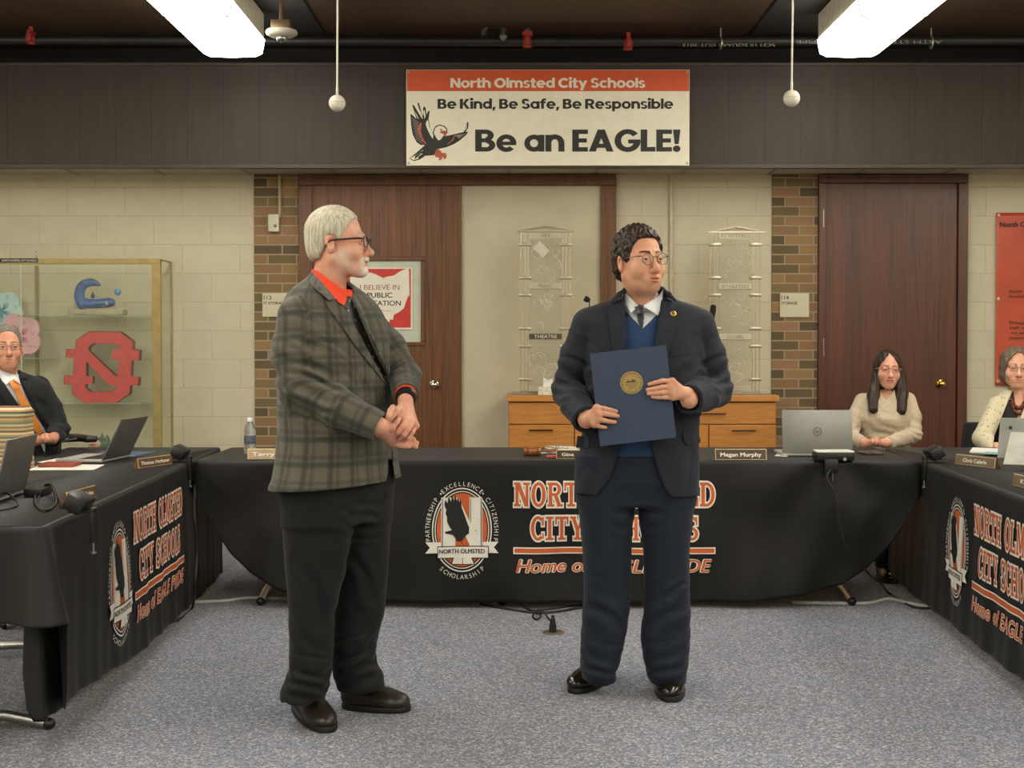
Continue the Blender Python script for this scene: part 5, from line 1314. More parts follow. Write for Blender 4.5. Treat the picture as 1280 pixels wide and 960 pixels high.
def chain(g, pts, rs, k=.015):
    f = None
    for i in range(len(pts) - 1):
        c = cap(g, pts[i], pts[i + 1], rs[i], rs[i + 1]); f = c if f is None else smin(f, c, k)
    return f
def elp(g, c, r, R=None):
    px, py, pz = g.x - c[0], g.y - c[1], g.z - c[2]
    if R is not None:
        R = np.array(R.to_3x3().transposed(), np.float32)
        px, py, pz = (R[0, 0] * px + R[0, 1] * py + R[0, 2] * pz, R[1, 0] * px + R[1, 1] * py + R[1, 2] * pz, R[2, 0] * px + R[2, 1] * py + R[2, 2] * pz)
    k0 = np.sqrt((px / r[0]) ** 2 + (py / r[1]) ** 2 + (pz / r[2]) ** 2)
    k1 = np.sqrt((px / r[0] ** 2) ** 2 + (py / r[1] ** 2) ** 2 + (pz / r[2] ** 2) ** 2)
    return k0 * (k0 - 1) / (k1 + 1e-9)
def sph(g, c, r): return np.sqrt((g.x - c[0]) ** 2 + (g.y - c[1]) ** 2 + (g.z - c[2]) ** 2) - r
def loft(g, secs, yaw=0., n=2.4, sm=.02):
    """secs: rows (z, cx, cy, a, bf, bb); elliptical sections, front is -y in the yawed frame"""
    S = np.array(sorted(secs), np.float64); zz = np.asarray(g.z, np.float64)
    fine = np.arange(S[0, 0] - .1, S[-1, 0] + .1, .004); kn = max(1, int(sm / .004)); ker = np.hanning(2 * kn + 3)[1:-1]; ker /= ker.sum()
    def col(j):
        v = np.interp(fine, S[:, 0], S[:, j]); v2 = np.convolve(np.pad(v, len(ker) // 2, mode='edge'), ker, 'valid')
        return np.interp(zz, fine, v2).astype(np.float32)
    cx, cy, a, bf, bb = [col(j) for j in range(1, 6)]
    c_, s_ = math.cos(yaw), math.sin(yaw)
    dx, dy = g.x - cx, g.y - cy
    lx_ = dx * c_ + dy * s_; ly = -dx * s_ + dy * c_
    b_ = np.where(ly < 0, bf, bb)
    d = (np.abs(lx_ / a) ** n + np.abs(ly / b_) ** n + 1e-12) ** (1. / n)
    return (d - 1) * np.minimum(a, b_), lx_, ly
def poly_sd(x, z, pts):
    """2D signed distance (negative inside) of points to polygon"""
    x = np.asarray(x); z = np.asarray(z); d = np.full(np.broadcast(x, z).shape, 1e9, np.float32); ins = np.zeros(d.shape, bool); n = len(pts)
    for i in range(n):
        (ax, az), (bx, bz) = pts[i], pts[(i + 1) % n]
        ex, ez = bx - ax, bz - az; t = np.clip(((x - ax) * ex + (z - az) * ez) / (ex * ex + ez * ez + 1e-12), 0, 1)
        d = np.minimum(d, (x - ax - t * ex) ** 2 + (z - az - t * ez) ** 2)
        c = ((az > z) != (bz > z)) & (x < (bx - ax) * (z - az) / ((bz - az) if abs(bz - az) > 1e-9 else 1e-9) + ax)
        ins ^= c
    d = np.sqrt(d); return np.where(ins, -d, d)
def cut_px(g, pts, t=None):
    """signed distance (metres) to an outline drawn in photo pixels, measured along lines of sight"""
    if t is not None:   # only near the surface, where it matters
        m = np.abs(t) < .035; X, Y, Z = (np.broadcast_to(q, t.shape)[m] for q in (g.x, g.y, g.z))
        s = type('s', (), {})(); s.x, s.y, s.z = X, Y, Z; r = np.full(t.shape, 1., np.float32); r[m] = cut_px(s, pts); return r
    ry = g.y * _cp - (g.z - CAMH) * _sp; ru = g.y * _sp + (g.z - CAMH) * _cp
    u = 640 + FPX * g.x / ry; v = V0 - FPX * ru / ry
    return poly_sd(u, v, pts) * (ry / FPX)
def nets(g, f):
    """surface nets -> (verts Nx3, quads)"""
    f = np.ascontiguousarray(np.broadcast_to(f, g.n), np.float32)
    ins = f < 0
    c = np.zeros([k - 1 for k in g.n], np.int8); offs = [(i, j, k) for i in (0, 1) for j in (0, 1) for k in (0, 1)]
    def sl(a, o): return a[o[0]:a.shape[0] - 1 + o[0], o[1]:a.shape[1] - 1 + o[1], o[2]:a.shape[2] - 1 + o[2]]
    for o in offs: c += sl(ins, o)
    act = (c > 0) & (c < 8); I = np.argwhere(act); idx = np.full(act.shape, -1, np.int32); idx[act] = np.arange(len(I))
    acc = np.zeros((len(I), 3), np.float64); cnt = np.zeros(len(I))
    for o in offs:
        for axis in range(3):
            if o[axis]: continue
            o2 = list(o); o2[axis] = 1
            f0 = f[I[:, 0] + o[0], I[:, 1] + o[1], I[:, 2] + o[2]]; f1 = f[I[:, 0] + o2[0], I[:, 1] + o2[1], I[:, 2] + o2[2]]
            m = (f0 < 0) != (f1 < 0); t = np.where(m, f0 / np.where(m, f0 - f1, 1), 0)
            p = np.tile(np.array(o, np.float64), (len(I), 1)); p[:, axis] += t
            acc[m] += p[m]; cnt[m] += 1
    V = (I + acc / cnt[:, None]) * g.h + g.lo
    Q = []
    for axis in range(3):
        a1, a2 = [(1, 2), (2, 0), (0, 1)][axis]
        s0 = [slice(None)] * 3; s1 = [slice(None)] * 3; s0[axis] = slice(0, -1); s1[axis] = slice(1, None)
        e0, e1 = ins[tuple(s0)], ins[tuple(s1)]; E = np.argwhere(e0 != e1)
        E = E[(E[:, a1] > 0) & (E[:, a2] > 0) & (E[:, a1] < g.n[a1] - 1) & (E[:, a2] < g.n[a2] - 1)]
        if not len(E): continue
        def cell(d1, d2):
            q = E.copy(); q[:, a1] += d1; q[:, a2] += d2; return idx[q[:, 0], q[:, 1], q[:, 2]]
        q = np.stack([cell(-1, -1), cell(0, -1), cell(0, 0), cell(-1, 0)], 1)
        fl_ = ~ins[tuple(E.T)] if axis == 0 else ~ins[E[:, 0], E[:, 1], E[:, 2]]
        q[fl_] = q[fl_][:, ::-1]
        Q.append(q[(q >= 0).all(1)])
    return V, np.concatenate(Q) if Q else np.zeros((0, 4), int)
def relax(V, Q, it=2, lam=.5):
    if not it: return V
    n = len(V); E = np.concatenate([Q[:, [0, 1]], Q[:, [1, 2]], Q[:, [2, 3]], Q[:, [3, 0]]])
    a = np.concatenate([E[:, 0], E[:, 1]]); b_ = np.concatenate([E[:, 1], E[:, 0]]); c = np.bincount(a, minlength=n)[:, None] + 1e-9
    for i in range(it):
        for l in (lam, -lam * 1.04):
            S = np.stack([np.bincount(a, weights=V[b_, k], minlength=n) for k in range(3)], 1)
            V = V + l * (S / c - V)
    return V
class Sm:
    """numpy mesh accumulator"""
    def __init__(s): s.V = []; s.F = []; s.MI = []; s.n = 0
    def add(s, V, Q, mi=0):
        s.V.append(np.asarray(V, np.float64)); s.F.append((np.asarray(Q) + s.n)); s.n += len(V)
        s.MI.append(np.full(len(Q), mi) if np.isscalar(mi) else np.asarray(mi)); return s
    def add_mb(s, mb, mi=0):
        base = s.n; s.V.append(np.array([tuple(v) for v in mb.v])); s.n += len(mb.v)
        s.F.append([[base + i for i in f] for f in mb.f]); s.MI.append(np.array(mb.mi) + mi); return s
def np_obj(name, sm, mats, parent, smooth=True, attr=None):
    V = np.concatenate(sm.V); fs = [list(map(int, f)) for F in sm.F for f in F]
    inv = np.array(world_of(parent).inverted()) if parent is not None else np.eye(4)
    W = V @ inv[:3, :3].T + inv[:3, 3]
    me = bpy.data.meshes.new(name); me.from_pydata(W.tolist(), [], fs)
    mats = mats if isinstance(mats, (list, tuple)) else [mats]
    for m in mats: me.materials.append(m)
    me.polygons.foreach_set('material_index', np.concatenate(sm.MI).astype(np.int32))
    me.polygons.foreach_set('use_smooth', np.full(len(fs), smooth))
    if attr is not None:
        a = me.attributes.new('pat', 'FLOAT_VECTOR', 'POINT'); a.data.foreach_set('vector', np.asarray(attr, np.float32).ravel())
    me.update(); o = bpy.data.objects.new(name, me); link(o, parent); return o
def skin_of(sdf, lo, hi, h, it=1):
    g = G(lo, hi, h); V, Q = nets(g, sdf(g)); return relax(V, Q, it), Q
def bvh_of(V, Q): return BVHTree.FromPolygons([tuple(v) for v in V], [tuple(map(int, q)) for q in Q])
CAMP = Vector((0, 0, CAMH))
def decal(name, pts, bvh, m, parent, off=.003, th=.003, ml=4., soft=0, maxy=None):
    """cloth patch with the given outline laid on a surface (outline in photo pixels, projected along the line of sight)"""
    v, f = tess([pts]); v, f = refine(v, f, ml)
    f = [q[::-1] for q in f] if False else f
    hits = []; miss = []
    for i, (a, b_) in enumerate(v):
        d = ray(a, b_).normalized(); h = bvh.ray_cast(CAMP, d)
        hits.append((h[0], h[1]) if h[0] is not None else None)
        if h[0] is None: miss.append(i)
    ys = [h[0].y for h in hits if h]
    ym = sum(ys) / len(ys)
    for i in miss:
        p = P(*v[i], ym); q = bvh.find_nearest(p); hits[i] = (Vector((p.x, q[0].y, p.z)), q[1])
    if not soft and len(v) > 12:   # stray hits through an opening are pulled back onto the smooth patch
        u0_, v0_ = v[0]; A_ = np.array([[1, a - u0_, b_ - v0_, (a - u0_) ** 2, (b_ - v0_) ** 2, (a - u0_) * (b_ - v0_)] for a, b_ in v]); ds0 = np.array([(h[0] - CAMP).length for h in hits]); w_ = np.ones(len(ds0))
        for _ in range(8):
            co = np.linalg.lstsq(A_ * w_[:, None], ds0 * w_, rcond=None)[0]; rs_0 = ds0 - A_ @ co; w_ = 1 / (1 + (rs_0 / .006) ** 2)
        fit = A_ @ co
        for i_ in range(len(v)):
            if abs(rs_0[i_]) > .012: hits[i_] = (CAMP + ray(*v[i_]).normalized() * float(fit[i_]), None)
    if soft:
        A_ = np.array([[1, a - v[0][0], b_ - v[0][1], (a - v[0][0]) ** 2, (b_ - v[0][1]) ** 2, (a - v[0][0]) * (b_ - v[0][1])] for a, b_ in v]); ds0 = np.array([(h[0] - CAMP).length for h in hits])
        w_ = np.ones(len(ds0))
        for _ in range(4):
            co = np.linalg.lstsq(A_ * w_[:, None], ds0 * w_, rcond=None)[0]; fit = A_ @ co; w_ = np.where(fit > ds0, 2., 1.)
        fit = fit + min(0, np.percentile(ds0 - fit, 12)); hits = [(CAMP + ray(a, b_).normalized() * float(d_), None) for (a, b_), d_ in zip(v, fit)]
    ds = [ray(a, b_).normalized() for a, b_ in v]
    top = [h[0] - d * (off + th) for h, d in zip(hits, ds)]; bot = [h[0] - d * off for h, d in zip(hits, ds)]
    n = len(v); mb = MB(); vs = top + bot; fs = [list(q) for q in f]
    cnt = {}
    for q in f:
        for a, b_ in zip(q, q[1:] + q[:1]): cnt[(a, b_)] = 1
    for (a, b_) in cnt:
        if (b_, a) not in cnt: fs.append([b_, a, n + a, n + b_])
    fs += [[n + i for i in q[::-1]] for q in f]
    mb.add(vs, fs); return obj(name, mb, m, parent, angle=50)
# ---------------------------------------------------------------- HEAD
def head_sdf(g, o):
    """g in head-local metres (face looks along -y, eyes at z=0)"""
    f = elp(g, (0, .018, .036), (o.get('cw', .074), .094, .083))
    f = smin(f, elp(g, (0, -.026, -.029), (o.get('fw', .060), .062, .078)), .03)
    f = smin(f, elp(g, (0, -.047, -.072), (o.get('jw', .040), .043, .040)), .025)
    f = smin(f, sph(g, (0, -.074, -.100 - o.get('chin', 0)), .020), .022)
    ax = np.abs(g.x); h = type('h', (), {})(); h.x, h.y, h.z = ax, g.y, g.z
    f = smin(f, cap(h, (o.get('jaw', .050), .0, -.060), (.014, -.066, -.101), .020, .016), .026)
    f = smin(f, elp(h, (.041, -.058, -.036), (.027, .027, o.get('ck', .026))), .022)
    if o.get('fat'): f = smin(f, elp(g, (0, -.014, -.094), (.047, .050, .030)), .03)
    f = smin(f, cap(h, (.012, -.080, .019), (.042, -.066, .020), .011, .010), .014)
    f = smax(f, -elp(h, (.032, -.102, -.001), (.020, .020, .015)), .014)
    f = smin(f, cap(g, (0, -.086, .006), (0, -.108, -.034), .0075, .0105), .012)
    f = smin(f, sph(g, (0, -.1115 - o.get('nose', 0), -.040), .0122), .010)
    f = smin(f, sph(h, (.0120, -.100, -.044), .0088), .007)
    f = smax(f, -elp(h, (.0062, -.108, -.0535), (.0034, .0055, .004)), .003)
    f = smin(f, elp(g, (0, -.082, -.073), (.030, .016, .022)), .014)
    lw = o.get('lw', .022); lp = o.get('pout', 0)
    q = type('q', (), {})(); q.x, q.y, q.z = g.x, g.y, g.z - o.get('smile', 0.) * (g.x * g.x) / .0005 * .0035 + 0 * g.y
    f = smin(f, elp(q, (0, -.0960 - lp, -.0675), (lw, .0075, .0052)), .006)
    f = smin(f, elp(q, (0, -.0950 - lp, -.0785), (lw * .85, .0078, .0066)), .006)
    if o.get('beard'):
        f = smin(f, elp(g, (0, -.0965, -.0600), (.027, .0105, .0072)), .006); f = smin(f, elp(g, (0, -.082, -.103), (.024, .022, .020)), .010)
    sm_ = o.get('smile', 0.)
    zz = g.z - sm_ * (g.x * g.x) / .0005 * .0035
    q = type('q', (), {})(); q.x, q.y, q.z = g.x, g.y, zz
    f = smax(f, -elp(q, (0, -.106 - lp, -.0725), (lw * 1.08, .016, .0013)), .002)
    f = smax(f, -elp(h, (lw + .008, -.098, -.066), (.004, .012, .014)), .01) if o.get('fold') else f
    ec = o.get('lid', .0040)
    f = smin(f, sph(h, (.0315, -.0775, 0), .0142), .006)
    f = smax(f, -elp(h, (.0315, -.095, -.0008), (.0135, .013, ec)), .002)
    f = smin(f, elp(h, (.0775, .014, -.012), (.009, .019, .031), Matrix.Rotation(-.25, 3, 'X') @ Matrix.Rotation(.35, 3, 'Z')), .008)
    f = smax(f, -elp(h, (.0865, .008, -.010), (.008, .010, .017)), .005)
    n0, n1 = o['neck']
    f = smin(f, cap(g, (0, .020, -.055), n0, .055 * o.get('nk', 1), n1), .03)
    return f
def head_masks(V, o):
    """per-vertex hair/lip/brow colouring masks: x beard, y lips, z brow"""
    p = Pts(V); lw = o.get('lw', .022); lp = o.get('pout', 0); ax = np.abs(p.x)
    def soft(d, w): return np.clip(.5 - d / w, 0, 1)
    def h0(ax, p): q = type('q', (), {})(); q.x, q.y, q.z = ax, p.y, p.z; return q
    be = np.zeros(len(V))
    if o.get('beard'):
        be = np.maximum(soft(elp(p, (0, -.096, -.0615), (.030, .024, .0088)), .003) * soft(p.z + .0535, .003), soft(elp(h0(ax, p), (.027, -.085, -.078), (.008, .024, .020)), .008) * .8)
        be = np.maximum(be, soft(elp(p, (0, -.084, -.108), (.027, .034, .026)), .012))
        jb = soft(elp(p, (0, -.022, -.096), (.062, .062, .032)), .03) * soft(p.z + .066, .03)
        be = np.maximum(be, jb * .62)
        be = np.maximum(be, .45 * soft(np.abs(ax - .058) - .02, .02) * soft(p.z + .03, .03) * soft(p.y + .0, .03) * soft(-p.y - .06, .03))
    if o.get('stubble'):
        jb = soft(elp(p, (0, -.03, -.092), (.062, .075, .042)), .03) * soft(p.z + .05, .02); be = np.maximum(be, jb * o['stubble'])
    z_ = p.z - o.get('smile', 0.) * p.x ** 2 / .0005 * .0035; pl = type('q', (), {})(); pl.x, pl.y, pl.z = p.x, p.y, z_
    li = soft(np.minimum(elp(pl, (0, -.0960 - lp, -.0675), (lw, .0075, .0052)), elp(pl, (0, -.0950 - lp, -.0785), (lw * .85, .0078, .0066))) - .0004, .0022)
    if o.get('beard'): li = li * soft(p.z + .0690, .003)
    be = be * (1 - li)
    zb = .0225 + o.get('brow_up', 0) + .004 * np.sin(np.clip((ax - .012) / .036, 0, 1) * 2.6)
    br = soft(np.abs(p.z - zb) - o.get('brow_w', .0042) * (1.15 - np.clip((ax - .012) / .04, 0, 1) * .6), .003) * soft(.011 - ax, .004) * soft(ax - .049, .006) * (p.y < -.045)
    h_ = type('h', (), {})(); h_.x, h_.y, h_.z = ax, p.y, p.z; ec = o.get('lid', .0040)
    lash = soft(np.abs(elp(h_, (.0315, -.095, -.0008), (.0135, .013, ec))) - .0013, .0016) * (p.z > -.0006) * (p.y < -.078)
    br = np.maximum(br, lash * .9)
    return np.stack([be, li, br], 1)
def skin_mat(name, base, blush, lip='#a3614f', beard='#a39c90', brow='#3a281c', freck=.25):
    m, nt, b = _new(name)
    v = coords(nt); n = noise_n(nt, v, 16, 5); n2 = noise_n(nt, v, 170, 3)
    c = ramp(nt, n, [(.32, base), (.72, blush)])
    c = mixc(nt, freck, c, ramp(nt, n2, [(.35, blush), (.6, base)]))
    at = nt.nodes.new('ShaderNodeAttribute'); at.attribute_name = 'pat'; at.attribute_type = 'GEOMETRY'
    sx = nt.nodes.new('ShaderNodeSeparateXYZ'); nt.links.new(at.outputs['Vector'], sx.inputs[0])
    n3 = noise_n(nt, v, 420, 2)
    bc = mixc(nt, n3, beard, [min(1, x * 1.25) for x in [int(beard[i:i + 2], 16) / 255 for i in (1, 3, 5)]])
    c = mixc(nt, sx.outputs['X'], c, bc); c = mixc(nt, sx.outputs['Y'], c, lip); c = mixc(nt, sx.outputs['Z'], c, brow)
    nt.links.new(c, b.inputs['Base Color']); b.inputs['Roughness'].default_value = .48; b.inputs['Specular IOR Level'].default_value = .35
    b.inputs['Subsurface Weight'].default_value = .12; b.inputs['Subsurface Radius'].default_value = (.01, .004, .002); b.inputs['Subsurface Scale'].default_value = .4
    bump(nt, b, n2, .12, .001)
    return m
def hair_mat(name, dark, light, stretch=(160, 160, 14), rough=.5):
    m, nt, b = _new(name)
    v = coords(nt, stretch); n = noise_n(nt, v, 1., 4, .6)
    nt.links.new(ramp(nt, n, [(.3, dark), (.7, light)]), b.inputs['Base Color']); b.inputs['Roughness'].default_value = rough; b.inputs['Specular IOR Level'].default_value = .35
    bump(nt, b, n, .7, .004); return m
def hair_cap(g, o):
    """scalp hair in head-local space; o: t thickness, line [(y, z)] lower limit from brow to nape, amp/freq for locks"""
    t = o['t']; w = 0
    fr = o.get('fr', 120.); am = o.get('amp', .002)
    ph = o.get('curl', 1.)
    w = am * (np.sin(fr * g.x + ph * 3 * np.sin(fr * .45 * g.y + 1) + ph * 2 * np.sin(fr * .4 * g.z)) * np.cos(fr * .55 * g.z + ph * 2 * np.sin(fr * .5 * g.x) + .7) + .6 * np.sin(fr * 1.7 * g.y + 2 * np.sin(fr * .8 * g.z) + fr * g.x * .4))
    f = elp(g, (0, .02, .037), (.0745 + t * .9, .095 + t, .084 + t * o.get('top', 1.))) + w
    if o.get('back'): f = smin(f, elp(g, (0, .055, -.015), (.066 + t * .8, .055 + t, .075)) + w, .02)
    ys = np.array([a for a, _ in o['line']]); zs = np.array([b_ for _, b_ in o['line']])
    hz = np.interp(np.asarray(g.y), ys, zs).astype(np.float32)
    lim = hz - g.z
    if o.get('recede'):
        r = o['recede']; lim = np.maximum(lim, r[0] - np.abs((np.abs(g.x) - r[1]) / r[2]) * .05 - np.maximum(g.y + r[3], 0) * 3 - (.08 - .08) - 0 * g.z + (-(g.z - .085)) * .0)
    f = smax(f, lim * .6 + w * .6, .010)
    return f
def eye_mesh(M, gaze, sm, base_mi, k):
    """eyeballs with iris and pupil: materials base_mi (white), +1 iris, +2 pupil"""
    for s_ in (-1, 1):
        bm = bmesh.new(); bmesh.ops.create_uvsphere(bm, u_segments=32, v_segments=24, radius=.0124)
        R = Vector((0, 0, 1)).rotation_difference(Vector(gaze).normalized()).to_matrix().to_4x4()
        mi = []
        for f in bm.faces:
            c = f.calc_center_median(); r = math.hypot(c.x, c.y); mi.append(0 if c.z < 0 or r > .0070 else (1 if r > .0034 else 2))
        T = M @ Matrix.Translation((s_ * .0315, -.0775, 0)) @ R
        bm.transform(T); bm.verts.index_update()
        sm.V.append(np.array([tuple(v.co) for v in bm.verts])); base = sm.n; sm.n += len(bm.verts)
        sm.F.append([[base + v.index for v in f.verts] for f in bm.faces]); sm.MI.append(np.array(mi) + base_mi); bm.free()
M_EYEW = mat('eye_white', '#cfc8bc', .2); M_IRIS = mat('eye_iris', '#3a2c20', .2, var=.3, vscale=300); M_PUP = mat('eye_pupil', '#080808', .1)
M_LIP = mat('lip_rose', '#a3614f', .4, var=.08, vscale=120)
def glasses(M, k, parent, col, rx, rz, shape='round', tr=.0011, rough=.3, metal=.6, zc=-.004, sep=.0315, yf=-.104, thick_top=0):
    """spectacles in head-local space"""
    m = mat('spectacle_' + col[1:], col, rough, metal); mb = MB()
    def T(p): return M @ Vector(p)
    def rimpt(s_, a):
        c, s2 = math.cos(a), math.sin(a)
        if shape == 'round': x, z = rx * c, rz * s2
        else:
            e = 2 / 4.2; x = rx * math.copysign(abs(c) ** e, c); z = rz * math.copysign(abs(s2) ** e, s2)
        return (s_ * sep + x, yf + (abs(s_ * sep + x) - .02) ** 2 * 2.2, zc + z)
    lens = MB()
    for s_ in (-1, 1):
        rim = [rimpt(s_, 2 * PI * i / 36) for i in range(36)]
        mb.tube([T(p) for p in rim], tr * k, 8, closed=True)
        if thick_top: mb.tube([T(p) for p in rim[2:17]], thick_top * k, 8)
        cpt = T((s_ * sep, yf + (sep - .02) ** 2 * 2.2, zc)); lens.add([T(p) for p in rim] + [cpt], [[i, (i + 1) % 36, 36] for i in range(36)])
        hx = s_ * (sep + rx); hz = zc + rz * .55
        mb.tube(smooth_path([T((hx * .985, yf + (abs(hx) - .02) ** 2 * 2.2, hz)), T((s_ * .0715, yf + .022, hz)), T((s_ * .079, -.02, hz - .004)), T((s_ * .081, .012, hz - .008)), T((s_ * .080, .028, hz - .03))], 4), (tr * 1.25 + thick_top * .4) * k, 8)
    mb.tube(smooth_path([T((-sep + rx, yf + .001, zc + rz * .3)), T((0, yf - .003, zc + rz * .55)), T((sep - rx, yf + .001, zc + rz * .3))], 5), tr * 1.1 * k, 8)
    o = obj('spectacles', mb, m, parent); obj('lens', lens, glass('spectacle_lens', '#fafafa', .02, .015), o); return o
# ---------------------------------------------------------------- HAND
def hand_sdf(g, wrist, knuckles, fingers, thumb, r=.0088, wr=.026, palm=.0135):
    """wrist point, 4 knuckles, 4 finger polylines starting at the knuckles, thumb polyline starting inside the palm"""
    f = None
    for i, kn in enumerate(knuckles):
        c = cap(g, wrist, kn, wr * .62, palm * (1.0 if i in (1, 2) else .92)); f = c if f is None else smin(f, c, .012)
    for a, b_ in zip(knuckles, knuckles[1:]): f = smin(f, cap(g, a, b_, palm * .85, palm * .85), .008)
    for i, fg in enumerate(fingers):
        s_ = (.98, 1.04, 1., .86)[i]; n = len(fg); rr = [r * s_ * (1.08 - .26 * j / (n - 1)) for j in range(n)]
        f = smin(f, chain(g, fg, rr, .0035), .0045)
    n = len(thumb); f = smin(f, chain(g, thumb, [r * (1.35 - .35 * j / (n - 1)) for j in range(n)], .005), .007)
    return f
def wrist_to(f, g, wrist, elbow, r0, r1): return smin(f, cap(g, wrist, elbow, r0, r1), .014)
# ---------------------------------------------------------------- SHOE
def shoe(parent, heel, toe, m, msole, L=None, w=.047, hgt=.075, laces=None):
    """leather shoe from heel point to toe point on the floor"""
    heel = Vector(heel); toe = Vector(toe); d = (toe - heel); d.z = 0; Ln = d.length; d.normalize()
    x = Vector((d.y, -d.x, 0)); M = Matrix((x, d, Vector((0, 0, 1)))).transposed().to_4x4(); M.translation = Vector((heel.x, heel.y, 0))
    def f(g0):
        g = Loc(g0, M)
        s_ = smin(elp(g, (0, Ln * .20, .045), (w * .80, Ln * .22, .052)), elp(g, (0, Ln * .5, .042), (w * .92, Ln * .30, .046)), .03)
        s_ = smin(s_, elp(g, (.004, Ln * .76, .034), (w * 1.0, Ln * .235, .036)), .03)
        s_ = smin(s_, cap(g, (0, Ln * .22, .05), (0, Ln * .24, .11), w * .72, w * .72), .02)
        s_ = smax(s_, .018 - g.z, .004); return s_
    pad = .08; lo = [min(heel.x, toe.x) - pad, min(heel.y, toe.y) - pad, 0]; hi = [max(heel.x, toe.x) + pad, max(heel.y, toe.y) + pad, .15]
    V, Q = skin_of(f, lo, hi, .0045); sh = np_obj('shoe', Sm().add(V, Q), m, parent)
    outl = []
    for i in range(40):
        a = 2 * PI * i / 40; c, s_ = math.cos(a), math.sin(a); t = (s_ + 1) / 2
        ww = w * (.86 + .22 * math.sin(min(t, .85) / .85 * PI * .62)) * (1.03); outl.append((ww * math.copysign(abs(c) ** .75, c), Ln * .5 + Ln * .5 * math.copysign(abs(s_) ** .85, s_)))
    mb = MB().prism(outl, .0005, .022, axis='z', bev=.004, M=M); obj('sole', mb, msole, sh)
    if laces:
        bv = bvh_of(V, Q); mb = MB()
        for k in range(4):
            y = Ln * (.40 + .055 * k); pts = []
            for i in range(9):
                xx_ = -.022 + .044 * i / 8; p = M @ Vector((xx_, y + (.006 if k % 2 else -.006) * (i - 4) / 4, .2)); h = bv.ray_cast(p, Vector((0, 0, -1)))
                if h[0] is not None: pts.append(h[0] + Vector((0, 0, .002)))
            if len(pts) > 3: mb.tube(pts, .0026, 6)
        obj('laces', mb, laces, sh)
    return sh
# ================================================================ THE TWO STANDING MEN
M_SKIN = skin_mat('skin_warm', '#d2a083', '#c08466', '#a5624e', '#4a382c', '#33241a'); M_SKIN2 = skin_mat('skin_fair', '#d8a58b', '#c6866f', '#a8675a', '#b9b2a4', '#9a9082')
def suit_mat(name, col, col2, sc=420):
    m, nt, b = _new(name)
    v = coords(nt); n = noise_n(nt, v, sc, 3); n2 = noise_n(nt, v, 7, 4)
    c = ramp(nt, n, [(.35, col), (.65, col2)])
    nt.links.new(c, b.inputs['Base Color']); b.inputs['Roughness'].default_value = .75; b.inputs['Specular IOR Level'].default_value = .25
    b.inputs['Sheen Weight'].default_value = .06
    w_ = nt.nodes.new('ShaderNodeMath'); w_.operation = 'MULTIPLY_ADD'; w_.inputs[1].default_value = .15; nt.links.new(n, w_.inputs[0]); nt.links.new(n2, w_.inputs[2])
    bump(nt, b, w_.outputs[0], .35, .012); return m
M_NAVY = suit_mat('navy_suit', '#181b24', '#232731'); M_NAVYT = suit_mat('navy_trousers', '#131925', '#1c2431')
M_SWEAT = mat('blue_sweater', '#15335a', .85, var=.08, vscale=300, bs=500, bst=.3, sheen=.2)
M_SHIRTW = mat('shirt_white', '#cfd3d4', .65, var=.02)
M_SHOE = mat('shoe_black', '#15120f', .22, var=.2, coat=.3); M_SHOE2 = mat('shoe_worn', '#2b251d', .4, var=.25, bs=60, bst=.25, bd=.004); M_SOLE = mat('sole_black', '#12110f', .6)
def folds(g, L):
    """sum of windowed creases: (centre, direction, wavelength, amplitude, radius)"""
    w = 0
    for c, d, lam, amp, rad in L:
        d = Vector(d).normalized(); q = (g.x - c[0]) * d.x + (g.y - c[1]) * d.y + (g.z - c[2]) * d.z
        r2 = (g.x - c[0]) ** 2 + (g.y - c[1]) ** 2 + (g.z - c[2]) ** 2
        w = w + amp * np.sin(2 * PI * q / lam + 1.7 * np.sin(r2 / rad / rad * 3 + q * 9)) * np.exp(-r2 / (rad * rad))
    return w
# ---------------------------------------------------------------- right man (navy suit, holding the folder)
YRM = 5.14
def rp(u, v, dy=0.): return P(u, v, YRM + dy)
man = thing('person', 'standing man in a navy suit and blue sweater holding a dark blue folder', 'person', (rp(797, 860).x, YRM, 0))
def sec(v, u0, u1, bf, bb, Y=YRM, dyc=0.):
    a, b_ = P(u0, v, Y), P(u1, v, Y); return (a.z, (a.x + b_.x) / 2, Y + dyc, (b_.x - a.x) / 2, bf, bb)
JR = [sec(362, 789, 821, .05, .06), sec(372, 775, 835, .065, .075), sec(379, 750, 860, .085, .085), sec(386, 727, 882, .09, .09), sec(393, 718, 892, .095, .095), sec(404, 722, 888, .112, .105), sec(425, 728, 881, .13, .12), sec(455, 730, 880, .145, .12), sec(500, 731, 876, .155, .115), sec(550, 727, 873, .158, .115), sec(600, 720, 872, .155, .13), sec(628, 716, 873, .155, .135)]
sR = rp(737, 407); eR = rp(710, 488, .03); wR = rp(733, 525, -.215)
sL = rp(872, 408); eL = rp(895, 487, .03); wL = rp(861, 500, -.215)
def r_arms(g, o=0., cut=True):
    mR = sR.lerp(eR, .5) + Vector((-.010, .005, 0)); mL = sL.lerp(eL, .5) + Vector((.012, .005, 0))
    a = chain(g, [sR, mR, eR, eR.lerp(wR, .5), wR], [.068, .061, .060, .058, .052], .02)
    b_ = chain(g, [sL, mL, eL, eL.lerp(wL, .5), wL], [.068, .061, .061, .060, .056], .02)
    return a + o, b_ + o
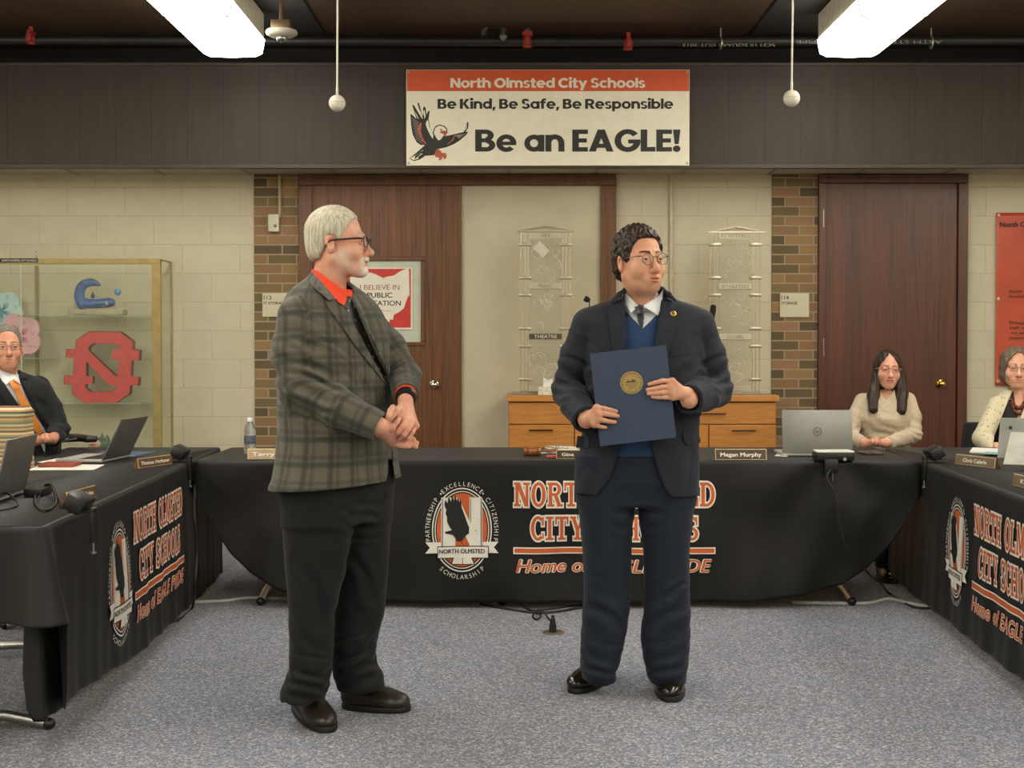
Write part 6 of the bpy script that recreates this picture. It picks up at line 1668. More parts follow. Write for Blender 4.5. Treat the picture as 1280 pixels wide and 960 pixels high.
RF = [(eR + Vector((.02, -.05, .0)), (.5, .2, 1), .042, .0065, .10), (eL + Vector((-.02, -.05, .0)), (-.5, .2, 1), .042, .0065, .10), (sR.lerp(eR, .55), (.35, 0, 1), .055, .004, .1), (sL.lerp(eL, .55), (-.35, 0, 1), .055, .004, .1), (rp(770, 470, -.14), (.8, 0, .7), .11, .003, .16), (rp(850, 480, -.14), (-.8, 0, .7), .10, .0035, .16), (rp(740, 590, -.1), (1, 0, .1), .12, .004, .15), (rp(858, 590, -.1), (1, 0, -.1), .12, .004, .15)]
def r_torso(g, o=0.): return loft(g, JR, 0, 2.35, .03)[0] + o
hemR = [(u, v) for u, v in ((781, 350), (781.5, 400), (782, 440), (780, 520), (774, 560), (767, 586), (757, 606), (748, 616), (742, 640), (846, 640), (840, 622), (832, 612), (823, 590), (815, 562), (812, 520), (818, 440), (824, 400), (828, 350))]
hemRx = [(P(u, v, YRM - .15).x, P(u, v, YRM - .15).z) for u, v in hemR]
zhem = rp(0, 620, -.1).z
def r_jacket(g):
    t = r_torso(g); a, b_ = r_arms(g)
    t = smin(smin(t, a, .007), b_, .007)
    t = t + folds(g, RF)
    inner = t + .013
    sd = cut_px(g, hemR, t)
    t = smax(t, -np.maximum(sd, g.y - (YRM - .02)), .004)
    t = np.maximum(t, zhem - .02 * (g.x - man.location.x) - g.z)
    # neck opening
    t = smax(t, -cap(g, rp(806, 340, .02), rp(803, 376, .03), .066, .058), .004)
    # open cuffs
    for w_, e_ in ((wR, eR), (wL, eL)):
        d = (w_ - e_).normalized(); q = (g.x - w_.x) * d.x + (g.y - w_.y) * d.y + (g.z - w_.z) * d.z
        near = sph(g, w_, .12); t = np.where(near < 0, np.maximum(t, q), t)
    t = np.maximum(t, -inner)
    for pts in ([(800, 353, .085), (789, 357, .05), (782, 362, -.01), (774, 368, -.065), (766, 375.5, -.105)], [(806, 353, .085), (820, 357, .05), (828, 362, -.01), (836, 368, -.065), (844, 375.5, -.105)]):
        t = smin(t, chain(g, [rp(*q) for q in pts], [.007, .008, .009, .009, .006], .01), .014)
    return t
Vj, Qj = skin_of(r_jacket, (rp(680, 0).x, 4.84, rp(0, 632).z), (rp(926, 0).x, 5.34, rp(0, 352).z), .0045, 1)
np_obj('jacket', Sm().add(Vj, Qj), M_NAVY, man); BJ = bvh_of(Vj, Qj)
# sweater with V neck, shirt
Vn = [(P(u, v, YRM - .12).x, P(u, v, YRM - .12).z) for u, v in ((770, 340), (780, 386), (803, 411), (825, 389), (836, 340))]
def r_sweater(g):
    t = r_torso(g, .014); t = smax(t, -np.maximum(cut_px(g, [(770, 340), (780, 386), (803, 411), (825, 389), (836, 340)], t), g.y - YRM), .003)
    return np.maximum(np.maximum(t, rp(0, 567).z - g.z), g.z - rp(0, 372).z)
V, Q = skin_of(r_sweater, (rp(720, 0).x, 4.95, rp(0, 590).z), (rp(890, 0).x, 5.28, rp(0, 366).z), .005); np_obj('sweater', Sm().add(V, Q), M_SWEAT, man)
headR_M = Matrix.Translation(rp(800, 325.5, -.02)) @ Matrix.Rotation(math.radians(27), 4, 'Z') @ Matrix.Rotation(math.radians(-2), 4, 'Y') @ Matrix.Scale(1.02, 4)
nbR = headR_M.inverted() @ rp(803, 384, .03)
def r_shirt(g):
    t = r_torso(g, .022); t = np.maximum(t, g.z - rp(0, 378).z); t = np.maximum(t, rp(0, 470).z - g.z)
    n_ = cap(g, rp(802, 352, .015), rp(803, 390, .03), .066, .074); pl_ = (g.z - rp(0, 363).z) - .55 * (g.y - YRM) 
    n_ = np.maximum(n_, pl_)
    t = smin(t, n_, .01)
    return smax(t, -np.maximum(cut_px(g, [(781, 340), (784, 368), (800, 385), (822, 370), (828, 340)], t), g.y - (YRM - .02)), .003)
V, Q = skin_of(r_shirt, (rp(740, 0).x, 4.95, rp(0, 475).z), (rp(866, 0).x, 5.28, rp(0, 345).z), .0045); np_obj('shirt', Sm().add(V, Q), M_SHIRTW, man); BS = bvh_of(V, Q)
decal('shirt_collar', [(780, 357), (784, 368), (794, 378), (799, 383), (792, 388), (788.5, 391), (783, 381), (780, 370)], BS, M_SHIRTW, man, .007, .005, 3, 1)
decal('shirt_collar', [(829, 362), (823, 370), (812, 379), (805, 384), (813, 388), (822.5, 394.5), (827, 382)], BS, M_SHIRTW, man, .007, .005, 3, 1)
def tie_mat(name, a, b_, c, sc):
    m, nt, bs_ = _new(name); vo = nt.nodes.new('ShaderNodeTexVoronoi'); vo.inputs['Scale'].default_value = sc; nt.links.new(coords(nt), vo.inputs['Vector'])
    nt.links.new(ramp(nt, vo.outputs['Distance'], [(.0, c), (.16, c), (.24, b_), (.34, a), (1, a)]), bs_.inputs['Base Color']); bs_.inputs['Roughness'].default_value = .45; return m
M_TIER = tie_mat('tie_grey', '#2c2f36', '#5a5f66', '#b9bcc0', 75)
decal('tie', [(796, 391), (804.5, 391), (805, 399), (803.5, 409), (801.5, 411), (797.5, 402)], BS, M_TIER, man, .006, .004, 3, 1)
decal('tie_knot', [(793.5, 383.5), (800, 382), (808.5, 383.5), (805.5, 391), (802, 393), (797, 392.5)], BS, M_TIER, man, .010, .007, 3, 1)
# lapels, pockets, pin, buttons
decal('lapel', [(780, 372), (771, 376), (765, 379), (759.5, 381.5), (761, 402), (766, 436), (771, 470), (778, 520), (781.5, 500), (782.5, 440), (782, 385)], BJ, M_NAVY, man, .0015, .009, 4)
decal('lapel', [(829, 372), (839, 376), (843, 380), (848, 383.5), (847, 396), (841, 422), (834, 450), (826, 482), (813.5, 530), (812, 515), (818, 438), (823, 400), (827, 385)], BJ, M_NAVY, man, .0015, .009, 4)
decal('breast_pocket', [(838, 437), (869, 433), (869.5, 441), (838.5, 445.5)], BJ, M_NAVY, man, .0005, .003, 4)
decal('pocket_flap', [(853, 540), (873, 538.5), (876, 552), (873, 555), (858, 556), (855, 551)], BJ, M_NAVY, man, .0005, .005, 4)
decal('pocket_flap', [(722, 545), (737, 546), (736, 560), (720, 560)], BJ, M_NAVY, man, .0005, .005, 4)
h = BJ.ray_cast(CAMP, ray(841, 393.5).normalized()); pn = h[0] + h[1] * .011
Rn = Vector((0, 0, 1)).rotation_difference(h[1]).to_matrix().to_4x4()
pin = obj('lapel_pin', MB().lathe([(.0001, .004), (.009, .0035), (.011, .002), (.012, 0)], (0, 0, 0), 24, M=Matrix.Translation(pn) @ Rn), mat('pin_gold', '#c7a05a', .3, .8), man)
obj('pin_emblem', MB().lathe([(.004, .0044), (.0045, .0052), (.0062, .0052), (.0066, .0038)], (0, 0, 0), 18, M=Matrix.Translation(pn) @ Rn), mat('pin_dark', '#6d5024', .4, .6), pin)
# sleeve buttons
for k in range(3):
    u, v = 871 + 1.2 * k, 514 - 3.6 * k
    h = BJ.ray_cast(CAMP, ray(u, v).normalized())
    if h[0] is not None: obj('cuff_button', MB().ball(h[0], .0045, 10), mat('button_dark', '#15161a', .3), man)
# trousers
LRl = [sec(590, 720, 798, .115, .12), sec(620, 722, 796, .115, .12), sec(650, 725, 790.5, .11, .115), sec(690, 729, 788.5, .10, .105), sec(730, 730, 788, .092, .10), sec(765, 729, 786.5, .09, .095), sec(796, 726.5, 781.5, .09, .095), sec(820, 725.5, 775.5, .09, .095, YRM, .0), sec(840, 727, 769, .09, .09), sec(858, 731, 768, .085, .095, YRM, .02)]
LRr = [sec(590, 795, 872, .115, .12), sec(620, 796, 869, .115, .12), sec(650, 799, 865.5, .11, .115), sec(690, 804.5, 861.5, .10, .105), sec(730, 805, 862, .092, .10), sec(765, 804.5, 863, .09, .095), sec(796, 800, 862.5, .09, .095), sec(820, 804, 861, .09, .095), sec(840, 808, 858.5, .09, .09), sec(860, 815, 856, .085, .09, YRM, .01)]
def r_pants(g):
    a = loft(g, LRl, .15, 2.3, .035)[0]; b_ = loft(g, LRr, -.1, 2.3, .035)[0]
    hip = loft(g, [sec(560, 724, 868, .14, .12), sec(600, 720, 871, .135, .125), sec(632, 722, 868, .114, .118)], 0, 2.4)[0]
    hip = smax(hip, rp(0, 632).z - g.z, .02)
    fl_ = folds(g, [(rp(750, 838, -.05), (.2, .0, 1), .05, .005, .09), (rp(832, 836, -.05), (-.2, 0, 1), .05, .005, .09), (rp(752, 770, -.08), (.5, 0, 1), .09, .005, .12), (rp(838, 770, -.08), (-.5, 0, 1), .08, .005, .12), (rp(797, 640, -.08), (.0, 0, 1), .06, .004, .10), (rp(850, 735, -.08), (-.6, 0, 1), .05, .004, .07)])
    a = np.maximum(a, rp(0, 851).z + .25 * (g.y - YRM + .03) * .4 - g.z); b_ = np.maximum(b_, rp(0, 853).z + .25 * (g.y - YRM + .03) * .4 - g.z)
    # front creases
    ca = -.004 * np.exp(-((g.x - rp(757, 0).x) / .012) ** 2) * (g.y < YRM); cb = -.004 * np.exp(-((g.x - rp(832, 0).x) / .012) ** 2) * (g.y < YRM)
    f = smin(smin(a + ca, b_ + cb, .006), hip, .02) + fl_
    return np.maximum(f, g.z - rp(0, 566).z)
V, Q = skin_of(r_pants, (rp(706, 0).x, 4.95, .02), (rp(884, 0).x, 5.32, rp(0, 562).z), .006); np_obj('trousers', Sm().add(V, Q), M_NAVYT, man)
shoe(man, PF(762, 850, 0) + Vector((.0, .06, 0)), PF(716, 868, 0), M_SHOE, M_SOLE, w=.05)
shoe(man, PF(838, 850, 0) + Vector((-.005, .04, 0)), PF(839, 879, 0), M_SHOE, M_SOLE, w=.053)
# body: head, neck, hidden torso and arms, hands
HR = dict(neck=(tuple(nbR), .062), fat=1, fw=.064, jw=.044, jaw=.054, ck=.029, cw=.076, lw=.019, pout=.003, nk=1.08, lid=.0031, brow_up=.001, brow_w=.0046, stubble=.22)
def person_body(par, M, o, mats, extra, gaze, h=.0022):
    """head grid in local space plus extra (V,Q) pieces of the same body"""
    k = M.to_scale().x
    V, Q = skin_of(lambda g: head_sdf(g, o), (-.105, -.145, -.20), (.105, .135, .135), h)
    mk = head_masks(V, o)
    A = np.array(M); W = V @ A[:3, :3].T + A[:3, 3]
    sm = Sm().add(W, Q, 0)
    for V2, Q2 in extra: sm.add(V2, Q2, 0)
    eye_mesh(M, gaze, sm, 1, k)
    at = np.zeros((sm.n, 3)); at[:len(V)] = mk
    return np_obj('body', sm, mats, par, attr=at)
def box_of(pts, pad): return [min(p[i] for p in pts) - pad for i in range(3)], [max(p[i] for p in pts) + pad for i in range(3)]
def hand(wrist, kn, fg, th, elbow, r=.0088, wr=.026, h=.0022):
    pts = [wrist] + list(kn) + [p for f in fg for p in f] + list(th); el = wrist.lerp(elbow, .35)
    lo, hi = box_of(pts + [el], .03)
    return skin_of(lambda g: wrist_to(hand_sdf(g, wrist, kn, fg, th, r, wr), g, wrist, el, .026, .032), lo, hi, h)
YF = 4.905   # folder plane
def fp(u, v, d=0.): return P(u, v, YF - .012 - d)
wrh = P(737, 522, YF + .01)
hR = hand(wrh, [fp(746, 509.5, .008), fp(748, 517, .011), fp(747.5, 524, .009), fp(743, 530.5, .004)],
          [[fp(746, 509.5, .008), fp(755, 510.5, .012), fp(763, 512.5, .007), fp(770, 514, .0)], [fp(748, 517, .011), fp(757, 517.5, .014), fp(765, 519, .008), fp(772, 520.2, .0)], [fp(747.5, 524, .009), fp(755, 525.5, .012), fp(762, 527, .007), fp(768.5, 527.8, .0)], [fp(743, 530.5, .004), fp(748, 532.5, .007), fp(753, 534, .003), fp(757, 534.5, -.002)]],
          [P(742, 520, YF + .02), P(748, 512, YF + .028), P(758, 507, YF + .026)], eR)
wlh = P(858, 493, YF + .012)
hL = hand(wlh, [fp(840, 476.5, .008), fp(838, 483.5, .011), fp(838.5, 490, .009), fp(841, 496.5, .004)],
          [[fp(840, 476.5, .008), fp(828, 476, .012), fp(819, 478.5, .007), fp(811.5, 480.3, .0)], [fp(838, 483.5, .011), fp(827, 484, .014), fp(818, 486, .008), fp(809.5, 487.2, .0)], [fp(838.5, 490, .009), fp(828, 490.6, .012), fp(819, 491.6, .007), fp(810.5, 492, .0)], [fp(841, 496.5, .004), fp(831, 497, .008), fp(823, 497, .004), fp(815.5, 496.3, -.001)]],
          [P(850, 490, YF + .02), P(842, 482, YF + .03), P(830, 478, YF + .026)], eL)
core = skin_of(lambda g: np.minimum(smin(cap(g, rp(803, 390, .03), rp(800, 560, .02), .06, .10), cap(g, rp(740, 412), rp(868, 412), .045, .045), .05), np.minimum(chain(g, [rp(735, 412), eR, wR, wrh], [.04, .036, .03, .026]), chain(g, [rp(874, 412), eL, wL, wlh], [.04, .036, .03, .026]))), (rp(690, 0).x, 4.87, rp(0, 600).z), (rp(915, 0).x, 5.3, rp(0, 372).z), .012)
M_BROWD = hair_mat('brow_dark', '#2a1d14', '#4a3526', (300, 300, 300)); M_HAIRD = hair_mat('hair_dark', '#17110c', '#3c2c1f', (120, 120, 60), .45)
person_body(man, headR_M, HR, [M_SKIN, M_EYEW, M_IRIS, M_PUP], [core, hR, hL], (.16, -1, -.04))
HO = dict(t=.013, top=1.2, back=1, amp=.0034, fr=185., curl=1., line=[(-.12, .094), (-.075, .088), (-.052, .072), (-.040, .030), (-.030, -.006), (-.012, -.012), (-.004, .014), (.026, .010), (.034, -.04), (.07, -.075), (.14, -.082)])
V, Q = skin_of(lambda g: hair_cap(g, HO), (-.12, -.13, -.11), (.12, .15, .16), .0024, 0); A = np.array(headR_M)
np_obj('hair', Sm().add(V @ A[:3, :3].T + A[:3, 3], Q), M_HAIRD, man)
glasses(headR_M, 1.02, man, '#5a3f30', .0225, .0205, 'round', .0012, zc=-.001, sep=.0315)
# folder held by him
fo_ = thing('certificate_folder', 'dark blue certificate folder with gold seal held by the man in navy', 'folder', P(792, 548, YF))
c4 = [P(u, v, YF) for u, v in ((737.8, 442), (832.4, 431.5), (845.5, 547), (749.4, 558))]
xd = (c4[1] - c4[0] + c4[2] - c4[3]).normalized(); zd = (c4[0] - c4[3] + c4[1] - c4[2]); zd = (zd - xd * zd.dot(xd)).normalized(); cc_ = sum(c4, Vector()) / 4
Mf = Matrix((xd, zd.cross(xd), zd)).transposed().to_4x4(); Mf.translation = cc_
wf = ((c4[1] - c4[0]).length + (c4[2] - c4[3]).length) / 4; hf = ((c4[0] - c4[3]).length + (c4[1] - c4[2]).length) / 4
M_FOLD = mat('folder_navy', '#2b3a52', .5, var=.05, vscale=200, bs=600, bst=.1)
obj('front_cover', MB().box(-wf, wf, -.003, -.0005, -hf, hf, .001, M=Mf), M_FOLD, fo_, smooth=False)
obj('back_cover', MB().box(-wf, wf, .0035, .006, -hf, hf, .001, M=Mf), M_FOLD, fo_, smooth=False)
obj('inner_sheet', MB().box(-wf + .004, wf - .004, -.0003, .0033, -hf + .004, hf - .004, M=Mf), M_PAPER, fo_, smooth=False)
sc_ = Mf.inverted() @ P(789.3, 478.4, YF)
M_SEAL = mat('seal_gold', '#b39a62', .35, .6, var=.1, vscale=200); M_SEALD = mat('seal_dark', '#4d4630', .5, .3)
Ms = Mf @ Matrix.Translation((sc_.x, -.003, sc_.z)) @ Matrix.Rotation(PI / 2, 4, 'X')
rs_ = .041
seal = obj('gold_seal', MB().lathe([(.0001, .0012), (rs_ * .62, .0012), (rs_ * .64, .0022), (rs_ * .68, .0022), (rs_ * .7, .0012), (rs_ * .92, .0012), (rs_ * .95, .0024), (rs_, .002), (rs_, 0)], (0, 0, 0), 40, M=Ms), M_SEAL, fo_)
mb = MB()
def sealadd(vf, dy=.0016):
    mb.add([Mf @ Vector((sc_.x + a, -.003 - dy, sc_.z + b_)) for a, b_ in vf[0]], vf[1])
sealadd(annulus(0, 0, rs_ * .9, rs_ * .9, rs_ * .03)); 
sealadd(ring_text('OHIO SENATE', rs_ * .73, rs_ * .73, 90, .0062, 15)); sealadd(ring_text('THE STATE OF OHIO', rs_ * .87, rs_ * .87, 270, .0055, 10.5, True))
sealadd(tess([[(-.022, .001), (-.012, .010), (-.004, .005), (.006, .013), (.014, .006), (.022, .001)]])); 
for k in range(4): sealadd(poly([(-.022 + .003 * k, -.003 - .005 * k), (.022 - .003 * k, -.003 - .005 * k), (.022 - .003 * k, -.0045 - .005 * k), (-.022 + .003 * k, -.0045 - .005 * k)]))
obj('seal_relief', mb, M_SEALD, seal, smooth=False)

# ---------------------------------------------------------------- left man (grey plaid jacket)
YLM = 4.77
def lp_(u, v, dy=0.): return P(u, v, YLM + dy)
def plaid_mat():
    m, nt, b = _new('grey_plaid')
    at = nt.nodes.new('ShaderNodeAttribute'); at.attribute_name = 'pat'; at.attribute_type = 'GEOMETRY'
    sx = nt.nodes.new('ShaderNodeSeparateXYZ'); nt.links.new(at.outputs['Vector'], sx.inputs[0])
    def stripes(sock, period, stops, off=0.):
        a = nt.nodes.new('ShaderNodeMath'); a.operation = 'MULTIPLY_ADD'; a.inputs[1].default_value = 1 / period; a.inputs[2].default_value = off; nt.links.new(sock, a.inputs[0])
        w_ = nt.nodes.new('ShaderNodeMath'); w_.operation = 'FRACT'; nt.links.new(a.outputs[0], w_.inputs[0])
        return ramp(nt, w_.outputs[0], stops)
    dk, md, lt, rd = '#666660', '#898880', '#a5a399', '#877a6e'
    st = [(0, lt), (.14, lt), (.19, md), (.26, dk), (.36, dk), (.41, md), (.48, lt), (.53, md), (.60, rd), (.66, md), (.74, lt), (1, lt)]
    c1 = stripes(sx.outputs['X'], .072, st); c2 = stripes(sx.outputs['Z'], .084, st, .3)
    c = mixc(nt, 1., c1, c2, 'MULTIPLY')
    c = mixc(nt, 1., c, '#dedbd2', 'MULTIPLY')
    n = noise_n(nt, coords(nt), 500, 3)
    c = mixc(nt, .3, c, ramp(nt, n, [(.3, '#2a2a27'), (.7, '#6a6963')]))
    nt.links.new(c, b.inputs['Base Color']); b.inputs['Roughness'].default_value = .8; b.inputs['Specular IOR Level'].default_value = .2; b.inputs['Sheen Weight'].default_value = .15
    n2 = noise_n(nt, coords(nt), 9, 4); bump(nt, b, n2, .35, .01)
    return m
M_PLAID = plaid_mat()
M_ORSH = mat('shirt_vermilion', '#d8401c', .6, var=.05); M_CHAR = suit_mat('charcoal_trousers', '#0e0e10', '#161618')
lman = thing('person', 'standing grey-haired man in a plaid jacket and orange-red shirt with clasped hands', 'person', (lp_(425, 880).x, YLM, 0))
TH = math.radians(57); KW = math.sqrt(math.cos(TH) ** 2 + (.68 * math.sin(TH)) ** 2)
def lsec(v, u0, u1, bl=.68, br=.68, dy=0.):
    a, b_ = P(u0, v, YLM), P(u1, v, YLM); A = (b_.x - a.x) / 2 / KW; return (a.z, (a.x + b_.x) / 2, YLM + dy, A, A * bl, A * br)
JL = [lsec(340, 392, 424), lsec(350, 384, 432), lsec(358, 372, 442), lsec(366, 365, 454), lsec(378, 360, 466), lsec(395, 357, 476), lsec(425, 355, 484), lsec(470, 355, 488), lsec(510, 355, 489), lsec(550, 356, 490), lsec(580, 352, 492), lsec(600, 347, 496), lsec(616, 343, 499)]
f_ax = Vector((math.sin(TH), -math.cos(TH), 0)); l_ax = Vector((math.cos(TH), math.sin(TH), 0))
cL = lp_(416, 402)
snL = cL - l_ax * .165 + Vector((0, 0, .0)) - f_ax * .01; snL.z = lp_(0, 398).z
enL = P(374, 487, 4.58); wnL = P(474, 533, 4.53)
sfL = cL + l_ax * .165; sfL.z = lp_(0, 400).z
efL = P(505, 470, 4.84); wfL = P(507, 494, 4.67)
def l_arms(g):
    m1 = snL.lerp(enL, .5) + Vector((-.02, 0, 0)); m2 = sfL.lerp(efL, .5) + Vector((.015, 0, 0))
    a = chain(g, [snL, m1, enL, enL.lerp(wnL, .5), wnL], [.074, .070, .066, .060, .050], .03)
    b_ = chain(g, [sfL, m2, efL, wfL], [.07, .062, .056, .047], .03)
    return a, b_
LF = [(enL + Vector((.05, -.05, .03)), (.4, .2, 1), .045, .008, .11), (enL.lerp(wnL, .45), (1, 0, .25), .07, .004, .12), (snL.lerp(enL, .6), (.3, 0, 1), .06, .005, .12), (P(368, 440, 4.55), (.6, 0, 1), .05, .004, .09), (P(440, 480, 4.6), (.5, 0, .8), .10, .004, .14), (P(360, 560, 4.7), (1, 0, .2), .08, .004, .12), (efL, (.3, .3, 1), .05, .005, .08)]
openL = [(u, v) for u, v in ((386, 330), (391, 340), (412, 364), (430, 383), (447, 414), (466, 449), (486, 484), (482, 466), (468, 440), (455, 408), (441, 374), (440, 350), (425, 330))]
slitL = [(486, 545), (488.5, 545), (490, 575), (493, 596), (497, 612), (478, 612), (482, 603), (485, 590), (485, 570)]
def to_xz(L, Y): return [(P(u, v, Y).x, P(u, v, Y).z) for u, v in L]
oXZ = to_xz(openL, 4.64); sXZ = to_xz(slitL, 4.62)
def l_jacket(g):
    t, lxx, lyy = loft(g, JL, TH, 2.3, .03)
    a, b_ = l_arms(g)
    t = smin(smin(t, a, .007), b_, .007) + folds(g, LF)
    inner = t + .013
    t = smax(t, -np.maximum(cut_px(g, openL, t), g.y - (YLM - .0)), .004)
    t = smax(t, -np.maximum(cut_px(g, slitL, t), g.y - (YLM + .2)), .003)
    zb_ = lp_(0, 612, -.1).z + .06 * (g.x - cL.x) + .012
    t = np.maximum(t, zb_ - g.z)
    t = smax(t, -cap(g, lp_(410, 320, .0), lp_(411, 352, .0), .064, .060), .004)
    # rear vent at the side seam
    for w_, e_ in ((wnL, enL), (wfL, efL)):
        d = (w_ - e_).normalized(); q = (g.x - w_.x) * d.x + (g.y - w_.y) * d.y + (g.z - w_.z) * d.z
        t = np.where(sph(g, w_, .12) < 0, np.maximum(t, q), t)
    return np.maximum(t, -inner)
Vl, Ql = skin_of(l_jacket, (lp_(330, 0).x, 4.42, lp_(0, 622).z), (lp_(532, 0).x, 5.12, lp_(0, 330).z), .0045, 1)
def pat_of(V):
    p = Pts(V); t, a_, b_ = loft(p, JL, TH, 2.3, .03); ar, br = l_arms(p)
    ang = np.arctan2(a_, -b_); out = np.stack([ang * .20, np.zeros(len(V)), p.z], 1)
    for fld, pts in ((ar, [snL, enL, wnL]), (br, [sfL, efL, wfL])):
        m = fld < t + .004
        seg = (pts[1] - pts[0]).length
        dA = (pts[1] - pts[0]).normalized(); dB = (pts[2] - pts[1]).normalized()
        v = np.asarray(V)
        sA = (v - np.array(pts[0])) @ np.array(dA); sB = seg + (v - np.array(pts[1])) @ np.array(dB)
        wB = np.clip((sA - seg + .05) / .1, 0, 1); wB = wB * wB * (3 - 2 * wB); s_ = sA * (1 - wB) + sB * wB
        n1 = np.array(dA.cross(Vector((0, 1, 0))).normalized()); n2 = np.array(dA.cross(Vector(n1)))
        c0 = np.array(pts[0]) + np.clip(sA, 0, seg)[:, None] * np.array(dA)
        mB = (sB > seg); c1 = np.array(pts[1]) + np.clip(sB - seg, 0, 1)[:, None] * np.array(dB); r = np.where(mB[:, None], v - c1, v - c0)
        side = np.array((dA + dB).normalized().cross(Vector((0, -1, 0))).normalized())
        x = r @ side
        out[m, 0] = x[m]; out[m, 2] = -s_[m]
    return out
PT = pat_of(Vl)
np_obj('jacket', Sm().add(Vl, Ql), M_PLAID, lman, attr=PT); BL = bvh_of(Vl, Ql)
def decal_p(name, pts, off=.0015, th=.006, shift=(0, 0), soft=0):
    o = decal(name, pts, BL, M_PLAID, lman, off, th, 4, soft)
    inv = world_of(lman); V = np.array([tuple(inv @ v.co) for v in o.data.vertices])
    p = pat_of(V); p[:, 0] += shift[0]; p[:, 2] += shift[1]
    a = o.data.attributes.new('pat', 'FLOAT_VECTOR', 'POINT'); a.data.foreach_set('vector', p.astype(np.float32).ravel()); return o
decal_p('jacket_collar', [(389.5, 339.5), (385, 347), (384, 351), (393, 360), (402, 367.5), (411, 375), (419, 371), (412, 364), (400, 352)], .003, .006, (.03, .02), 1)
decal_p('lapel', [(404, 371.5), (412, 376), (421, 373.5), (430, 383.5), (446, 412.5), (455, 428), (474, 462), (487, 485), (484, 482), (470, 464), (446, 434), (424, 403), (408, 380)], .0015, .007, (.02, .03))
decal_p('lapel', [(441, 374), (449, 380), (456, 392), (453, 397), (464, 415), (476, 440), (486, 470), (484, 470), (468, 440), (455, 408)], .002, .006, (.03, .01), 1)
decal_p('pocket_flap', [(391, 531.5), (440, 538), (448, 541), (440, 543.5), (396, 547.5), (392.5, 545)], .0008, .005)
decal_p('breast_pocket', [(479, 422), (487, 424), (487.5, 428), (479.5, 427)], .0008, .004)
# shirt and collar, tie
headL_M = Matrix.Translation(lp_(423.5, 302.5, -.01)) @ Matrix.Rotation(math.radians(84), 4, 'Z') @ Matrix.Rotation(math.radians(0), 4, 'X') @ Matrix.Scale(1.0, 4)
nbL = headL_M.inverted() @ lp_(409, 372, .02)
def l_shirt(g):
    t = loft(g, JL, TH, 2.3, .03)[0] + .016; t = np.maximum(t, g.z - lp_(0, 362).z); t = np.maximum(t, lp_(0, 520).z - g.z)
    n_ = cap(g, lp_(414, 330, -.005), lp_(409, 372, .01), .063, .072); n_ = np.maximum(n_, (g.z - lp_(0, 352).z) + .62 * (g.x - lp_(412, 0).x))
    return smin(t, n_, .01)
V, Q = skin_of(l_shirt, (lp_(345, 0).x, 4.5, lp_(0, 525).z), (lp_(500, 0).x, 5.05, lp_(0, 322).z), .0045); np_obj('shirt', Sm().add(V, Q), M_ORSH, lman); BSL = bvh_of(V, Q)
decal('shirt_collar', [(389, 336), (396, 338), (415, 352), (432, 364), (436, 368), (434, 373), (430, 382), (424, 378), (410, 364), (392, 344)], BSL, M_ORSH, lman, .007, .006, 3, 1)
decal('shirt_collar', [(434, 367), (440, 362), (441, 371), (437, 374)], BSL, M_ORSH, lman, .007, .006, 3, 1)
M_TIEL = tie_mat('tie_black', '#15140f', '#2a2a26', '#8a8a7c', 60)
decal('tie', [(429, 380), (440, 372), (449, 394), (460, 415), (473, 442), (487, 478), (480, 474), (462, 444), (446, 416)], BSL, M_TIEL, lman, .010, .004, 3, 1)
decal('tie_knot', [(431, 377), (434, 370), (439, 371), (440, 378), (435, 386), (430, 384)], BSL, M_TIEL, lman, .016, .008, 3, 1)
# cuffs seen at the far wrist
d = (wfL - efL).normalized(); mb = MB().tube([wfL - d * .03, wfL + d * .012], [.040, .038], 28); obj('shirt_cuff', mb, M_ORSH, lman)
obj('cuff_band', MB().tube([wfL + d * .013, wfL + d * .030], [.037, .0345], 28), M_BLACKPL, lman)
# trousers
def ls2(v, u0, u1, b1=.13, b2=.13, Y=YLM): a, b_ = P(u0, v, Y), P(u1, v, Y); return (a.z, (a.x + b_.x) / 2, Y, (b_.x - a.x) / 2, b1, b2)
YA, YB_ = 4.69, 4.86
NL = [ls2(600, 352, 442, .12, .13, YA), ls2(640, 354, 444, .12, .13, YA), ls2(680, 354.5, 438, .115, .125, YA), ls2(720, 357, 430, .105, .11, YA), ls2(765, 361.5, 418.5, .10, .10, YA), ls2(800, 362, 417, .10, .10, YA), ls2(835, 362, 415, .10, .10, YA), ls2(855, 354, 412, .095, .10, YA), ls2(868, 349, 408, .09, .10, YA), ls2(882, 353, 403, .09, .09, YA)]
NF = [ls2(600, 408, 491, .12, .12, YB_), ls2(640, 412, 489, .12, .12, YB_), ls2(680, 416, 487, .11, .12, YB_), ls2(720, 417, 484.5, .10, .11, YB_), ls2(765, 414, 481, .095, .10, YB_), ls2(805, 413, 470, .095, .095, YB_), ls2(828, 414, 470, .09, .095, YB_), ls2(845, 417, 480, .09, .10, YB_), ls2(866, 424, 481, .085, .09, YB_)]
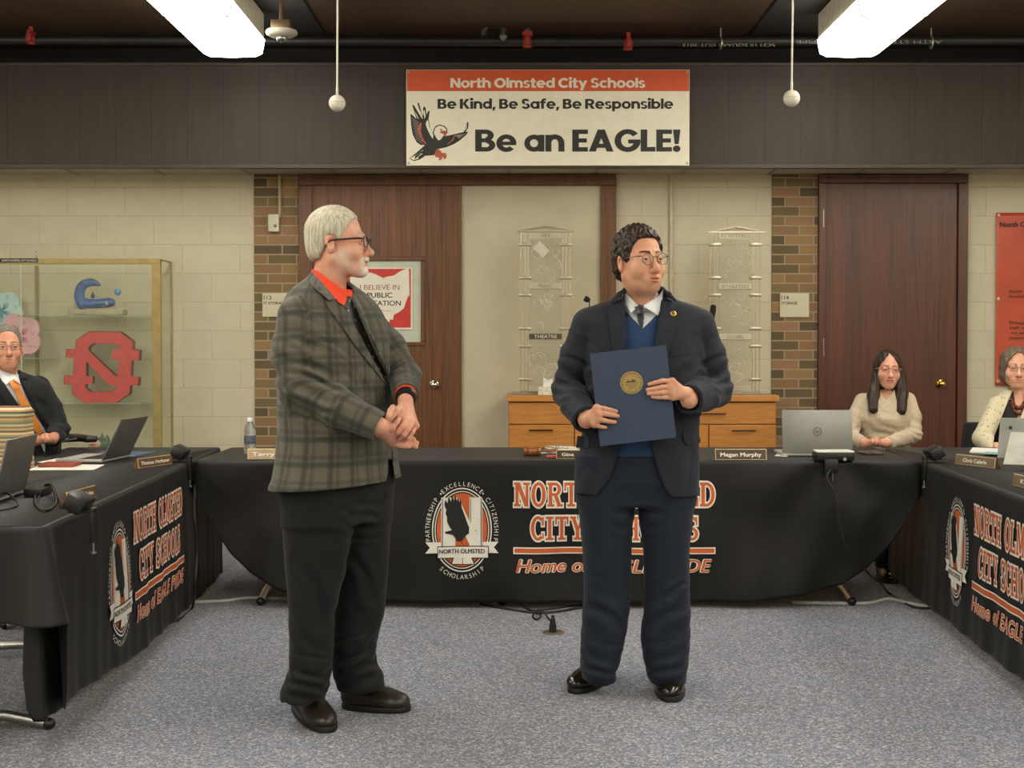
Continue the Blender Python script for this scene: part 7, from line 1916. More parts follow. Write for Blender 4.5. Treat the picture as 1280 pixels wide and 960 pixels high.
def l_pants(g):
    a = loft(g, NL, 0, 2.2, .03)[0]; b_ = loft(g, NF, 0, 2.2, .03)[0]
    hip = loft(g, [lsec(570, 355, 489, .62, .62), lsec(610, 355, 490, .62, .62), lsec(640, 357, 488, .6, .6)], TH, 2.3)[0] + .006
    hip = np.maximum(hip, lp_(0, 650).z - g.z)
    fl_ = folds(g, [(P(385, 860, 4.6), (.3, 0, 1), .045, .007, .09), (P(450, 838, 4.76), (-.35, 0, 1), .05, .008, .10), (P(470, 800, 4.8), (-.8, 0, 1), .05, .004, .07), (P(455, 645, 4.7), (.25, 0, 1), .045, .005, .10), (P(390, 740, 4.6), (1, 0, .3), .09, .005, .15), (P(450, 720, 4.75), (1, 0, .5), .08, .004, .12)])
    a = np.maximum(a, lp_(0, 873, -.08).z - .12 * (g.x - lp_(380, 0).x) * 0 - g.z); b_ = np.maximum(b_, P(0, 860, YB_).z - g.z)
    return np.maximum(smin(smin(a, b_, .015), hip, .03) + fl_, g.z - lp_(0, 578).z)
V, Q = skin_of(l_pants, (lp_(336, 0).x, 4.5, .03), (lp_(505, 0).x, 5.05, lp_(0, 574).z), .006); np_obj('trousers', Sm().add(V, Q), M_CHAR, lman)
shoe(lman, PF(372, 884, 0) + Vector((-.005, .05, 0)), PF(411, 917, 0) + Vector((0, 0, 0)), M_SHOE2, M_SOLE, w=.055, laces=M_CORD)
shoe(lman, PF(428, 884, 0), PF(513, 889, 0), M_SHOE2, M_SOLE, w=.054, laces=M_CORD)
# body
def hq(u, v, Y): return P(u, v, Y)
wA = hq(506.5, 499, 4.655)
hA = hand(wA, [hq(500.5, 521, 4.615), hq(508.5, 525, 4.605), hq(515, 528, 4.61), hq(519.5, 532, 4.625)],
          [[hq(500.5, 521, 4.615), hq(495.5, 529, 4.585), hq(490, 536, 4.575), hq(486, 541, 4.59)], [hq(508.5, 525, 4.605), hq(503, 533.5, 4.575), hq(498, 540, 4.57), hq(493, 545, 4.59)], [hq(515, 528, 4.61), hq(510, 537, 4.58), hq(505, 544, 4.575), hq(499, 549, 4.595)], [hq(519.5, 532, 4.625), hq(515.5, 540.5, 4.60), hq(510.5, 547.5, 4.595), hq(505, 551, 4.61)]],
          [hq(502, 508, 4.63), hq(495, 514, 4.60), hq(488, 522, 4.585), hq(484, 529, 4.59)], efL, r=.0098, wr=.03)
wB_ = hq(474, 536, 4.55)
hB = hand(wB_, [hq(490, 534, 4.56), hq(492, 542, 4.59), hq(492, 549, 4.61), hq(491, 554, 4.625)],
          [[hq(490, 534, 4.59), hq(500, 540, 4.63), hq(510, 545, 4.65), hq(517, 549, 4.65)], [hq(492, 542, 4.60), hq(503, 548, 4.64), hq(513, 551, 4.65), hq(521, 554, 4.65)], [hq(492, 549, 4.61), hq(503, 553, 4.635), hq(513, 556, 4.64), hq(520, 558.5, 4.64)], [hq(491, 554, 4.615), hq(500, 557, 4.62), hq(507, 558, 4.62), hq(512, 558.5, 4.62)]],
          [hq(481, 530, 4.545), hq(486, 521, 4.54), hq(488.5, 513.5, 4.555), hq(491, 509, 4.575)], enL, r=.0098, wr=.032)
coreL = skin_of(lambda g: np.minimum(cap(g, lp_(410, 372, .02), lp_(418, 560), .06, .10), np.minimum(chain(g, [snL, enL, wnL, wB_], [.04, .036, .03, .027]), chain(g, [sfL, efL, wfL, wA], [.04, .036, .03, .027]))), (lp_(335, 0).x, 4.45, lp_(0, 600).z), (lp_(525, 0).x, 5.1, lp_(0, 355).z), .012)
HL = dict(neck=(tuple(nbL), .064), beard=1, fw=.060, jw=.041, jaw=.051, ck=.027, lw=.021, nose=.003, lid=.0036, nk=1.04, brow_w=.0045)
M_WHITEH = hair_mat('beard_white', '#a5a096', '#d9d5c9', (220, 220, 220), .7); M_HAIRW = hair_mat('hair_silver', '#8f8670', '#d3cbb6', (150, 150, 12), .6)
M_BROWG = hair_mat('brow_grey', '#8a7f70', '#b5ab9a', (300, 300, 300), .7)
person_body(lman, headL_M, HL, [M_SKIN2, M_EYEW, M_IRIS, M_PUP], [coreL, hA, hB], (0, -1, 0))
HO2 = dict(t=.0070, top=1.25, back=1, amp=.0006, fr=300., curl=.5, line=[(-.12, .090), (-.074, .085), (-.058, .074), (-.048, .056), (-.036, .030), (-.024, .006), (-.012, .000), (-.004, .014), (.006, .020), (.026, .014), (.038, -.034), (.06, -.064), (.14, -.078)])
V, Q = skin_of(lambda g: hair_cap(g, HO2), (-.12, -.13, -.11), (.12, .15, .16), .0024, 0); A = np.array(headL_M)
np_obj('hair', Sm().add(V @ A[:3, :3].T + A[:3, 3], Q), M_HAIRW, lman)
glasses(headL_M, 1.0, lman, '#2a1d14', .024, .018, 'rect', .0018, rough=.35, metal=.0, zc=-.003, thick_top=.0027)
# ================================================================ SEATED PEOPLE AND CHAIRS
def office_chair(c, yaw, label, back_h=1.0, seat_z=.46, arms=True, m=None, group='chairs around the tables', ax=.28, az=.19):
    m = m or mat('chair_fabric', '#1b1b1c', .8, bs=200)
    t = thing('office_chair', label, 'chair', (c[0], c[1], 0), group)
    M = Matrix.Translation((c[0], c[1], 0)) @ Matrix.Rotation(yaw, 4, 'Z')
    obj('seat', MB().box(-.24, .24, -.24, .22, seat_z - .07, seat_z, .03, M=M, seg=3), m, t)
    bk = MB(); n = 9
    for j in range(2):
        pass
    g_ = []; 
    for j in range(n + 1):
        z = seat_z + .06 + (back_h - seat_z - .06) * j / n; wd = .22 * (1 - .12 * (j / n) ** 3); y0 = .25 + .05 * (j / n)
        g_ += [M @ Vector((x * wd, y0 + dy + .03 * x * x * -1, z)) for dy in (0, .05) for x in (-1, -.5, 0, .5, 1)]
    fs = []
    for j in range(n):
        a, b_ = j * 10, (j + 1) * 10
        for k in range(4): fs += [[a + k, a + k + 1, b_ + k + 1, b_ + k], [a + 5 + k + 1, a + 5 + k, b_ + 5 + k, b_ + 5 + k + 1]]
        fs += [[a + 5, a, b_, b_ + 5], [a + 4, a + 9, b_ + 9, b_ + 4]]
    for k in range(4): fs += [[k + 1, k, 5 + k, 6 + k], [n * 10 + k, n * 10 + k + 1, n * 10 + 6 + k, n * 10 + 5 + k]]
    bk.add(g_, fs); o = obj('backrest', bk, m, t); o.modifiers.new('round', 'BEVEL').width = .012
    if arms:
        for s_ in (-1, 1):
            a = obj('armrest', MB().box(s_ * ax - .035, s_ * ax + .035, -.17, .12, seat_z + az, seat_z + az + .035, .014, M=M, seg=3), M_BLACKPL, t)
            obj('armrest_post', MB().tube([M @ Vector((s_ * .2, 0, seat_z - .05)), M @ Vector((s_ * (ax - (.14 if ax > .3 else 0)), 0, seat_z - .02)), M @ Vector((s_ * (ax - (.13 if ax > .3 else 0)), -.02, seat_z + az + .002)), M @ Vector((s_ * (ax - .01), -.02, seat_z + az + .012))], .015, 10), M_BLACKPL, a)
    obj('gas_column', MB().tube([M @ Vector((0, 0, .09)), M @ Vector((0, 0, seat_z - .06))], .028, 14), M_BLACKPL, t)
    for k in range(5):
        a = 2 * PI * k / 5; l_ = obj('base_leg', MB().tube([M @ Vector((0, 0, .10)), M @ Vector((.28 * math.cos(a), .28 * math.sin(a), .07))], [.026, .016], 10), M_BLACKPL, t)
        obj('caster', MB().ball(M @ Vector((.28 * math.cos(a), .28 * math.sin(a), .031)), (.03, .03, .03), 12), M_BLACKPL, l_)
    return t
def seated_legs(par, hip, yaw, m, w=.10, zk=.50, reach=.42):
    """lap and legs of a seated figure (trousers) with shoes"""
    f = Vector((math.sin(yaw), -math.cos(yaw), 0)); l = Vector((math.cos(yaw), math.sin(yaw), 0)); hip = Vector(hip)
    segs = []
    for s_ in (-1, 1):
        a = hip + l * (s_ * w); kn = a + f * reach; kn.z = zk; an = kn + f * .03; an.z = .09; segs.append((a, kn, an))
    lo, hi = box_of([p for q in segs for p in q], .14)
    fn = lambda g: smin(chain(g, segs[0], [.095, .075, .052], .03), chain(g, segs[1], [.095, .075, .052], .03), .03)
    lo[2] = .05; V, Q = skin_of(fn, lo, hi, .012); np_obj('trousers', Sm().add(V, Q), m, par)
    for a, kn, an in segs:
        h_ = an - f * .07; t_ = an + f * .18; shoe(par, (h_.x, h_.y, 0), (t_.x, t_.y, 0), M_SHOE, M_SOLE)
def ribbon_hair(g, locks, k=.02):
    f = None
    for pts, rs, fl_ in locks:
        c = chain(g, pts, rs, .02); f = c if f is None else smin(f, c, k)
    return f
def clasped(ca, cb, ctr, Y, s, w_a, w_b, e_a, e_b, h=.003):
    """two folded hands: a (image left) and b (image right) round the point ctr; s = metres per photo pixel there"""
    def q(u, v, dy=0.): return P(ctr[0] + u, ctr[1] + v, Y + dy)
    k = .02 / s * 1.0
    A = hand(w_a, [q(-.35 * k, -.35 * k, -.012), q(-.25 * k, -.05 * k, -.018), q(-.3 * k, .25 * k, -.016), q(-.4 * k, .5 * k, -.008)],
             [[q(-.35 * k, -.35 * k, -.012), q(.35 * k, -.45 * k, -.035), q(1.0 * k, -.3 * k, -.025), q(1.35 * k, -.05 * k, -.005)], [q(-.25 * k, -.05 * k, -.018), q(.45 * k, -.1 * k, -.04), q(1.1 * k, .02 * k, -.028), q(1.4 * k, .25 * k, -.008)], [q(-.3 * k, .25 * k, -.016), q(.4 * k, .28 * k, -.038), q(1.05 * k, .36 * k, -.026), q(1.3 * k, .55 * k, -.008)], [q(-.4 * k, .5 * k, -.008), q(.2 * k, .6 * k, -.03), q(.75 * k, .68 * k, -.02), q(1.0 * k, .8 * k, -.008)]],
             [q(-1.2 * k, -.3 * k), q(-.4 * k, -.9 * k, -.01), q(.3 * k, -1.0 * k, -.02)], e_a, h=h)
    B = hand(w_b, [q(.7 * k, -.45 * k, 0.02), q(.6 * k, -.1 * k, .012), q(.6 * k, .25 * k, .012), q(.7 * k, .55 * k, .016)],
             [[q(.7 * k, -.45 * k, .02), q(.1 * k, -.65 * k, -.012), q(-.5 * k, -.6 * k, -.02), q(-.9 * k, -.5 * k, -.012)], [q(.6 * k, -.1 * k, .012), q(0, -.25 * k, -.022), q(-.6 * k, -.22 * k, -.032), q(-1.0 * k, -.2 * k, -.02)], [q(.6 * k, .25 * k, .012), q(0, .1 * k, -.022), q(-.6 * k, .12 * k, -.032), q(-1.0 * k, .1 * k, -.02)], [q(.7 * k, .55 * k, .016), q(.1 * k, .45 * k, -.012), q(-.5 * k, .45 * k, -.026), q(-.85 * k, .42 * k, -.016)]],
             [q(1.3 * k, -.3 * k, .01), q(.7 * k, -1.0 * k, -.005), q(.1 * k, -1.25 * k, -.02)], e_b, h=h)
    return A, B
# ---------------------------------------------------------------- dark-haired woman in beige
YW1 = 8.1
def w1(u, v, dy=0.): return P(u, v, YW1 + dy)
def gsec(Y):
    def f(v, u0, u1, bf, bb, dyc=0.):
        a, b_ = P(u0, v, Y), P(u1, v, Y); return (a.z, (a.x + b_.x) / 2, Y + dyc, (b_.x - a.x) / 2, bf, bb)
    return f
S1 = gsec(YW1)
wom = thing('person', 'seated woman with long dark hair and beige top behind the laptop', 'person', (w1(1106, 0).x, YW1, 0))
J1 = [S1(483, 1099, 1115, .04, .05), S1(487, 1092, 1122, .055, .065), S1(491, 1083, 1131, .07, .075), S1(497, 1075, 1138, .09, .085), S1(503, 1073, 1139, .11, .09), S1(512, 1071, 1138, .14, .10), S1(522, 1070, 1137, .165, .10), S1(530, 1072, 1136, .155, .10), S1(540, 1074, 1135, .13, .11), S1(556, 1074, 1137, .13, .13), S1(606, 1072, 1140, .14, .16)]
s1a, e1a, h1a = w1(1078, 501), P(1063, 545, 8.02), P(1080, 554.5, 7.83); s1b, e1b, h1b = w1(1135, 500), P(1142, 543, 8.02), P(1110, 554, 7.82)
def w1_arms(g): return chain(g, [s1a, s1a.lerp(e1a, .5) + Vector((-.01, 0, 0)), e1a, h1a], [.046, .047, .044, .036], .02), chain(g, [s1b, s1b.lerp(e1b, .5) + Vector((.012, 0, 0)), e1b, h1b], [.046, .048, .046, .036], .02)
F1 = [(P(1110, 545, 7.95), (.3, 0, 1), .05, .004, .12), (e1b, (.3, 0, 1), .035, .005, .09), (e1a, (-.3, 0, 1), .035, .005, .09), (P(1090, 505, 7.95), (.6, 0, .8), .06, .003, .12)]
v1 = to_xz([(1099, 470), (1100, 488), (1106.5, 500), (1116, 489), (1122, 470)], YW1 - .1)
def w1_top(g):
    t = loft(g, J1, 0, 2.3, .02)[0]; a, b_ = w1_arms(g); t = smin(smin(t, a, .008), b_, .008) + folds(g, F1)
    inner = t + .017
    t = smax(t, -np.maximum(cut_px(g, [(1099, 470), (1100, 488), (1106.5, 500), (1116, 489), (1122, 470)], t), g.y - (YW1 - .0)), .004); t = smax(t, -cap(g, w1(1107, 470), w1(1107, 486), .055, .055), .004)
    for w_, e_ in ((h1a, e1a), (h1b, e1b)):
        d = (w_ - e_).normalized(); q = (g.x - w_.x) * d.x + (g.y - w_.y) * d.y + (g.z - w_.z) * d.z; t = np.where(sph(g, w_, .09) < 0, np.maximum(t, q), t)
    return np.maximum(np.maximum(t, -inner), .52 - g.z)
M_BEIGET = mat('top_beige', '#b5a58c', .85, var=.05, vscale=60, bs=400, bst=.2, sheen=.2)
V, Q = skin_of(w1_top, (w1(1050, 0).x, 7.7, .5), (w1(1160, 0).x, 8.3, w1(0, 478).z), .006); np_obj('top', Sm().add(V, Q), M_BEIGET, wom)
B1 = bvh_of(V, Q)
M1 = Matrix.Translation(w1(1109.5, 462, -.02)) @ Matrix.Rotation(math.radians(-4), 4, 'Z') @ Matrix.Rotation(math.radians(3), 4, 'Y') @ Matrix.Scale(.93, 4)
nb1 = M1.inverted() @ w1(1107, 490, .03)
H1 = dict(neck=(tuple(nb1), .050), fw=.060, jw=.038, jaw=.047, ck=.028, nk=.86, lw=.025, smile=1.3, lid=.0028, brow_w=.003)
M_SKINW = skin_mat('skin_rosy', '#d9a68c', '#c8866f', '#9c3f3c', '#a39c90', '#2e2018')
A1, B1h = clasped(None, None, (1093.5, 553), 7.76, 7.76 / FPX, P(1082.5, 554.5, 7.8), P(1106, 554, 7.8), e1a, e1b)
core1 = skin_of(lambda g: np.minimum(cap(g, w1(1107, 486, .02), w1(1106, 560), .05, .08), np.minimum(chain(g, [s1a, e1a, h1a], [.035, .03, .026]), chain(g, [s1b, e1b, h1b], [.035, .03, .026]))), (w1(1050, 0).x, 7.75, .6), (w1(1160, 0).x, 8.25, w1(0, 478).z), .012)
ch1 = skin_of(lambda g: np.maximum(loft(g, J1, 0, 2.3, .02)[0] + .016, np.maximum(w1(0, 515).z - g.z, g.z - w1(0, 484).z)), (w1(1060, 0).x, 7.9, w1(0, 518).z), (w1(1150, 0).x, 8.25, w1(0, 480).z), .008)
person_body(wom, M1, H1, [M_SKINW, M_EYEW, M_IRIS, M_PUP], [core1, ch1, A1, B1h], (0, -1, -.05), .003)
def w1_hair(g):
    q = Loc(g, M1); k = .93
    w_ = .0018 * np.sin(260 * q.x + 30 * q.y + 4 * np.sin(20 * q.z)) 
    f = smin(elp(q, (0, .02, .034), (.086, .106, .096)), elp(q, (.006, .025, -.050), (.086, .072, .10)), .03) * k
    cut = np.maximum(np.maximum(-.035 - q.y + np.abs(q.x) * .0, np.abs(q.x) * 1.0 + (q.z - .092) * .62), -1)  # face window
    face = np.maximum(np.maximum(np.abs(q.x) - (.060 - np.clip(q.z - .03, 0, 1) * .75), q.z - .105), q.y + .02)
    f = smax(f, -face * k, .008)
    la = chain(g, [w1(1100, 456, .02), w1(1096, 473, -.01), w1(1091.5, 493, -.07), w1(1091.5, 511.5, -.135)], [.030, .031, .034, .027], .02)
    lb = chain(g, [w1(1120, 456, .02), w1(1124, 473, .0), w1(1127, 494, -.06), w1(1127, 513, -.135)], [.034, .036, .037, .029], .02)
    bk = cap(g, w1(1109, 465, .07), w1(1108, 497, .10), .075, .085)
    fr = np.maximum(np.minimum(la, lb), -(sph(Loc(g, M1), (0, -.07, -.04), .060)))
    return smin(smin(f, fr, .035), bk, .02) + w_
V, Q = skin_of(w1_hair, (w1(1074, 0).x, 7.88, w1(0, 522).z), (w1(1146, 0).x, 8.34, w1(0, 434).z), .0042); M_HAIRB = hair_mat('hair_brown', '#1e1510', '#3b2a20', (150, 150, 8), .4); np_obj('hair', Sm().add(V, Q), M_HAIRB, wom)
glasses(M1, .93, wom, '#b58a7c', .0245, .017, 'rect', .0013, rough=.3, metal=.1, zc=-.002, thick_top=.0017)
seated_legs(wom, (w1(1106, 0).x, YW1 + .03, .55), 0, mat('black_trousers', '#17171a', .8))
office_chair((w1(1106, 0).x, YW1 + .06), 0, 'grey office chair of the dark-haired woman in beige', .86, .46, True, mat('chair_grey', '#5b5a58', .8, bs=200))
# ---------------------------------------------------------------- woman in cream cardigan, right edge
YW2 = 8.12
def w2(u, v, dy=0.): return P(u, v, YW2 + dy)
S2 = gsec(YW2)
lady = thing('person', 'seated woman in a cream cardigan with dark bead necklace', 'person', (w2(1271, 0).x, YW2, 0))
J2 = [S2(486, 1262, 1282, .045, .055), S2(491, 1252, 1292, .065, .07), S2(498, 1244, 1300, .08, .085), S2(506, 1240, 1305, .105, .09), S2(520, 1238, 1306, .135, .10), S2(532, 1238, 1305, .14, .10), S2(548, 1238, 1304, .135, .11), S2(575, 1237, 1306, .14, .13), S2(606, 1236, 1308, .15, .15)]
s2a, e2a, h2a = w2(1246, 507), P(1228, 548, 8.02), P(1250, 566, 7.80); s2b, e2b, h2b = w2(1300, 507), P(1316, 550, 8.02), P(1296, 566, 7.8)
TH2 = math.radians(-14)
def w2_arms(g): return chain(g, [s2a, e2a, h2a], [.056, .055, .045], .02), chain(g, [s2b, e2b, h2b], [.056, .055, .045], .02)
o2 = to_xz([(1263, 470), (1266, 488), (1256, 512), (1243, 545), (1238, 580), (1262, 580), (1264, 555), (1272, 530), (1281, 508), (1281, 488), (1284, 470)], YW2 - .12)
def w2_card(g):
    t = loft(g, J2, 0, 2.3, .02)[0]; a, b_ = w2_arms(g); t = smin(smin(t, a, .01), b_, .01); inner = t + .017
    t = smax(t, -np.maximum(cut_px(g, [(1263, 470), (1266, 488), (1256, 512), (1243, 545), (1238, 580), (1262, 580), (1264, 555), (1272, 530), (1281, 508), (1281, 488), (1284, 470)], t), g.y - YW2), .004); t = smax(t, -cap(g, w2(1272, 472), w2(1272, 489), .055, .055), .004)
    for w_, e_ in ((h2a, e2a), (h2b, e2b)):
        d = (w_ - e_).normalized(); q = (g.x - w_.x) * d.x + (g.y - w_.y) * d.y + (g.z - w_.z) * d.z; t = np.where(sph(g, w_, .09) < 0, np.maximum(t, q), t)
    return np.maximum(np.maximum(t, -inner), .5 - g.z)
def knit_mat():
    m, nt, b = _new('cream_knit')
    v = coords(nt); wv_ = nt.nodes.new('ShaderNodeTexWave'); wv_.wave_type = 'BANDS'; wv_.bands_direction = 'DIAGONAL'; wv_.inputs['Scale'].default_value = 9; wv_.inputs['Distortion'].default_value = 2.; wv_.inputs['Detail'].default_value = 1; nt.links.new(v, wv_.inputs['Vector'])
    vo = nt.nodes.new('ShaderNodeTexVoronoi'); vo.inputs['Scale'].default_value = 62; nt.links.new(v, vo.inputs['Vector'])
    mu = nt.nodes.new('ShaderNodeMath'); mu.operation = 'MULTIPLY'; lt = nt.nodes.new('ShaderNodeMath'); lt.operation = 'LESS_THAN'; lt.inputs[1].default_value = .26; nt.links.new(vo.outputs['Distance'], lt.inputs[0])
    gt = nt.nodes.new('ShaderNodeMath'); gt.operation = 'GREATER_THAN'; gt.inputs[1].default_value = .62; nt.links.new(wv_.outputs['Fac'], gt.inputs[0]); nt.links.new(lt.outputs[0], mu.inputs[0]); nt.links.new(gt.outputs[0], mu.inputs[1])
    c = mixc(nt, mu.outputs[0], '#c9bf9f', '#6a604a'); nt.links.new(c, b.inputs['Base Color']); b.inputs['Roughness'].default_value = .9; b.inputs['Sheen Weight'].default_value = .2
    bump(nt, b, noise_n(nt, v, 220, 3), .4, .003); return m
V, Q = skin_of(w2_card, (w2(1212, 0).x, 7.68, .48), (w2(1334, 0).x, 8.32, w2(0, 480).z), .006); np_obj('cardigan', Sm().add(V, Q), knit_mat(), lady)
vn2 = to_xz([(1266, 470), (1267, 492), (1273, 527 - 0), (1285, 492), (1285, 470)], YW2 - .12)
def w2_top(g):
    t = loft(g, J2, 0, 2.3, .02)[0] + .014; t = smax(t, -np.maximum(cut_px(g, [(1266, 470), (1267, 492), (1273, 527), (1285, 492), (1285, 470)], t), g.y - YW2), .003)
    return np.maximum(np.maximum(t, g.z - w2(0, 490).z), .5 - g.z)
V, Q = skin_of(w2_top, (w2(1228, 0).x, 7.9, .48), (w2(1316, 0).x, 8.3, w2(0, 486).z), .007); np_obj('top', Sm().add(V, Q), mat('top_black', '#15161a', .85), lady)
M2 = Matrix.Translation(w2(1270, 460, -.02)) @ Matrix.Rotation(math.radians(-10), 4, 'Z') @ Matrix.Rotation(math.radians(2), 4, 'Y') @ Matrix.Scale(1.0, 4)
nb2 = M2.inverted() @ w2(1273, 492, .03)
H2 = dict(neck=(tuple(nb2), .052), fw=.060, jw=.040, jaw=.050, ck=.028, nk=.9, lw=.022, smile=.6, lid=.0032, brow_w=.003)
M_SKINL = skin_mat('skin_light', '#dba98e', '#c88c72', '#a8655a', '#a39c90', '#6a5846')
core2 = skin_of(lambda g: np.minimum(np.minimum(cap(g, w2(1272, 488, .02), w2(1271, 570), .05, .08), np.maximum(loft(g, J2, 0, 2.3, .02)[0] + .024, np.maximum(w2(0, 540).z - g.z, g.z - w2(0, 488).z))), np.minimum(chain(g, [s2a, e2a, h2a], [.035, .03, .026]), chain(g, [s2b, e2b, h2b], [.035, .03, .026]))), (w2(1212, 0).x, 7.7, .6), (w2(1334, 0).x, 8.28, w2(0, 482).z), .009)
A2, B2 = clasped(None, None, (1272, 565), 7.74, 7.76 / FPX, P(1255, 566, 7.78), P(1290, 566, 7.78), e2a, e2b)
person_body(lady, M2, H2, [M_SKINL, M_EYEW, M_IRIS, M_PUP], [core2, A2, B2], (-.3, -1, 0), .003)
def w2_hair(g):
    q = Loc(g, M2); w_ = .0016 * np.sin(240 * q.x + 40 * q.y + 5 * np.sin(25 * q.z))
    f = smin(elp(q, (0, .02, .036), (.092, .107, .094)), elp(q, (0, .022, -.035), (.094, .078, .082)), .03)
    face = np.maximum(np.maximum(np.abs(q.x - .004) - (.061 - np.clip(q.z - .04, 0, 1) * .9), q.z - .092), q.y + .015)
    f = smax(f, -face, .010); return f + w_
V, Q = skin_of(w2_hair, (w2(1245, 0).x, 7.95, w2(0, 496).z), (w2(1296, 0).x, 8.32, w2(0, 428).z), .0045); np_obj('hair', Sm().add(V, Q), hair_mat('hair_greybrown', '#463a2e', '#7d6f5e', (150, 150, 10), .5), lady)
glasses(M2, 1.0, lady, '#7d6a58', .0225, .0155, 'rect', .0011, rough=.3, metal=.6, zc=-.003)
BT2 = bvh_of(*core2)
nk_ = thing('bead_necklace', 'dark amber bead necklace on the woman in the cream cardigan', 'necklace', w2(1272, 505, -.12))
mb = MB(); k = 0
for (d0, n_) in ((0, 17), (1, 21)):
    for i in range(n_):
        t_ = i / (n_ - 1) * 2 - 1; u = 1273.5 + t_ * (9 + d0 * 1.5); v = 510 + d0 * 7 - (12 + d0 * 5) * abs(t_) ** 2.2
        h = BT2.ray_cast(CAMP, ray(u, v).normalized()); p = (h[0] if h[0] is not None else w2(u, v, -.1)) - ray(u, v).normalized() * .012
        mb.ball(p, .0085 + .0015 * (k % 3), 10); k += 1
obj('beads', mb, mat('bead_amber', '#4a2012', .25, var=.5, vscale=80), nk_)
seated_legs(lady, (w2(1271, 0).x, YW2 + .03, .55), -.1, mat('black_trousers', '#17171a', .8))
office_chair((w2(1271, 0).x, YW2 + .08), -.1, 'black office chair of the woman in the cream cardigan', .84, .46, False)
# ---------------------------------------------------------------- man in black suit and orange tie, left edge
YM3 = 7.3
def m3(u, v, dy=0.): return P(u, v, YM3 + dy)
S3 = gsec(YM3); TH3 = math.radians(38)
gent = thing('person', 'seated man in a black suit, white shirt and orange tie', 'person', (m3(10, 0).x, YM3, 0))
def s3(v, u0, u1, r=.66):
    a, b_ = P(u0, v, YM3), P(u1, v, YM3); kw = math.sqrt(math.cos(TH3) ** 2 + (r * math.sin(TH3)) ** 2); A_ = (b_.x - a.x) / 2 / kw; return (a.z, (a.x + b_.x) / 2, YM3, A_, A_ * r, A_ * r)
J3 = [s3(464, -4, 22), s3(468, -16, 32), s3(473, -28, 45), s3(481, -36, 55), s3(495, -40, 60), s3(515, -42, 62), s3(540, -42, 62), s3(575, -42, 62), s3(620, -42, 62)]
s3b, e3b, h3b = P(48, 484, 7.42), P(73, 537, 7.36), P(65, 549, 7.2); s3a, e3a, h3a = P(-22, 486, 7.1), P(-24, 540, 6.98), P(38, 552, 7.08)
def m3_arms(g): return chain(g, [s3a, e3a, h3a], [.066, .06, .045], .02), chain(g, [s3b, s3b.lerp(e3b, .5) + Vector((.012, 0, 0)), e3b, h3b], [.064, .06, .058, .045], .02)
o3 = to_xz([(-6, 450), (-3, 467), (14, 492), (30, 515), (44, 540), (60, 575), (66, 575), (62, 545), (48, 515), (34, 490), (24, 470), (24, 450)], YM3 - .15)
F3 = [(e3b, (.3, 0, 1), .05, .006, .1), (P(50, 510, 7.2), (.6, 0, .8), .09, .004, .14)]
def m3_jacket(g):
    t = loft(g, J3, TH3, 2.3, .02)[0]; a, b_ = m3_arms(g); t = smin(smin(t, a, .008), b_, .008) + folds(g, F3); inner = t + .017
    t = smax(t, -np.maximum(cut_px(g, [(-6, 450), (-3, 467), (14, 492), (30, 515), (44, 540), (60, 575), (66, 575), (60, 542), (46, 521), (33, 496), (23, 472), (24, 450)], t), g.y - YM3), .004); t = smax(t, -cap(g, m3(10, 450), m3(10, 468), .062, .06), .004)
    for w_, e_ in ((h3a, e3a), (h3b, e3b)):
        d = (w_ - e_).normalized(); q = (g.x - w_.x) * d.x + (g.y - w_.y) * d.y + (g.z - w_.z) * d.z; t = np.where(sph(g, w_, .1) < 0, np.maximum(t, q), t)
    return np.maximum(np.maximum(t, -inner), .5 - g.z)
V, Q = skin_of(m3_jacket, (m3(-64, 0).x, 6.86, .48), (m3(92, 0).x, 7.62, m3(0, 456).z), .006); np_obj('jacket', Sm().add(V, Q), suit_mat('black_suit', '#131416', '#1c1d20'), gent); BJ3 = bvh_of(V, Q)
decal('lapel', [(24, 466), (29, 469), (40, 482), (38, 486), (44, 488), (52, 512), (62, 540), (56, 530), (45, 508), (33, 488)], BJ3, _mc.get('x') or bpy.data.materials['black_suit'], gent, .001, .006, 3)
decal('lapel', [(-3, 467), (-10, 474), (-4, 486), (10, 508), (28, 530), (28, 514), (13, 492)], BJ3, bpy.data.materials['black_suit'], gent, .001, .006, 3)
def m3_shirt(g):
    t = loft(g, J3, TH3, 2.3, .02)[0] + .014; t = np.maximum(np.maximum(t, g.z - m3(0, 470).z), .5 - g.z)
    n_ = cap(g, m3(10, 455, 0), m3(9, 480, .01), .062, .068); n_ = np.maximum(n_, (g.z - m3(0, 466).z) + .4 * (g.x - m3(10, 0).x)); return smin(t, n_, .01)
V, Q = skin_of(m3_shirt, (m3(-52, 0).x, 7.05, .48), (m3(74, 0).x, 7.55, m3(0, 456).z), .006); np_obj('shirt', Sm().add(V, Q), M_SHIRTW, gent); BS3 = bvh_of(V, Q)
M_TIEO = mat('tie_orange', '#c9781c', .45, var=.06)
decal('shirt_collar', [(-2, 464), (6, 468), (15, 475), (8, 481), (0, 474)], BS3, M_SHIRTW, gent, .006, .005, 3, 1)
decal('shirt_collar', [(21, 464), (23, 470), (26, 481), (18, 475)], BS3, M_SHIRTW, gent, .006, .005, 3, 1)
decal('tie', [(16, 484), (24, 483), (37, 506), (49, 530), (58, 548), (50, 546), (38, 530), (28, 512)], BS3, M_TIEO, gent, .008, .004, 3, 1)
decal('tie_knot', [(11, 477), (18, 473.5), (25.5, 478), (25, 485), (17, 488)], BS3, M_TIEO, gent, .014, .007, 3, 1)
M3 = Matrix.Translation(m3(8, 434.5, -.01)) @ Matrix.Rotation(math.radians(28), 4, 'Z') @ Matrix.Rotation(math.radians(-3), 4, 'X') @ Matrix.Scale(1.0, 4)
nb3 = M3.inverted() @ m3(8, 476, .02)
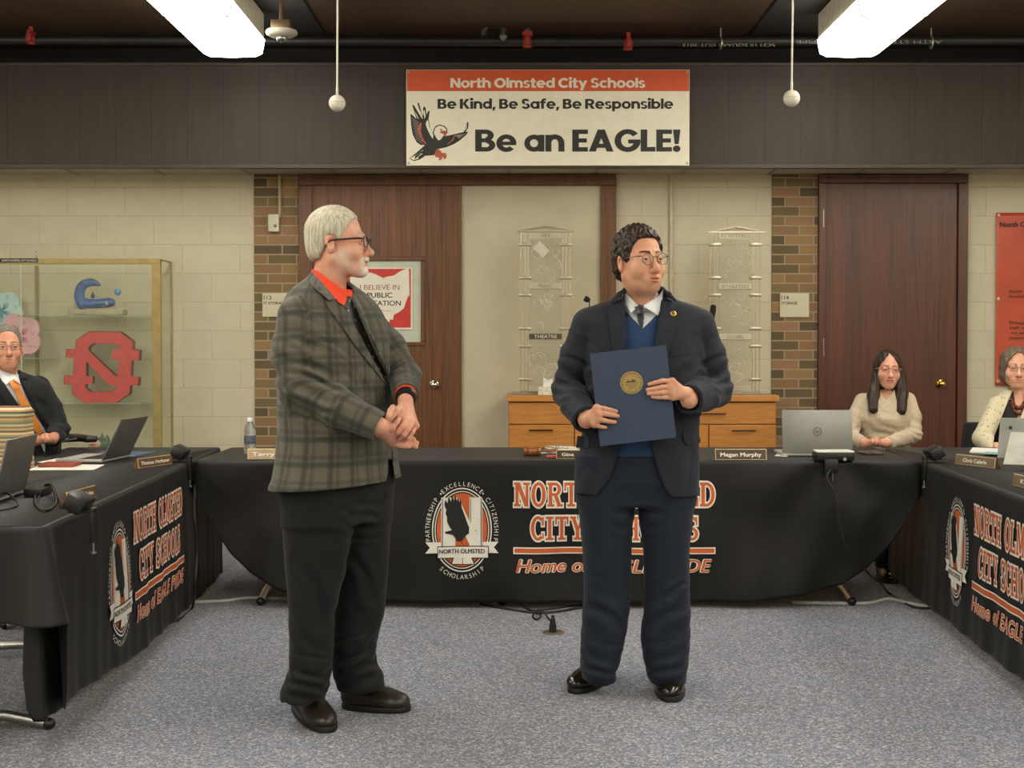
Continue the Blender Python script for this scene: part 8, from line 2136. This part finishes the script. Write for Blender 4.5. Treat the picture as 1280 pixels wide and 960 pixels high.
H3 = dict(neck=(tuple(nb3), .060), fw=.060, jw=.041, jaw=.051, ck=.026, lw=.020, nk=1., lid=.0032, brow_w=.0036, stubble=.15)
A3, B3 = clasped(None, None, (57, 549), 7.06, 7.1 / FPX, P(45, 551, 7.1), P(66, 549, 7.16), e3a, e3b)
core3 = skin_of(lambda g: np.minimum(cap(g, m3(8, 475, .02), m3(8, 570), .055, .09), np.minimum(chain(g, [s3a, e3a, h3a], [.04, .034, .028]), chain(g, [s3b, e3b, h3b], [.04, .034, .028]))), (m3(-60, 0).x, 6.9, .6), (m3(92, 0).x, 7.6, m3(0, 462).z), .012)
M_SKIN3 = skin_mat('skin_ruddy', '#d39c80', '#bf7c62', '#9c5c4c', '#8a7c70', '#5a483a')
person_body(gent, M3, H3, [M_SKIN3, M_EYEW, M_IRIS, M_PUP], [core3, A3, B3], (.2, -1, .05), .003)
HO3 = dict(t=.005, top=1.1, back=1, amp=.0012, fr=260., curl=.6, line=[(-.12, .105), (-.085, .102), (-.06, .088), (-.045, .05), (-.034, .02), (-.022, .0), (-.008, .004), (.004, .02), (.026, .012), (.04, -.05), (.14, -.075)])
V, Q = skin_of(lambda g: hair_cap(g, HO3), (-.12, -.13, -.11), (.12, .15, .16), .003, 0); A = np.array(M3)
np_obj('hair', Sm().add(V @ A[:3, :3].T + A[:3, 3], Q), hair_mat('hair_saltpepper', '#4a443c', '#8f877a', (150, 150, 20), .6), gent)
glasses(M3, 1.0, gent, '#6e675c', .0225, .0145, 'rect', .0012, rough=.25, metal=.8, zc=-.003)
seated_legs(gent, (m3(8, 0).x - .02, YM3, .55), TH3 + .3, mat('black_trousers', '#17171a', .8), reach=.40)
office_chair((m3(10, 0).x - .03, YM3 + .03), TH3, 'black office chair of the man in the orange tie', .9, .49, True, ax=.40, az=.30)
# striped fabric bag standing on the table in front of him
def stripe_mat():
    m, nt, b = _new('woven_stripes')
    tc = nt.nodes.new('ShaderNodeTexCoord'); sx = nt.nodes.new('ShaderNodeSeparateXYZ'); nt.links.new(tc.outputs['Object'], sx.inputs[0])
    a = nt.nodes.new('ShaderNodeMath'); a.operation = 'MULTIPLY'; a.inputs[1].default_value = 1 / .115; nt.links.new(sx.outputs['Z'], a.inputs[0])
    fr_ = nt.nodes.new('ShaderNodeMath'); fr_.operation = 'FRACT'; nt.links.new(a.outputs[0], fr_.inputs[0])
    cols = ['#b9a67c', '#8a6a44', '#c2b48c', '#67766c', '#b08a54', '#c8bc98', '#7a5638', '#a8a27e', '#94704a', '#bfb088', '#6f7d70', '#ad9160']
    c = ramp(nt, fr_.outputs[0], [(i / 12, x) for i, x in enumerate(cols)], 'CONSTANT'); nt.links.new(c, b.inputs['Base Color']); b.inputs['Roughness'].default_value = .85
    bump(nt, b, noise_n(nt, tc.outputs['Object'], 300, 2), .3, .002); return m
M_STR = stripe_mat(); xr_ = P(44, 540, 6.49).x; zt_ = P(0, 509, 6.34).z
sb = thing('fabric_bag', 'multicoloured striped fabric bag standing on the left table at the photo edge', 'bag', (-2.38, 6.4, ZT))
mb = MB(); rows_ = []
NZ, NA = 26, 44
for j in range(NZ + 1):
    t_ = j / NZ; z = ZT + .001 + (zt_ - ZT) * t_; gz = 1 - max(0, (t_ - .88) / .12) ** 2 * .30
    bl = 1 + .018 * math.sin(14 * t_ + 1)
    x0_, x1_ = -2.62, xr_
    for k in range(NA):
        an = 2 * PI * k / NA; c, s_ = math.cos(an), math.sin(an); e_ = .32
        px = (x0_ + x1_) / 2 + (x1_ - x0_) / 2 * bl * (1 - .3 * (1 - gz)) * math.copysign(abs(c) ** e_, c); py = 6.42 + .085 * gz * bl * math.copysign(abs(s_) ** e_, s_)
        rows_.append((px, py, z))
fs_ = [[j * NA + k, j * NA + (k + 1) % NA, (j + 1) * NA + (k + 1) % NA, (j + 1) * NA + k] for j in range(NZ) for k in range(NA)] + [[k for k in range(NA)][::-1], [NZ * NA + k for k in range(NA)]]
mb.add(rows_, fs_); obj('bag_body', mb, M_STR, sb, angle=60)
obj('bag_piping', MB().tube([(p[0], p[1], p[2]) for p in rows_[-NA * 3:-NA * 2]], .004, 8, closed=True), M_STR, sb)
